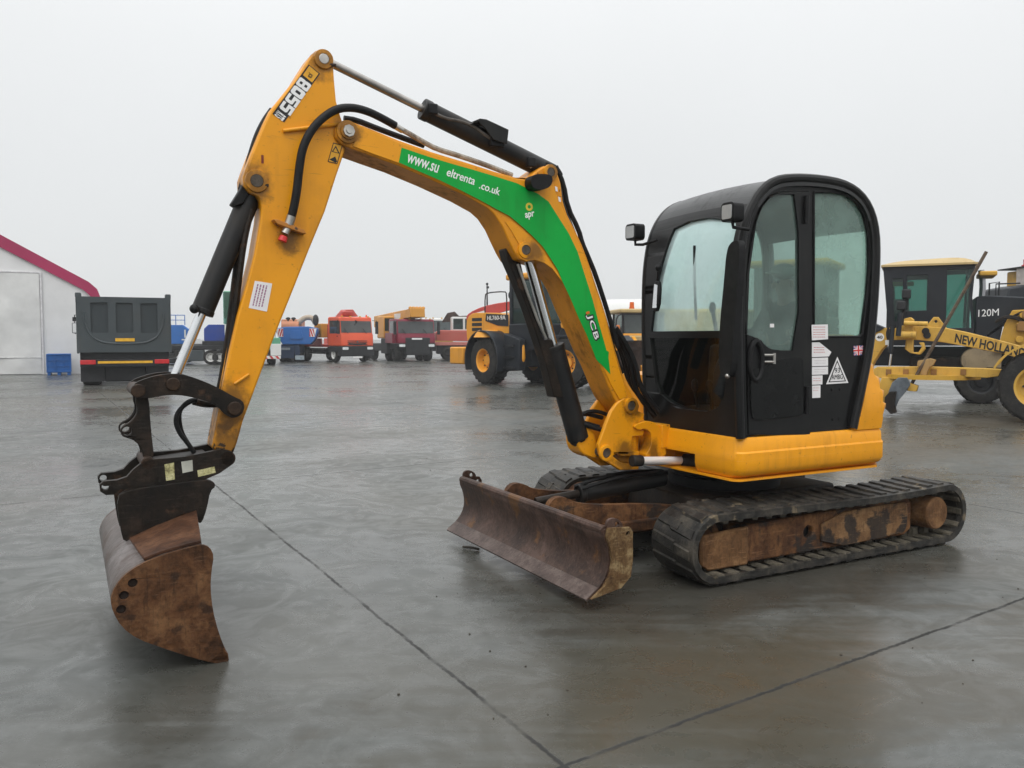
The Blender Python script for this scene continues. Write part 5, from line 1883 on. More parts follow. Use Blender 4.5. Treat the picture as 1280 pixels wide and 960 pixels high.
# ---------------------------------------------------------------- dump truck, seen from behind
X, Y, _ = ground_at(157, 26.6)
hd = math.atan2(Y, X) + R(1.0)
dt = empty('dump_truck', (X, Y, 0), hd)
tag(dt, 'dark grey dump truck seen from behind with red tail lamps, before the white tent', 'truck')
hw = 1.33
pl(dt, 'tipper_body', GREYT, [(0.25, 1.12), (0.12, 2.78), (5.6, 2.86), (5.9, 3.1), (6.2, 3.1), (6.0, 2.7), (5.4, 1.12)], -hw, hw, 0.03)
tg = MB()
rc = [rrect(-0.97 + 0.72 * i, -0.47 + 0.72 * i, 1.70, 2.66, 0.05) for i in range(3)]
tg.plate(rrect(-hw, hw, 1.08, 2.84, 0.03), [list(reversed(r_)) for r_ in rc], 0.07, lambda a, b_, d: (0.10 - d - (b_ - 1.08) * 0.05, a, b_))
tg = tg.build('tailgate', GREYT, dt, 0.012)
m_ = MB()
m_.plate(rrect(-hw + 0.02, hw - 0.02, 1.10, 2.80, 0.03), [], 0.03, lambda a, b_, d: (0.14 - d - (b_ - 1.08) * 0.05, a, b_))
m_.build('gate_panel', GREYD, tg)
m_ = MB()
us = [(-1.16, 2.35), (-1.15, 2.0), (-1.0, 1.62), (-0.72, 1.42), (-0.4, 1.36), (0.4, 1.36), (0.72, 1.42), (1.0, 1.62), (1.15, 2.0), (1.16, 2.35)]
m_.tube([(0.026 - (z - 1.08) * 0.05, y, z) for y, z in us], 0.03, 8, 2)
m_.build('gate_rib', GREYT, tg)
bx(tg, 'reflector', REFL, -0.01, 0.045, -0.28, 0.28, 1.43, 1.53)
for sg in (1, -1):
    m_ = MB()
    m_.box(-0.04, 0.22, sg * (hw - 0.10), sg * (hw + 0.05), 2.66, 2.96)
    m_.cyl((0.05, sg * (hw + 0.06), 2.88), (0.05, sg * (hw - 0.12), 2.88), 0.07, seg=14)
    m_.build('gate_hinge', GREYT, tg, 0.015)
    bx(dt, 'post', GREYT, 0.03, 0.3, sg * (hw - 0.02), sg * (hw + 0.05), 1.05, 2.70, 0.015)
bx(dt, 'chassis', DARKM, 0.35, 7.4, -0.5, 0.5, 0.72, 1.05)
bx(dt, 'rear_crossmember', DARKM, 0.2, 0.6, -1.3, 1.3, 0.86, 1.10, 0.02)
bx(dt, 'underrun_bar', DARKM, 0.08, 0.2, -1.3, 1.3, 0.62, 0.86, 0.015)
bx(dt, 'axle_guard', DARKM, 0.45, 1.6, -0.62, 0.62, 0.12, 0.715, 0.05)
bx(dt, 'reflective_strip', REFL, 0.062, 0.079, -0.80, 0.80, 0.725, 0.80)
for sg in (1, -1):
    m_ = MB()
    m_.box(0.03, 0.079, sg * 0.86, sg * 1.30, 0.70, 0.84)
    m_.build('tail_light', TAILR, dt, 0.012)
    bx(dt, 'mudflap', DARKM, 0.36, 0.385, sg * 0.62, sg * 1.3, 0.14, 0.86)
    for x in (0.98, 2.36, 5.9):
        wheel(dt, (x, sg * 0.98, 0.52), 0.52, 0.58 if x < 5 else 0.34, sg, DARKM)
    m_ = MB()
    m_.tube([(6.6, sg * 1.25, 2.4), (6.75, sg * 1.62, 2.42), (6.75, sg * 1.62, 1.7), (6.6, sg * 1.25, 1.7)], 0.02, 8)
    mm = m_.build('mirror_arm', DARKM, dt)
    m_ = MB()
    m_.box(6.70, 6.82, sg * 1.52, sg * 1.72, 1.72, 2.12)
    m_.box(6.70, 6.82, sg * 1.54, sg * 1.70, 2.18, 2.34)
    m_.build('mirror', DARKM, mm, 0.02)
    m_ = MB()
    m_.box(6.693, 6.699, sg * 1.54, sg * 1.70, 1.74, 2.10)
    m_.build('mirror_glass', CHROME, mm)
bx(dt, 'driver_cab', GREYT, 6.3, 8.2, -1.2, 1.2, 0.9, 2.75, 0.08)
for sg in (1, -1):
    bx(dt, 'side_window', VGLASS, 6.9, 7.9, sg * 1.203, sg * 1.212, 1.9, 2.5)
bx(dt, 'windscreen', VGLASS, 8.203, 8.21, -1.05, 1.05, 1.8, 2.55)
tb(dt, 'spring_hanger', DARKM, [(0.7, -0.55, 0.62), (1.3, -0.55, 0.50), (2.0, -0.55, 0.50), (2.6, -0.55, 0.62)], 0.06, 2)

# ---------------------------------------------------------------- blue crane at the far left, half behind the dump truck
X, Y, _ = ground_at(214, 60)
bc = empty('mobile_crane', (X, Y, 0), R(200))
tag(bc, 'blue crane with a thin lattice rail, half hidden behind the dark grey dump truck', 'crane')
pl(bc, 'crane_body', BLUEC, [(-1.6, 1.1), (-1.6, 1.9), (-0.9, 2.45), (1.5, 2.45), (1.8, 1.9), (1.8, 1.1)], -1.2, 1.2, 0.06)
bx(bc, 'carrier', DARKM, -2.2, 3.0, -1.2, 1.2, 0.55, 1.098, 0.05)
mb = MB()
for x in (-1.0, -0.4, 0.2, 0.8):
    mb.cyl((x, 0.9, 2.45), (x, 0.9, 3.15), 0.03, seg=8)
mb.cyl((-1.0, 0.9, 3.15), (0.8, 0.9, 3.15), 0.03, seg=8)
mb.cyl((-1.0, 0.9, 2.8), (0.8, 0.9, 2.8), 0.025, seg=8)
mb.build('guard_rail', BLUEC, bc)
for x in (-1.6, 0.0, 1.7):
    for sg in (1, -1):
        wheel(bc, (x, sg * 1.05, 0.5), 0.5, 0.36, sg, DARKM)

# low loader with three bright wheels, carrying a blue cabin
X, Y, _ = ground_at(258, 48.5)
ll = empty('low_loader_trailer', (X, Y, 0), R(14))
tag(ll, 'black low loader with pale wheel rims and a blue box, left of the excavator stick', 'trailer')
bx(ll, 'bed', DARKM, -1.7, 1.6, -1.2, 1.2, 0.85, 1.12, 0.04)
bx(ll, 'toolbox', GREYT, -1.0, 0.0, -1.19, -0.6, 0.22, 0.84, 0.04)
pl(ll, 'loading_ramp', DARKM, [(-2.6, 0.10), (-1.0, 0.10), (-0.8, 0.30), (-1.4, 0.42), (-2.5, 0.28)], -1.15, 1.15, 0.03)
pl(ll, 'cabin_box', paint('cabin_blue', (0.018, 0.055, 0.30), 0.4), [(0.0, 1.35), (0.0, 2.05), (0.25, 2.3), (1.5, 2.3), (1.5, 1.35)], -1.0, 1.0, 0.05)
bx(ll, 'box_base', DARKM, -0.1, 1.55, -1.02, 1.02, 1.121, 1.348, 0.02)
mb = MB()
for k in range(4):
    mb.box(-1.05 + 0.2 * k, -0.98 + 0.2 * k, -1.0, -0.9, 1.55 - 0.05 * k, 2.0 - 0.07 * k)
mb.box(-1.2, -0.2, -1.01, -0.89, 1.40, 1.47)
mb.build('grating', OFFW, ll)
for x in (0.35, 0.85, 1.35):
    for sg in (1, -1):
        wheel(ll, (x, sg * 1.0, 0.42), 0.42, 0.32, sg, OFFW, 0.6)
mb = MB()
mb.box(0.15, 1.6, -1.18, -0.8, 0.90, 0.98)
mb.build('mudguard', OFFW, ll)

# green and white truck mostly behind the stick
X, Y, _ = ground_at(316, 46)
gt = empty('box_truck', (X, Y, 0), R(108))
tag(gt, 'green and white truck with chevron bumper, mostly hidden behind the yellow excavator stick', 'truck')
bx(gt, 'cab_box', OFFW, 0.0, 2.0, -1.25, 1.45, 1.1, 2.6, 0.06)
bx(gt, 'windscreen', GGLASS, -0.02, -0.004, 0.85, 1.50, 2.3, 4.05)
bx(gt, 'upper_box', GREENC, 0.0, 5.0, -0.6, 1.48, 2.603, 4.1, 0.06)
bx(gt, 'lower_panel', GREENC, -0.05, 1.0, -1.5, -0.55, 0.85, 1.55, 0.05)
bx(gt, 'white_panel', OFFW, -0.09, -0.052, -1.52, -0.95, 0.55, 1.20, 0.03)
bx(gt, 'chassis', DARKM, 0.0, 5.0, -1.1, 1.1, 0.4, 0.848)
bx(gt, 'bumper', OFFW, -0.12, -0.05, -1.5, 1.4, 0.36, 0.53, 0.02)
mb = MB()
for k in range(9):
    y = -1.45 + 0.32 * k
    mb.plate([(y, 0.365), (y + 0.14, 0.365), (y + 0.26, 0.525), (y + 0.12, 0.525)], [], 0.006, lambda a, b_, d: (-0.1205 - d, a, b_))
mb.build('chevron', CHEVR, gt)
for x in (0.8, 3.8):
    for sg in (1, -1):
        wheel(gt, (x, sg * 1.05, 0.48), 0.48, 0.4, sg, DARKM)

# ---------------------------------------------------------------- blue crane, tail towards us
X, Y, _ = ground_at(371, 52)
cb2 = empty('mobile_crane', (X, Y, 0), R(98))
tag(cb2, 'bright blue mobile crane with red and white striped counterweight beside the orange truck', 'crane')
mb = MB()
mb.loft([[(x, y, z) for y, z in ((-1.28, 2.15), (-1.32, 1.95), (-1.15, 1.45), (-0.85, 1.12), (0.85, 1.12), (1.05, 1.45), (1.25, 1.95), (1.22, 2.12), (0.7, 2.22), (-0.7, 2.25))] for x in (0.0, 1.3)])
cw2 = mb.build('counterweight', BLUEC, cb2, 0.04)
mb = MB()
mb.plate([(-0.35, 1.45), (0.35, 1.45), (0.42, 1.6), (0.3, 2.0), (-0.3, 2.0), (-0.42, 1.6)], [], 0.06, lambda a, b_, d: (-0.003 - d, a, b_))
mb.build('weight_recess', BLUEC, cw2, 0.02)
for sg in (1, -1):
    mb = MB()
    mb.plate([(sg * 1.24, 2.12), (sg * 0.80, 2.12), (sg * 0.80, 1.60), (sg * 1.12, 1.60)], [], 0.012, lambda a, b_, d: (-0.003 - d, a, b_))
    pn = mb.build('marker_board', WHITEP, cw2)
    mb = MB()
    for k in range(3):
        y0 = 0.80 + 0.16 * k
        mb.plate([(sg * min(1.22, y0 + 0.0), 1.62), (sg * min(1.14, y0 + 0.08), 1.62), (sg * (y0 - 0.0 if k == 0 else y0 - 0.06), 2.10), (sg * max(0.80, y0 - 0.16), 2.10)], [], 0.006, lambda a, b_, d: (-0.0156 - d, a, b_))
    mb.build('chevron', CHEVR, pn)
bx(cb2, 'carrier', BLUED, 0.1, 6.0, -0.15, 1.15, 0.55, 1.118, 0.05)
bx(cb2, 'rear_panel', BLUED, 0.02, 0.098, 0.15, 1.2, 0.25, 1.0, 0.03)
bx(cb2, 'tail_panel', BLUED, 0.04, 0.097, -0.2, 0.12, 0.45, 1.0, 0.03)
bx(cb2, 'number_plate', plain('grey_panel', (0.22, 0.25, 0.27), 0.5), -0.01, 0.018, 0.4, 0.95, 0.78, 0.92)
bx(cb2, 'step', plain('pale_step', (0.34, 0.40, 0.44), 0.5, var=0.3), -0.05, 0.25, -0.45, 0.1, 0.14, 0.42, 0.03)
for x in (0.9, 2.3, 4.0, 5.4):
    for sg in (1, -1):
        wheel(cb2, (x, 0.5 + sg * 0.45, 0.55), 0.55, 0.4, sg, DARKM)
bx(cb2, 'superstructure', paint('pale_orange', (0.50, 0.20, 0.10), 0.5), 1.3, 3.2, -0.2, 1.1, 2.0, 2.72, 0.08)
mb = MB()
mb.cyl((0.6, 0.95, 2.2), (0.6, -0.1, 2.2), 0.38, seg=24)
mb.build('winch_drum', paint('winch_orange', (0.46, 0.17, 0.08), 0.5), cb2)
tb(cb2, 'hose_arch', plain('hose_tan', (0.38, 0.31, 0.24), 0.6), [(0.8, 0.2, 2.2), (0.8, -0.1, 2.55), (0.8, -0.5, 2.85), (0.8, -0.95, 2.8), (0.8, -1.1, 2.45)], 0.17, 2, 12)
mb = MB()
mb.ball((0.75, -1.12, 2.66), (0.2, 0.2, 0.36), 14, 10)
mb.build('air_filter', DARKM, cb2)
for y in (0.62, 0.28):
    mb = MB()
    mb.cyl((1.0, y, 2.4), (1.0, y, 2.70), 0.05, seg=10)
    mb.ball((1.0, y, 2.76), (0.15, 0.15, 0.09), 12, 8)
    mb.build('beacon', DARKM, cb2)

# ---------------------------------------------------------------- forward-control trucks
def truck_cab(root, col, w, z0, zb, zw0, zw1, zt, dx, gl=SKYGL, roofcol=None):
    """cab front at x = 0 facing +x; z0 bumper bottom, zb bumper top, zw0-zw1 windscreen, zt roof"""
    prof = [(-dx, zb), (-dx, zt - 0.08), (-dx + 0.1, zt), (-0.35, zt), (-0.22, zt - 0.06), (-0.10, zw0), (-0.02, zw0 - 0.12), (0.0, zb)]
    o = pl(root, 'cab_body', col, prof, -w / 2, w / 2, 0.05)
    mb = MB()
    def scr(a, d):
        z = zw0 + 0.03 + (zw1 - zw0 - 0.06) * d
        x = -0.10 + 0.018 - (0.12 * (z - zw0) / max(0.1, (zt - 0.06 - zw0)))
        return (x, (-0.5 + a) * (w - 0.16), z)
    mb.grid(scr, 4, 2)
    mb.build('windscreen', gl, o)
    for sg in (1, -1):
        mb = MB()
        mb.plate([(-dx + 0.25, zw0 - 0.02), (-0.28, zw0 - 0.02), (-0.36, zw1), (-dx + 0.25, zw1)], [], 0.008, lambda a, b_, d: (a, sg * (w / 2 + 0.003 + d), b_))
        mb.build('side_window', gl, o)
        mb = MB()
        mb.tube([(-0.15, sg * w / 2, zw1), (0.05, sg * (w / 2 + 0.2), zw1 + 0.02), (0.05, sg * (w / 2 + 0.22), zw0)], 0.018, 6)
        mb.box(0.02, 0.12, sg * (w / 2 + 0.12), sg * (w / 2 + 0.30), zw0 - 0.05, zw1 - 0.05)
        mb.build('mirror', DARKM, o, 0.01)
    bm_ = bx(root, 'bumper', DARKM, -0.35, 0.06, -w / 2 - 0.01, w / 2 + 0.01, z0, zb - 0.003, 0.04)
    for sg in (1, -1):
        mb = MB()
        mb.plate(rrect(sg * (w / 2 - 0.28) - 0.2, sg * (w / 2 - 0.28) + 0.2, zb - 0.22, zb - 0.06, 0.04), [], 0.012, lambda a, b_, d: (0.0615 + d, a, b_))
        mb.build('headlight', plain('headlight_glass', (0.7, 0.72, 0.72), 0.15), bm_)
    mb = MB()
    for k in range(3):
        mb.box(0.004, 0.02, -w * 0.30, w * 0.30, zb + 0.08 + 0.11 * k, zb + 0.12 + 0.11 * k)
    mb.build('grille', DARKM, o)
    for y in (-0.28, 0.28):
        mb = MB()
        mb.tube([(0.01, y * w, zw0 - 0.02), (-0.03, y * w - 0.25, zw0 + 0.30)], 0.018, 6)
        mb.build('wiper', DARKM, o)
    for y in (-0.4, -0.15, 0.15, 0.4):
        mb = MB()
        mb.box(-0.30, -0.20, y * w - 0.05, y * w + 0.05, zt - 0.02, zt + 0.05)
        mb.build('marker_lamp', REFL, o, 0.01)
    for sg in (1, -1):
        mb = MB()
        mb.box(-dx + 0.2, -0.35, sg * (w / 2 - 0.05), sg * (w / 2 + 0.015), zb - 0.35, zb - 0.02)
        mb.build('cab_step', DARKM, o, 0.02)
        mb = MB()
        mb.box(-0.52, -0.40, sg * (w / 2 + 0.003), sg * (w / 2 + 0.02), zw0 - 0.22, zw0 - 0.17)
        mb.build('door_handle', DARKM, o)
    mb = MB()
    mb.box(-dx - 0.02, -dx + 0.0, -w / 2 + 0.1, w / 2 - 0.1, zb + 0.1, zt - 0.2)
    mb.build('rear_wall', DARKM, o)
    return o


X, Y, _ = ground_at(447, 52)
ot = empty('crane_truck', (X, Y, 0), R(-90) + R(40))
tag(ot, 'orange flatbed truck with a folded red loading crane on its back', 'truck')
oc = truck_cab(ot, ORANGE, 2.3, 0.38, 1.02, 1.83, 2.62, 2.85, 1.7)
mb = MB()
mb.plate(chaikin([(-0.75, 1.26), (-0.5, 1.18), (0.5, 1.18), (0.75, 1.26), (0.45, 1.08), (-0.45, 1.08)], 2), [], 0.01, lambda a, b_, d: (0.003 + d, a, b_))
mb.build('grille', DARKM, oc)
mb = MB()
mb.plate([(-0.07, 1.30), (0, 1.22), (0.07, 1.30), (0, 1.38)], [], 0.01, lambda a, b_, d: (-0.003 + d + 0.008, a, b_))
mb.build('emblem', CHROME, oc)
bx(ot, 'number_plate', WHITEP, 0.03, 0.045, -0.32, 0.32, 0.26, 0.375)
bx(ot, 'chassis', DARKM, -6.5, -0.36, -0.45, 0.45, 0.55, 0.85)
bx(ot, 'flatbed', REDC, -6.8, -2.1, -1.2, 1.2, 0.95, 1.12, 0.02)
for sg in (1, -1):
    bx(ot, 'dropside', SALMON, -6.8, -2.4, sg * 1.2, sg * 1.24, 1.121, 1.5)
    mb = MB()
    for z in (0.5, 0.80):
        mb.box(-4.2, -2.0, sg * 1.12, sg * 1.18, z, z + 0.09)
    mb.build('side_guard', STEEL, ot)
    wheel(ot, (-1.0, sg * 1.0, 0.48), 0.48, 0.32, sg, OFFW)
    wheel(ot, (-5.2, sg * 0.95, 0.48), 0.48, 0.5, sg, OFFW)
bx(ot, 'crane_base', REDC, -2.3, -1.75, -0.9, 0.9, 1.13, 2.4, 0.05)
pl(ot, 'crane_boom', paint('dark_coral', (0.42, 0.06, 0.05), 0.4), [(-1.9, 2.35), (-1.9, 2.95), (-1.2, 3.25), (-0.9, 3.2), (-1.0, 2.95), (-1.3, 2.87), (-1.4, 2.35)], -0.5, 0.28, 0.06)
mb = MB()
mb.loft([[(x, y, z) for y, z in ((-0.55, 2.9), (-0.15, 3.33), (0.35, 3.35), (0.72, 2.9))] for x in (-1.85, -1.1)])
mb.build('crane_arm', paint('coral_red', (0.45, 0.075, 0.055), 0.4), ot, 0.04)
tb(ot, 'hook_block', DARKM, [(0.0 - 0.2, 0.05, 2.62), (-0.25, 0.0, 2.45), (-0.22, -0.12, 2.32)], 0.10, 2)
bx(ot, 'fuel_tank', CRANEY, -3.6, -2.6, -1.15, -0.6, 1.55, 2.45, 0.05)
for y in (-0.75, 1.0):
    mb = MB()
    mb.cyl((-0.6, y, 2.85), (-0.6, y, 3.0), 0.05, seg=10)
    mb.build('beacon', ORANGE, oc)

X, Y, _ = ground_at(521, 53.5)
mt = empty('truck_crane', (X, Y, 0), R(-90) + R(26))
tag(mt, 'maroon truck crane with yellow telescopic boom over its dark windscreen', 'crane')
mc = truck_cab(mt, MAROON, 2.55, 0.95, 1.18, 1.80, 2.62, 2.75, 1.9)
pl(mt, 'cab_lower', MAROON, [(-2.0, 1.19), (-2.0, 1.85), (-0.4, 1.85), (-0.4, 1.19)], -1.5, -1.28, 0.03)
bx(mt, 'front_panel', DARKM, -0.3, 0.07, -0.75, 0.9, 0.42, 1.55, 0.05)
bx(mt, 'number_plate', WHITEP, 0.072, 0.085, -0.35, 0.35, 1.42, 1.52)
bx(mt, 'carrier', DARKM, -9.0, -0.4, -1.2, 1.2, 0.65, 1.15, 0.05)
for x in (-0.9, -2.4, -6.0, -7.5):
    for sg in (1, -1):
        wheel(mt, (x, sg * 1.05, 0.55), 0.55, 0.42, sg, DARKM)
bm2 = pl(mt, 'telescopic_boom', CRANEY, [(-8.0, 2.3), (-8.0, 3.1), (-1.2, 3.36), (-1.2, 2.75)], -0.45, 0.35, 0.04)
pl(mt, 'boom_tip', CRANEY, [(-1.19, 2.80), (-1.19, 3.30), (0.35, 3.42), (0.4, 2.85)], -0.55, 0.45, 0.04)
mb = MB()
for k in range(5):
    mb.ball((0.1, -0.45 + 0.22 * k, 3.45), (0.16, 0.12, 0.10), 10, 6)
mb.build('boom_sheave', CRANEY, mt)
bx(mt, 'crane_cabin', CRANEY, -4.6, -3.0, -1.25, -0.5, 1.5, 3.0, 0.08)
bx(mt, 'cabin_window', VGLASS, -2.995, -2.985, -1.2, -0.55, 2.0, 2.85)
bx(mt, 'boom_label', OFFW, -3.2, -1.9, -0.465, -0.453, 2.75, 3.15)
bx(mt, 'side_tank', DARKM, -2.9, -1.6, -1.5, -1.21, 0.5, 1.5, 0.04)

# ---------------------------------------------------------------- far row: white-cab truck and a faded red excavator
X, Y, _ = ground_at(549, 62)
wt = empty('crane_truck', (X, Y, 0), R(-90) + R(32))
tag(wt, 'white-cabbed truck with an ochre front between the maroon crane and the faded red machine', 'truck')
wc = truck_cab(wt, OFFW, 2.4, 0.55, 1.0, 1.95, 2.85, 3.0, 1.7)
bx(wt, 'front_panel', paint('ochre', (0.48, 0.25, 0.06), 0.5), 0.004, 0.06, -1.15, 1.15, 1.02, 1.85, 0.03)
bx(wt, 'chassis', DARKM, -6, -0.3, -1.0, 1.0, 0.6, 1.0)
bx(wt, 'body', SALMON, -6, -1.8, -1.2, 1.2, 1.001, 2.1, 0.05)
for x in (-0.9, -4.6):
    for sg in (1, -1):
        wheel(wt, (x, sg * 1.0, 0.5), 0.5, 0.36, sg, DARKM)

X, Y, _ = ground_at(582, 57)
rx = empty('wheeled_excavator', (X, Y, 0), R(8))
tag(rx, 'faded red wheeled machine with white-framed cab windows, left of the yellow wheel loader', 'excavator')
pl(rx, 'machine_body', SALMON, [(-2.1, 1.35), (-2.1, 1.9), (-1.8, 2.05), (1.6, 2.0), (2.2, 1.75), (2.2, 1.25)], -1.2, 1.2, 0.05)
bx(rx, 'lower_skirt', paint('pale_salmon', (0.50, 0.17, 0.14), 0.5), -2.15, 2.2, -1.22, 1.22, 1.02, 1.25, 0.03)
bx(rx, 'undercarriage', DARKM, -2.0, 2.4, -1.1, 1.1, 0.45, 1.018, 0.04)
kb = bx(rx, 'operator_cab', OFFW, -1.0, 1.4, -0.9, 0.5, 2.0, 2.95, 0.06)
for x0, x1 in ((-0.9, -0.25), (-0.1, 0.45), (0.6, 1.3)):
    bx(kb, 'cab_window', VGLASS, x0, x1, -0.915, -0.903, 2.12, 2.82)
pl(rx, 'folded_boom', BROWNB, [(-1.6, 2.6), (-1.2, 3.25), (-0.7, 3.35), (-0.4, 3.05), (1.0, 3.1), (1.9, 2.9), (1.9, 2.7), (0.0, 2.75)], 0.52, 0.9, 0.04)
lt_ = bx(rx, 'marking', WHITEP, 0.35, 0.85, -1.235, -1.223, 1.34, 1.46)
for x in (-1.2, 1.4):
    for sg in (1, -1):
        wheel(rx, (x, sg * 1.0, 0.5), 0.5, 0.4, sg, DARKM)

# red crane boom and white canopy behind the loader
X, Y, _ = ground_at(618, 44)
rc_ = empty('truck_crane', (X, Y, 0), R(0))
tag(rc_, 'red crane boom and thin mast rising behind the yellow wheel loader hood', 'crane')
pl(rc_, 'crane_boom', REDC, chaikin([(-1.5, 2.55), (-1.35, 2.85), (-0.6, 3.2), (0.5, 3.42), (1.4, 3.5), (1.4, 3.05), (0.5, 2.95), (-0.7, 2.45), (-1.4, 2.35)], 1), -0.3, 0.3, 0.04)
pl(rc_.children[0], 'boom_marking', OFFW, [(-1.02, 2.70), (-0.50, 2.85), (-0.53, 2.97), (-1.05, 2.82)], -0.306, -0.302)
pl(rc_, 'white_canopy', OFFW, [(-0.5, 2.1), (-0.3, 2.6), (1.0, 2.98), (1.9, 3.0), (1.9, 2.1)], -1.0, 0.9, 0.05)
bx(rc_, 'carrier', DARKM, -1.4, 4.0, -1.1, 1.1, 0.5, 1.2, 0.04)
bx(rc_, 'pedestal', REDC, -0.4, 0.6, -0.5, 0.5, 1.201, 2.098, 0.04)
for x in (-0.7, 2.6):
    for sg in (1, -1):
        wheel(rc_, (x, sg * 1.0, 0.5), 0.5, 0.36, sg, DARKM)
mb = MB()
mb.cyl((-0.38, 0.0, 3.2), (-0.38, 0.0, 4.35), 0.045, 0.03, seg=8)
mb.ball((-0.38, 0, 4.38), 0.07, 10, 8)
mb.box(-0.42, -0.28, -0.05, 0.05, 4.15, 4.26)
mb.build('mast', DARKM, rc_)

# ---------------------------------------------------------------- yellow wheel loader
h1 = Vector((0.60, -0.80))
LR = empty('wheel_loader', (0.10, 28.35, 0), math.atan2(h1.y, h1.x))
tag(LR, 'yellow and charcoal wheel loader parked behind the excavator boom, big orange rimmed wheel towards us', 'loader')
for sg in (1, -1):
    wheel(LR, (0, sg * 1.05, 0.79), 0.79, 0.62, sg, LOADY, 0.50, lugs=26)
# rear fenders
for sg in (1, -1):
    prof = []
    for i in range(15):
        a = R(-22 + 224 * i / 14)
        prof.append((0.03 - 0.98 * math.cos(a), 0.82 + 0.98 * math.sin(a)))
    inn = [(0.03 + (x - 0.03) * 0.94, 0.82 + (z - 0.82) * 0.94) for x, z in prof]
    mb = MB()
    mb.loft([[(x, y, z) for x, z in prof] + [(x, y, z) for x, z in reversed(inn)] for y in sorted((sg * 0.55, sg * 1.45))])
    mb.build('fender', CHAR, LR, 0.015)
hood = pl(LR, 'engine_hood', LOADY, chaikin([(-1.75, 1.25), (-1.85, 2.1), (-1.6, 2.38), (-1.0, 2.42), (0.7, 2.34), (0.7, 1.3)], 1), -0.78, 0.78, 0.08)
for z in (1.78, 1.95, 2.12):
    for sg in (1, -1):
        bx(hood, 'air_vent', INK, -1.45, -0.85, sg * 0.782, sg * 0.79, z, z + 0.11)
bx(hood, 'rear_vent', INK, -1.862, -1.84, -0.5, 0.5, 1.6, 2.0)
for sg in (1, -1):
    st = pl(hood, 'hood_stripe', CHAR, [(-0.62, 2.12), (-0.58, 2.36), (0.69, 2.30), (0.69, 1.92), (0.1, 1.95)], *sorted((sg * 0.783, sg * 0.80)))
    if sg < 0:
        lettering('lettering', 'HL760-9A', OFFW, st, (-0.50, -0.802, 2.14), (1, 0, 0), (0, 0, 1), 1.05, 0.15, 0.004, 0.02)
tb(LR, 'hand_rail', DARKM, [(-0.75, -0.72, 2.3), (-0.75, -0.72, 3.0), (-0.6, -0.72, 3.08), (0.4, -0.72, 3.08), (0.5, -0.72, 3.0), (0.5, -0.72, 2.3)], 0.022, 1)
mb = MB()
mb.lathe((-0.1, -1.05, 1.56), (0, 0, 1), [(0, 0.5), (0.05, 0.46), (0.20, 0.40), (0.24, 0.3), (0.25, 0)], 20)
mb.build('fuel_cover', LOADY, LR)
bx(LR, 'counterweight', LOADY, -2.35, -1.5, -1.15, 1.15, 0.62, 1.22, 0.05)
bx(LR, 'rear_frame', CHAR, -1.6, 1.6, -0.55, 0.55, 0.6, 1.28, 0.03)
# cab
for sg in (1, -1):
    for x0, x1 in ((0.72, 0.84), (1.90, 2.02)):
        bx(LR, 'cab_pillar', CHAR, x0, x1, *sorted((sg * 0.68, sg * 0.78)), 1.5, 3.42, 0.02)
cbx = bx(LR, 'cab_lower', CHAR, 0.71, 2.05, -0.80, 0.80, 1.15, 2.0, 0.04)
bx(LR, 'cab_roof', LOADY, 0.6, 2.2, -0.86, 0.86, 3.42, 3.62, 0.06)
for sg in (1, -1):
    bx(cbx, 'side_window', VGLASS, 0.84, 1.90, *sorted((sg * 0.72, sg * 0.73)), 2.0, 3.4)
for x in (0.76, 1.98):
    bx(cbx, 'end_window', VGLASS, x, x + 0.01, -0.68, 0.68, 2.0, 3.4)
bx(LR, 'operator_seat', SEATM, 1.0, 1.5, -0.25, 0.25, 2.01, 2.8, 0.05)
pl(LR, 'access_steps', CHAR, [(1.0, 0.5), (1.7, 0.5), (1.7, 1.5), (0.85, 1.7)], -1.12, -0.86, 0.03)
mb = MB()
for z in (0.55, 0.9, 1.25):
    mb.box(1.0, 1.5, -1.22, -1.13, z, z + 0.06)
mb.build('step_tread', DARKM, LR)
pl(LR, 'front_fuel_panel', LOADY, [(0.95, 0.58), (1.6, 0.52), (1.75, 0.9), (1.7, 1.35), (1.1, 0.95)], -1.0, -0.88, 0.04)
mb = MB()
mb.cyl((0.66, 0.5, 2.4), (0.66, 0.5, 3.0), 0.09, seg=14)
mb.build('exhaust_pipe', DARKM, LR)
mb = MB()
mb.ball((0.62, -0.55, 2.95), (0.16, 0.16, 0.18), 12, 8)
mb.build('air_cleaner', DARKM, LR)
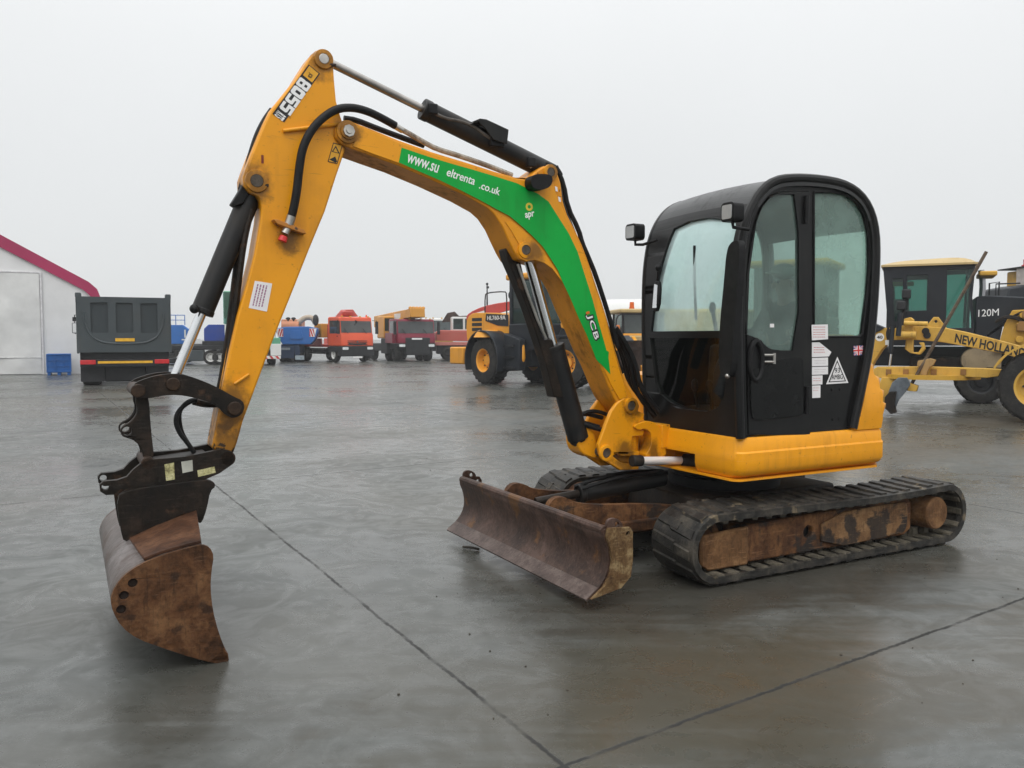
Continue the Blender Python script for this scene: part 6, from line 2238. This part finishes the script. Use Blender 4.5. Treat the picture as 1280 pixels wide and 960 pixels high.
# front half turned to the left
fa = R(16)
def fr(x, y, z):
    return (1.75 + x * math.cos(fa) - y * math.sin(fa), x * math.sin(fa) + y * math.cos(fa), z)
for sg in (1, -1):
    t = wheel(LR, (0, 0, 0), 0.79, 0.62, sg, LOADY, 0.50, lugs=26)
    t.location = fr(1.55, sg * 1.05, 0.79)
    t.rotation_euler = (0, 0, fa)
mb = MB()
mb.plate([(0.1, 0.6), (2.0, 0.55), (2.2, 1.2), (1.5, 2.0), (1.0, 2.15), (0.7, 1.6), (0.1, 1.3)], [], 0.9, lambda a, b_, d: fr(a, -0.45 + d, b_))
mb.build('front_frame', CHAR, LR, 0.03)
for sg in (1, -1):
    mb = MB()
    mb.plate(chaikin([(0.8, 1.9), (1.1, 2.25), (1.5, 2.1), (2.4, 1.2), (3.3, 0.65), (3.3, 0.42), (2.8, 0.45), (1.9, 1.1), (1.2, 1.75)], 1), [list(reversed(circle((1.12, 2.02), 0.08, 12)))], 0.12, lambda a, b_, d: fr(a, sg * 0.5 + d - 0.06, b_))
    mb.build('lift_arm', LOADY, LR, 0.02)
    mb = MB()
    mb.plate([(0.85, 1.62), (2.25, 1.62), (2.45, 1.45), (2.4, 1.40), (2.2, 1.55), (0.9, 1.55)], [], 0.62, lambda a, b_, d: fr(a, (0.74 if sg > 0 else -1.36) + d, b_))
    mb.build('front_fender', CHAR, LR, 0.02)
mb = MB()
bpr = chaikin([(3.25, 1.15), (3.1, 0.75), (3.2, 0.2), (3.6, 0.06), (4.2, 0.04)], 2, closed=False)
mb.loft([[fr(x, y, z) for x, z in bpr] + [fr(x + 0.04, y, z + 0.03) for x, z in reversed(bpr)] for y in (-1.35, 0, 1.35)])
for y in (-1.37, 1.34):
    mb.plate([(3.25, 1.15), (3.1, 0.75), (3.2, 0.2), (3.6, 0.03), (4.25, 0.03)], [], 0.03, lambda a, b_, d: fr(a, y + d, b_))
mb.build('loading_bucket', BROWNB, LR)

# ---------------------------------------------------------------- white tank body and the second loader
X, Y, _ = ground_at(782, 46)
tk_ = empty('tank_truck', (X, Y, 0), R(-20))
tag(tk_, 'white rounded tank truck showing between the excavator boom and the black cab', 'truck')
mb = MB()
mb.lathe((-2.4, 0, 2.5), (1, 0, 0), [(0, 0.0), (0.02, 0.75), (0.35, 1.1), (1.6, 1.18), (3.9, 1.15), (4.6, 0.8), (4.65, 0)], 32)
mb.build('tank', OFFW, tk_)
bx(tk_, 'hopper', OFFW, -1.9, -0.4, -1.0, 1.0, 1.2, 2.4, 0.05)
bx(tk_, 'chassis', DARKM, -2.6, 4.2, -0.9, 0.9, 0.7, 1.198, 0.04)
bx(tk_, 'driver_cab', OFFW, 2.6, 4.4, -1.2, 1.2, 1.2, 2.9, 0.08)
bx(tk_, 'side_window', VGLASS, 3.0, 4.0, -1.215, -1.204, 2.0, 2.6)
for x in (-1.8, -0.5, 3.6):
    for sg in (1, -1):
        wheel(tk_, (x, sg * 1.0, 0.52), 0.52, 0.4, sg, DARKM)

X, Y, _ = ground_at(806, 30)
l2 = empty('wheel_loader', (X, Y, 0), R(-90) + R(6))
tag(l2, 'yellow wheel loader with a dark brown bucket facing us, half behind the black excavator cab', 'loader')
bx(l2, 'cab_base', LOADY, -1.6, 0.2, -0.85, 0.85, 0.9, 1.70, 0.05)
bx(l2, 'hood_front', BEIGE, 0.2, 0.5, -1.1, 1.1, 1.38, 1.62, 0.04)
for y in (-0.88, 0.80):
    for x in (-1.4, 0.06):
        bx(l2, 'cab_pillar', DARKM, x, x + 0.08, y, y + 0.08, 1.7, 2.5)
bx(l2, 'windscreen', SKYGL, 0.145, 0.155, -0.80, 0.80, 1.70, 2.36)
for sg in (1, -1):
    bx(l2, 'side_window', VGLASS, -1.32, 0.06, *sorted((sg * 0.84, sg * 0.85)), 1.7, 2.4)
bx(l2, 'cab_roof', BEIGE, -1.6, 0.35, -1.0, 1.0, 2.42, 2.58, 0.05)
bx(l2, 'visor', DARKM, 0.16, 0.34, -0.95, 0.95, 2.36, 2.417)
mb = MB()
mb.cyl((-0.3, -0.42, 2.58), (-0.3, -0.42, 2.64), 0.1, seg=14)
mb.cyl((-0.3, -0.42, 2.64), (-0.3, -0.42, 2.84), 0.09, 0.075, seg=14)
mb.build('beacon', plain('beacon_orange', (0.6, 0.12, 0.02), 0.3), l2)
for sg in (1, -1):
    wheel(l2, (-0.9, sg * 1.05, 0.7), 0.7, 0.55, sg, LOADY, lugs=18)
    wheel(l2, (1.5, sg * 1.05, 0.7), 0.7, 0.55, sg, LOADY, lugs=18)
    pl(l2, 'lift_arm', LOADY, [(0.2, 1.5), (0.5, 1.6), (2.6, 0.7), (2.6, 0.5), (0.4, 1.25)], *sorted((sg * 0.5, sg * 0.62)), 0.02)
    tb(l2, 'mirror_arm', DARKM, [(0.2, sg * 0.9, 2.4), (0.28, sg * 1.12, 2.3), (0.28, sg * 1.14, 1.9), (0.28, sg * 1.1, 1.6)], 0.03, 1)
    bx(l2, 'signal_lamp', plain('signal_orange', (0.6, 0.17, 0.03), 0.35), 0.22, 0.32, *sorted((sg * 1.0, sg * 1.14)), 1.62, 2.0, 0.03)
mb = MB()
bpr = chaikin([(2.7, 1.42), (2.5, 0.9), (2.6, 0.3), (3.0, 0.08), (3.6, 0.05)], 2, closed=False)
mb.loft([[(x, y, z) for x, z in bpr] + [(x + 0.05, y, z + 0.04) for x, z in reversed(bpr)] for y in (-1.4, 0, 1.4)])
for y in (-1.42, 1.39):
    mb.plate([(2.7, 1.42), (2.5, 0.9), (2.6, 0.3), (3.0, 0.03), (3.65, 0.03)], [], 0.03, lambda a, b_, d: (a, y + d, b_))
mb.build('loading_bucket', BROWNB, l2)

# ---------------------------------------------------------------- motor graders on the right
def px_frame(P0, ang, yoff):
    """root position and a mapping of photo pixels onto the machine's own side plane y = yoff"""
    h = (math.cos(ang), math.sin(ang))
    root = (P0[0] + h[1] * yoff, P0[1] - h[0] * yoff, 0)

    def f(pts):
        out = []
        for x, y in pts:
            k_ = (x - 640) / F_PX
            t = (k_ * P0[1] - P0[0]) / (h[0] - k_ * h[1])
            Y_ = P0[1] + h[1] * t
            out.append((t, CAM_H - (y - HORIZON) / F_PX * Y_))
        return out
    return root, f


AN = R(-32)
rootN, gn = px_frame((10.14, 15.92), AN, 0.0)
NH = empty('motor_grader', rootN, AN)
tag(NH, 'faded yellow motor grader with black lettering on its sloping front beam', 'grader')
beam = pl(NH, 'front_beam', NHY, gn([(1113, 413), (1128, 407), (1150, 408), (1182, 410), (1205, 414.5), (1240, 423), (1330, 447), (1330, 466), (1255, 442), (1210, 433.5), (1180, 428), (1140, 424.5), (1113, 425)]), -0.14, 0.14, 0.012)
a0, a1 = gn([(1193, 428.0), (1281, 447.5)])
u0, _u = gn([(1194.4, 416.6), (1200, 400)])
lettering('lettering', 'NEW HOLLAND', INK, beam, (a0[0], -0.1405, a0[1]), (a1[0] - a0[0], 0, a1[1] - a0[1]), (u0[0] - a0[0], 0, u0[1] - a0[1]), math.hypot(a1[0] - a0[0], a1[1] - a0[1]), math.hypot(u0[0] - a0[0], u0[1] - a0[1]) * 1.0, 0.003, 0.03)
pl(NH, 'beam_lug', NHY, gn([(1154, 412), (1166, 396.5), (1172, 396.5), (1184, 412)]), -0.10, -0.05, 0.01, [circle(gn([(1169, 402)])[0], 0.03, 12)])
pl(NH, 'saddle', NHY, gn([(1131, 399), (1139, 397), (1143, 400), (1143, 440), (1150, 440), (1154, 433), (1150, 428), (1156, 428), (1158, 436), (1152, 443), (1140, 441), (1133, 436), (1134, 424), (1131, 414)]), -0.32, -0.15, 0.015)
mb = MB()
sx, sz = gn([(1124, 419)])[0]
mb.cyl((sx, -0.42, sz), (sx + 0.35, -0.42, sz), 0.075, seg=16)
mb.cyl((sx + 0.12, -0.40, sz + 0.24), (sx + 0.55, -0.40, sz + 0.22), 0.05, seg=14)
mb.build('saddle_boss', NHY, NH)
mb = MB()
for (x, y) in ((1157, 414), (1159, 419)):
    q = gn([(x, y)])[0]
    mb.cyl((q[0], -0.145, q[1]), (q[0], -0.17, q[1]), 0.07, seg=14)
mb.build('beam_bolt', DARKM, NH)
# arched rear part of the beam with the speed disc
ar = pl(NH, 'beam_arch', NHY, gn([(1114, 410), (1101, 410), (1092, 418), (1084, 448), (1076, 472), (1086, 470), (1094, 452), (1104, 436), (1113, 427)]), -0.16, 0.16, 0.012)
dc_ = gn([(1100.5, 421.5)])[0]
mb = MB()
mb.plate(circle(dc_, 0.085, 24), [], 0.004, lambda a, b_, d: (a, -0.1615 - d, b_))
sd = mb.build('speed_disc', WHITEP, ar)
lettering('lettering', '40', INK, sd, (dc_[0] - 0.055, -0.166, dc_[1] - 0.035), (1, 0, 0), (0, 0, 1), 0.11, 0.07, 0.002, 0.03)
pl(NH, 'hood_edge', CHAR, gn([(1086, 404), (1092, 404), (1106, 410), (1100, 414), (1086, 420)]), -0.2, 0.2, 0.01)
# lift rams and hoses at the saddle
mb = MB()
for (x0, y0, x1, y1, r_) in ((1119, 408, 1117, 440, 0.045), (1128, 392, 1126, 420, 0.05)):
    p, q = gn([(x0, y0)])[0], gn([(x1, y1)])[0]
    mb.cyl((p[0], -0.5, p[1]), (q[0], -0.5, q[1]), r_, seg=14)
mb.build('lift_ram', CHAR, NH)
p, q = gn([(1118, 442)])[0], gn([(1116, 460)])[0]
mb = MB()
mb.cyl((p[0], -0.5, p[1]), (q[0], -0.5, q[1]), 0.024, seg=12)
mb.build('ram_rod', CHROME, NH)
for k in range(4):
    pts = gn([(1112 + 2 * k, 410 + k), (1110 + 3 * k, 418), (1113 + 2 * k, 427)])
    tb(NH, 'hose', DARKM, [(a, -0.3 - 0.05 * k, b_) for a, b_ in pts], 0.022, 2)
bx(NH, 'tag_board', OFFW, *sorted((gn([(1110, 430)])[0][0], gn([(1117, 430)])[0][0])), -0.46, -0.44, gn([(1115, 431)])[0][1], gn([(1115, 425)])[0][1])
# draw bar, circle and mouldboard
pl(NH, 'draw_bar', NHY, gn([(1094, 462), (1102, 457.5), (1160, 457), (1240, 459.5), (1262, 461), (1258, 468), (1236, 471), (1170, 468), (1140, 472), (1096, 471)]), -0.55, -0.38, 0.012)
mb = MB()
for x in (1116, 1137, 1171, 1207):
    q = gn([(x, 463.5)])[0]
    mb.box(q[0] - 0.05, q[0] + 0.05, -0.575, -0.553, q[1] - 0.06, q[1] + 0.05)
mb.build('bar_clip', paint('dark_amber', (0.25, 0.12, 0.03), 0.6), NH)
mb = MB()
mb.lathe((gn([(1160, 430)])[0][0], 0.1, 0.72), (0, 0, 1), [(0, 0.75), (0, 0.95), (0.09, 0.95), (0.09, 0.75)], 40, closed=True)
mb.build('turning_circle', CATY, NH)
pl(NH, 'circle_bracket', NHY, gn([(1108, 470), (1132, 470), (1126, 478), (1120, 488), (1117, 500), (1110, 503), (1100, 494), (1104, 482)]), -0.60, -0.50, 0.015)
pl(NH, 'bracket_stay', NHY, gn([(1095, 473), (1099, 472), (1110, 490), (1108, 497)]), -0.75, -0.66, 0.01)
mp2 = gn([(1131, 470), (1142, 470), (1146, 478), (1141, 486), (1133, 496), (1128, 508), (1118, 500), (1120, 486), (1124, 476)])
mb = MB()
mb.plate(mp2, [], 0.8, lambda a, b_, d: (a - d * 0.12, -0.95 + d, b_ - 0.0 * d))
mb.build('mouldboard', plain('worn_blade_grey', (0.10, 0.115, 0.13), 0.45, 0.4, var=0.5, scale=4), NH, 0.01)
pl(NH, 'blade_end', GREASY, gn([(1116, 493), (1122, 486), (1130, 486), (1128, 500), (1131, 511), (1124, 513), (1116, 505)]), -1.05, -0.955, 0.01)
pl(NH, 'tip_bracket', NHY, gn([(1139, 475), (1154, 480), (1152, 487), (1141, 486)]), -0.80, -0.62, 0.012)
pl(NH, 'side_shift_plate', paint('worn_tan', (0.36, 0.22, 0.08), 0.6), gn([(1152, 450), (1167, 447), (1174, 449), (1171, 455), (1166, 458), (1163, 468), (1156, 467), (1156, 458), (1151, 456)]), -0.70, -0.57, 0.012)
rod = gn([(1146, 477), (1230, 318)])
mb = MB()
mb.cyl((rod[0][0], -0.72, rod[0][1]), (rod[1][0], -0.45, rod[1][1]), 0.032, seg=12)
mb.build('marker_rod', rusty('rod_rust', [(0.04, 0.03, 0.025), (0.09, 0.06, 0.04), (0.16, 0.12, 0.08)], 4, 0.5, 0.1), NH)
# front axle
wx = 0.0
for sg in (1, -1):
    wheel(NH, (wx, sg * 1.02, 0.66), 0.66, 0.40, sg, NHY, 0.60, lugs=18)
    fd, fi = [], []
    for i in range(13):
        a = R(25 + 130 * i / 12)
        fd.append((wx + 0.80 * math.cos(a), 0.66 + 0.80 * math.sin(a)))
        fi.append((wx + 0.765 * math.cos(a), 0.66 + 0.765 * math.sin(a)))
    mb = MB()
    mb.loft([[(x, y, z) for x, z in fd] + [(x, y, z) for x, z in reversed(fi)] for y in sorted((sg * 0.80, sg * 1.26))])
    mb.build('fender', NHY, NH)
bx(NH, 'front_axle', NHY, wx - 0.12, wx + 0.12, -0.85, 0.85, 0.5, 0.82, 0.03)
pl(NH, 'axle_yoke', NHY, [(wx - 0.25, 0.7), (wx + 0.25, 0.7), (wx + 0.2, 1.3), (wx - 0.2, 1.3)], -0.2, 0.2, 0.02)
# rear half hidden by the excavator: frame, wheels and cab
bx(NH, 'rear_frame', NHY, -7.2, -3.1, -0.5, 0.5, 0.7, 1.35, 0.05)
nc = bx(NH, 'cab_lower', CHAR, -5.3, -3.8, -0.8, 0.8, 1.353, 2.0, 0.05)
for x in (-5.28, -3.90):
    for y in (-0.78, 0.70):
        bx(nc, 'cab_pillar', CHAR, x, x + 0.08, y, y + 0.08, 2.0, 3.05)
for y in (-0.74, 0.73):
    bx(nc, 'side_window', VGLASS, -5.2, -3.9, y, y + 0.01, 2.0, 3.05)
for x in (-5.24, -3.86):
    bx(nc, 'end_window', VGLASS, x, x + 0.01, -0.7, 0.7, 2.0, 3.05)
bx(NH, 'cab_roof', NHY, -5.4, -3.7, -0.9, 0.9, 3.05, 3.2, 0.06)
bx(NH, 'engine_hood', NHY, -7.4, -5.6, -0.7, 0.7, 1.352, 2.2, 0.08)
for x in (-6.7, -5.2):
    for sg in (1, -1):
        wheel(NH, (x, sg * 1.0, 0.66), 0.66, 0.40, sg, NHY, 0.60, lugs=18)

AC = R(-26)
rootC, gc = px_frame((9.9, 19.7), AC, -0.95)
YC = 19.2
CG = empty('motor_grader', rootC, AC)
tag(CG, 'charcoal and amber motor grader with beige cab roof and white lettering on its dark hood', 'grader')
cab_o = gc([(1101, 334), (1216, 331), (1213, 372), (1216, 402), (1217, 432), (1112, 432), (1108, 400), (1102, 345)])
w1 = gc([(1113, 349), (1126, 348.5), (1127, 402), (1117, 402)])
w2 = gc([(1131, 345), (1157, 344), (1157, 388), (1131, 389)])
w3 = gc([(1181, 338), (1212, 336.5), (1209, 374), (1214, 410), (1181, 410)])
for y0, nm in ((-0.95, 'cab_side'), (0.85, 'cab_side')):
    sdp = pl(CG, nm, CHAR, cab_o, y0, y0 + 0.08, 0.01, [w1, w2, w3])
    for w_ in (w1, w2, w3):
        pl(sdp, 'cab_window', GGLASS, w_, y0 + 0.03, y0 + 0.04)
fx0, fx1 = gc([(1102, 400)])[0][0], gc([(1215, 400)])[0][0]
z0_, z1_ = gc([(1160, 432)])[0][1], gc([(1160, 335)])[0][1]
for x in (fx0 + 0.05, fx1 - 0.10):
    mb = MB()
    mb.plate(rrect(-0.848, 0.848, z0_, z1_, 0.02), [list(reversed(rrect(-0.74, 0.74, z0_ + 0.55, z1_ - 0.1, 0.03)))], 0.06, lambda a, b_, d: (x + d + (0.16 if x < 0 else -0.05) * (z1_ - b_) / (z1_ - z0_), a, b_))
    e_ = mb.build('cab_end', CHAR, CG)
    mb = MB()
    mb.plate(rrect(-0.74, 0.74, z0_ + 0.55, z1_ - 0.1, 0.03), [], 0.01, lambda a, b_, d: (x + 0.03 + d + (0.16 if x < 0 else -0.05) * (z1_ - b_) / (z1_ - z0_), a, b_))
    mb.build('cab_window', GGLASS, e_)
rf = MB()
r0, r1, r2, r3 = gc([(1099, 335), (1220, 331), (1108, 326), (1205, 321)])
zc0, zc1 = r0[1], gc([(1160, 320.5)])[0][1]
def roof_pt(x, y):
    t = (x - fx0) / (fx1 - fx0)
    e = max(0.0, 1 - (2 * t - 1) ** 4) * max(0.0, 1 - (y / 1.02) ** 4)
    return zc0 + 0.05 + (zc1 - zc0 - 0.05) * (e ** 0.5) * (0.6 + 0.4 * t)
NX, NY = 16, 10
xs = [fx0 - 0.06 + (fx1 - fx0 + 0.12) * i / NX for i in range(NX + 1)]
ys = [-1.02 + 2.04 * j / NY for j in range(NY + 1)]
top = [[rf.bm.verts.new((x, y, roof_pt(x, y))) for y in ys] for x in xs]
bot = [[rf.bm.verts.new((x, y, zc0 + 0.004)) for y in ys] for x in xs]
for i in range(NX):
    for j in range(NY):
        rf.face([top[i][j], top[i + 1][j], top[i + 1][j + 1], top[i][j + 1]])
        rf.face([bot[i][j], bot[i][j + 1], bot[i + 1][j + 1], bot[i + 1][j]])
for i in range(NX):
    rf.face([bot[i][0], bot[i + 1][0], top[i + 1][0], top[i][0]])
    rf.face([bot[i + 1][NY], bot[i][NY], top[i][NY], top[i + 1][NY]])
for j in range(NY):
    rf.face([bot[0][j + 1], bot[0][j], top[0][j], top[0][j + 1]])
    rf.face([bot[NX][j], bot[NX][j + 1], top[NX][j + 1], top[NX][j]])
rf.build('cab_roof', BEIGE, CG)
bx(CG, 'operator_seat', SEATM, -0.95, -0.45, -0.3, 0.3, 1.5, 2.5, 0.06)
tb(CG, 'steering_column', DARKM, [(-1.15, 0, 1.45), (-1.3, 0, 1.95), (-1.25, 0, 2.35)], 0.09, 1)
bx(CG, 'sun_visor', paint('visor_yellow', (0.55, 0.40, 0.06), 0.5), -0.9, -0.35, 0.2, 0.25, gc([(1160, 354)])[0][1], gc([(1160, 348)])[0][1], 0.02)
tb(CG, 'mirror_arm', DARKM, [(gc([(1122, 400)])[0][0], -1.05, gc([(1160, 425)])[0][1]), (gc([(1127, 400)])[0][0], -1.2, gc([(1160, 395)])[0][1]), (gc([(1132, 400)])[0][0], -1.2, gc([(1160, 372)])[0][1])], 0.05, 1)
mb = MB()
for x, y in ((1131, 366), (1125, 380)):
    q = gc([(x, y)])[0]
    mb.box(q[0] - 0.10, q[0] + 0.10, -1.30, -1.18, q[1] - 0.16, q[1] + 0.06)
mb.build('work_light', DARKM, CG, 0.03)
ea = gc([(1112, 322.5), (1116.5, 326)])
# engine enclosure at the back (to the right) with the model number
eh = pl(CG, 'engine_hood', CHAR, gc([(1217.6, 371), (1235, 369.5), (1290, 372), (1330, 376), (1330, 400), (1262, 396), (1253, 404), (1248, 430), (1217.6, 432)]), -0.96, 0.80, 0.03)
pl(CG, 'engine_side', CATY, gc([(1254, 405), (1263, 388), (1300, 386), (1330, 388), (1330, 440), (1240, 440), (1248, 428)]), -1.02, -0.962, 0.02)
a0, a1 = gc([(1221, 396.2), (1246.5, 394.6)])
lettering('lettering', '120M', WHITEP, eh, (a0[0], -0.9605, a0[1]), (a1[0] - a0[0], 0, a1[1] - a0[1]), (0, 0, 1), a1[0] - a0[0], 8.8 * YC / F_PX, 0.004, 0.0)
rnd = random.Random(9)
AMB = paint('amber_dirt', (0.26, 0.13, 0.03), 0.6, amt=0.6)
for k in range(9):                                   # pumps, filters and brackets on the open engine side
    x, z = gc([(1256 + rnd.uniform(2, 30), 393 + rnd.uniform(0, 34))])[0]
    mb = MB()
    s_ = rnd.uniform(0.07, 0.17)
    if k % 3 == 0:
        mb.cyl((x, -1.022, z), (x, -1.022 - s_, z), s_ * 0.6, seg=14)
    elif k % 3 == 1:
        mb.box(x - s_, x + s_, -1.03 - s_, -1.022, z - s_ * 0.7, z + s_ * 0.5)
    else:
        mb.tube([(x - 0.3, -1.04, z), (x - 0.1, -1.10, z + 0.12), (x + 0.2, -1.10, z + 0.05), (x + 0.32, -1.04, z - 0.15)], 0.03, 8, 1)
    mb.build('engine_fitting', (CATY, AMB, GREASY)[k % 3], CG, 0.012)
bx(CG, 'fender_roof', CATY, gc([(1222, 400)])[0][0], gc([(1245, 400)])[0][0], -0.6, 0.6, gc([(1160, 346)])[0][1], gc([(1160, 340)])[0][1], 0.03)
tb(CG, 'exhaust_pipe', plain('dull_chrome', (0.4, 0.4, 0.42), 0.3, 1.0), [(gc([(1229, 400)])[0][0], 0.2, gc([(1160, 371)])[0][1]), (gc([(1230, 400)])[0][0], 0.2, gc([(1160, 354)])[0][1]), (gc([(1227, 400)])[0][0], 0.2, gc([(1160, 336)])[0][1])], 0.07, 1)
mb = MB()
rl = gc([(1240, 371), (1240, 350), (1253, 348), (1253, 366)])
mb.tube([(a, 0.55, b_) for a, b_ in rl], 0.02, 6)
rl = gc([(1244, 371), (1244, 354), (1275, 353)])
mb.tube([(a, -0.5, b_) for a, b_ in rl], 0.018, 6)
mb.build('hand_rail', DARKM, CG)
bx(CG, 'main_frame', CHAR, -5.2, 5.0, -0.35, 0.35, 0.85, 1.33, 0.05)
bx(CG, 'articulation', GREASY, -0.4, 1.2, -0.6, 0.6, 0.55, 1.1, 0.05)
mb = MB()
mb.lathe((gc([(1219, 450)])[0][0], -0.80, 1.02), (0, -1, 0), [(0, 0.30), (0.10, 0.28), (0.12, 0.1), (0.12, 0)], 24)
mb.box(gc([(1226, 450)])[0][0], gc([(1252, 450)])[0][0], -0.9, -0.7, 0.86, 1.25)
mb.build('pump_housing', paint('pump_tan', (0.26, 0.20, 0.12), 0.6, amt=0.6), CG)
bx(CG, 'front_axle', GREASY, -5.0, -4.8, -0.6, 0.6, 0.45, 0.848, 0.03)
for x in (gc([(1228, 400)])[0][0], 3.9, -4.9):
    for sg in (1, -1):
        wheel(CG, (x, sg * 0.62, 0.52), 0.52, 0.40, sg, DARKM, 0.55, lugs=18)

# another yellow machine at the right edge
YE = 26.0
X, Y, _ = ground_at(1283, YE)
ym = empty('loader', (X, Y, 0), 0)
tag(ym, 'amber machine with a pale stack and red cap at the right edge behind the grader', 'loader')
kE = YE / F_PX
zE = lambda y: CAM_H - (y - HORIZON) * kE
bx(ym, 'machine_body', CATY, -0.18, 2.8, -0.9, 0.9, 0.9, zE(338), 0.05)
bx(ym, 'stack_panel', plain('pale_pinkish', (0.45, 0.40, 0.37), 0.5), -0.36, -0.183, -0.5, 0.1, 1.6, zE(336), 0.03)
bx(ym, 'roof_plate', DARKM, -0.42, 2.9, -1.0, 1.0, zE(336), zE(334.5))
mb = MB()
mb.cyl((-0.10, 0, zE(334)), (-0.10, 0, zE(332)), 0.14, seg=14)
mb.cyl((-0.10, 0, zE(332)), (-0.10, 0, zE(325)), 0.09, seg=14)
mb.build('beacon', TAILR, ym)
pl(ym, 'rear_deck', CHAR, [(-1.3, 1.9), (-1.1, zE(362)), (-0.4, zE(357)), (-0.37, 1.9)], -0.8, 0.8, 0.05)
bx(ym, 'undercarriage', DARKM, -1.2, 2.8, -0.8, 0.8, 0.5, 0.9, 0.04)
for x in (-0.6, 2.0):
    for sg in (1, -1):
        wheel(ym, (x, sg * 1.0, 0.7), 0.7, 0.5, sg, CATY)

# ---------------------------------------------------------------- small litter on the slab
rnd = random.Random(21)
mb = MB()
mb.tube([(-0.36, 6.02, 0.012), (-0.30, 5.98, 0.018), (-0.24, 5.95, 0.012)], 0.010, 6, 1)
tag(mb.build('twig', plain('dark_twig', (0.03, 0.025, 0.02), 0.8)), 'small dark twig lying on wet concrete in front of the dozer blade', 'twig')
PEB = plain('mud_crumb', (0.05, 0.042, 0.032), 0.8, var=0.4)
mb = MB()
for i in range(70):
    x, y = rnd.uniform(-0.6, 3.4), rnd.uniform(3.2, 6.6)
    if rnd.random() < 0.25:
        x, y = rnd.uniform(-3, 6), rnd.uniform(3, 12)
    r_ = rnd.uniform(0.002, 0.006)
    mb.ball((x, y, r_ * 0.5), (r_ * rnd.uniform(0.8, 1.6), r_ * rnd.uniform(0.8, 1.6), r_ * 0.7), 6, 4)
tag(mb.build('mud_crumbs', PEB), kind='stuff')

# ---------------------------------------------------------------- damp air
hz = MB()
hz.box(-260, 260, -20, 330, -1.0, 11.5)
k = NT('damp_air')
vol = k.n('ShaderNodeVolumePrincipled')
vol.inputs['Color'].default_value = (0.93, 0.94, 0.95, 1)
vol.inputs['Density'].default_value = 0.0012
vol.inputs['Anisotropy'].default_value = 0.2
k.link(vol.outputs[0], k.out.inputs['Volume'])
ho = hz.build('haze', k.m)
tag(ho, kind='stuff')
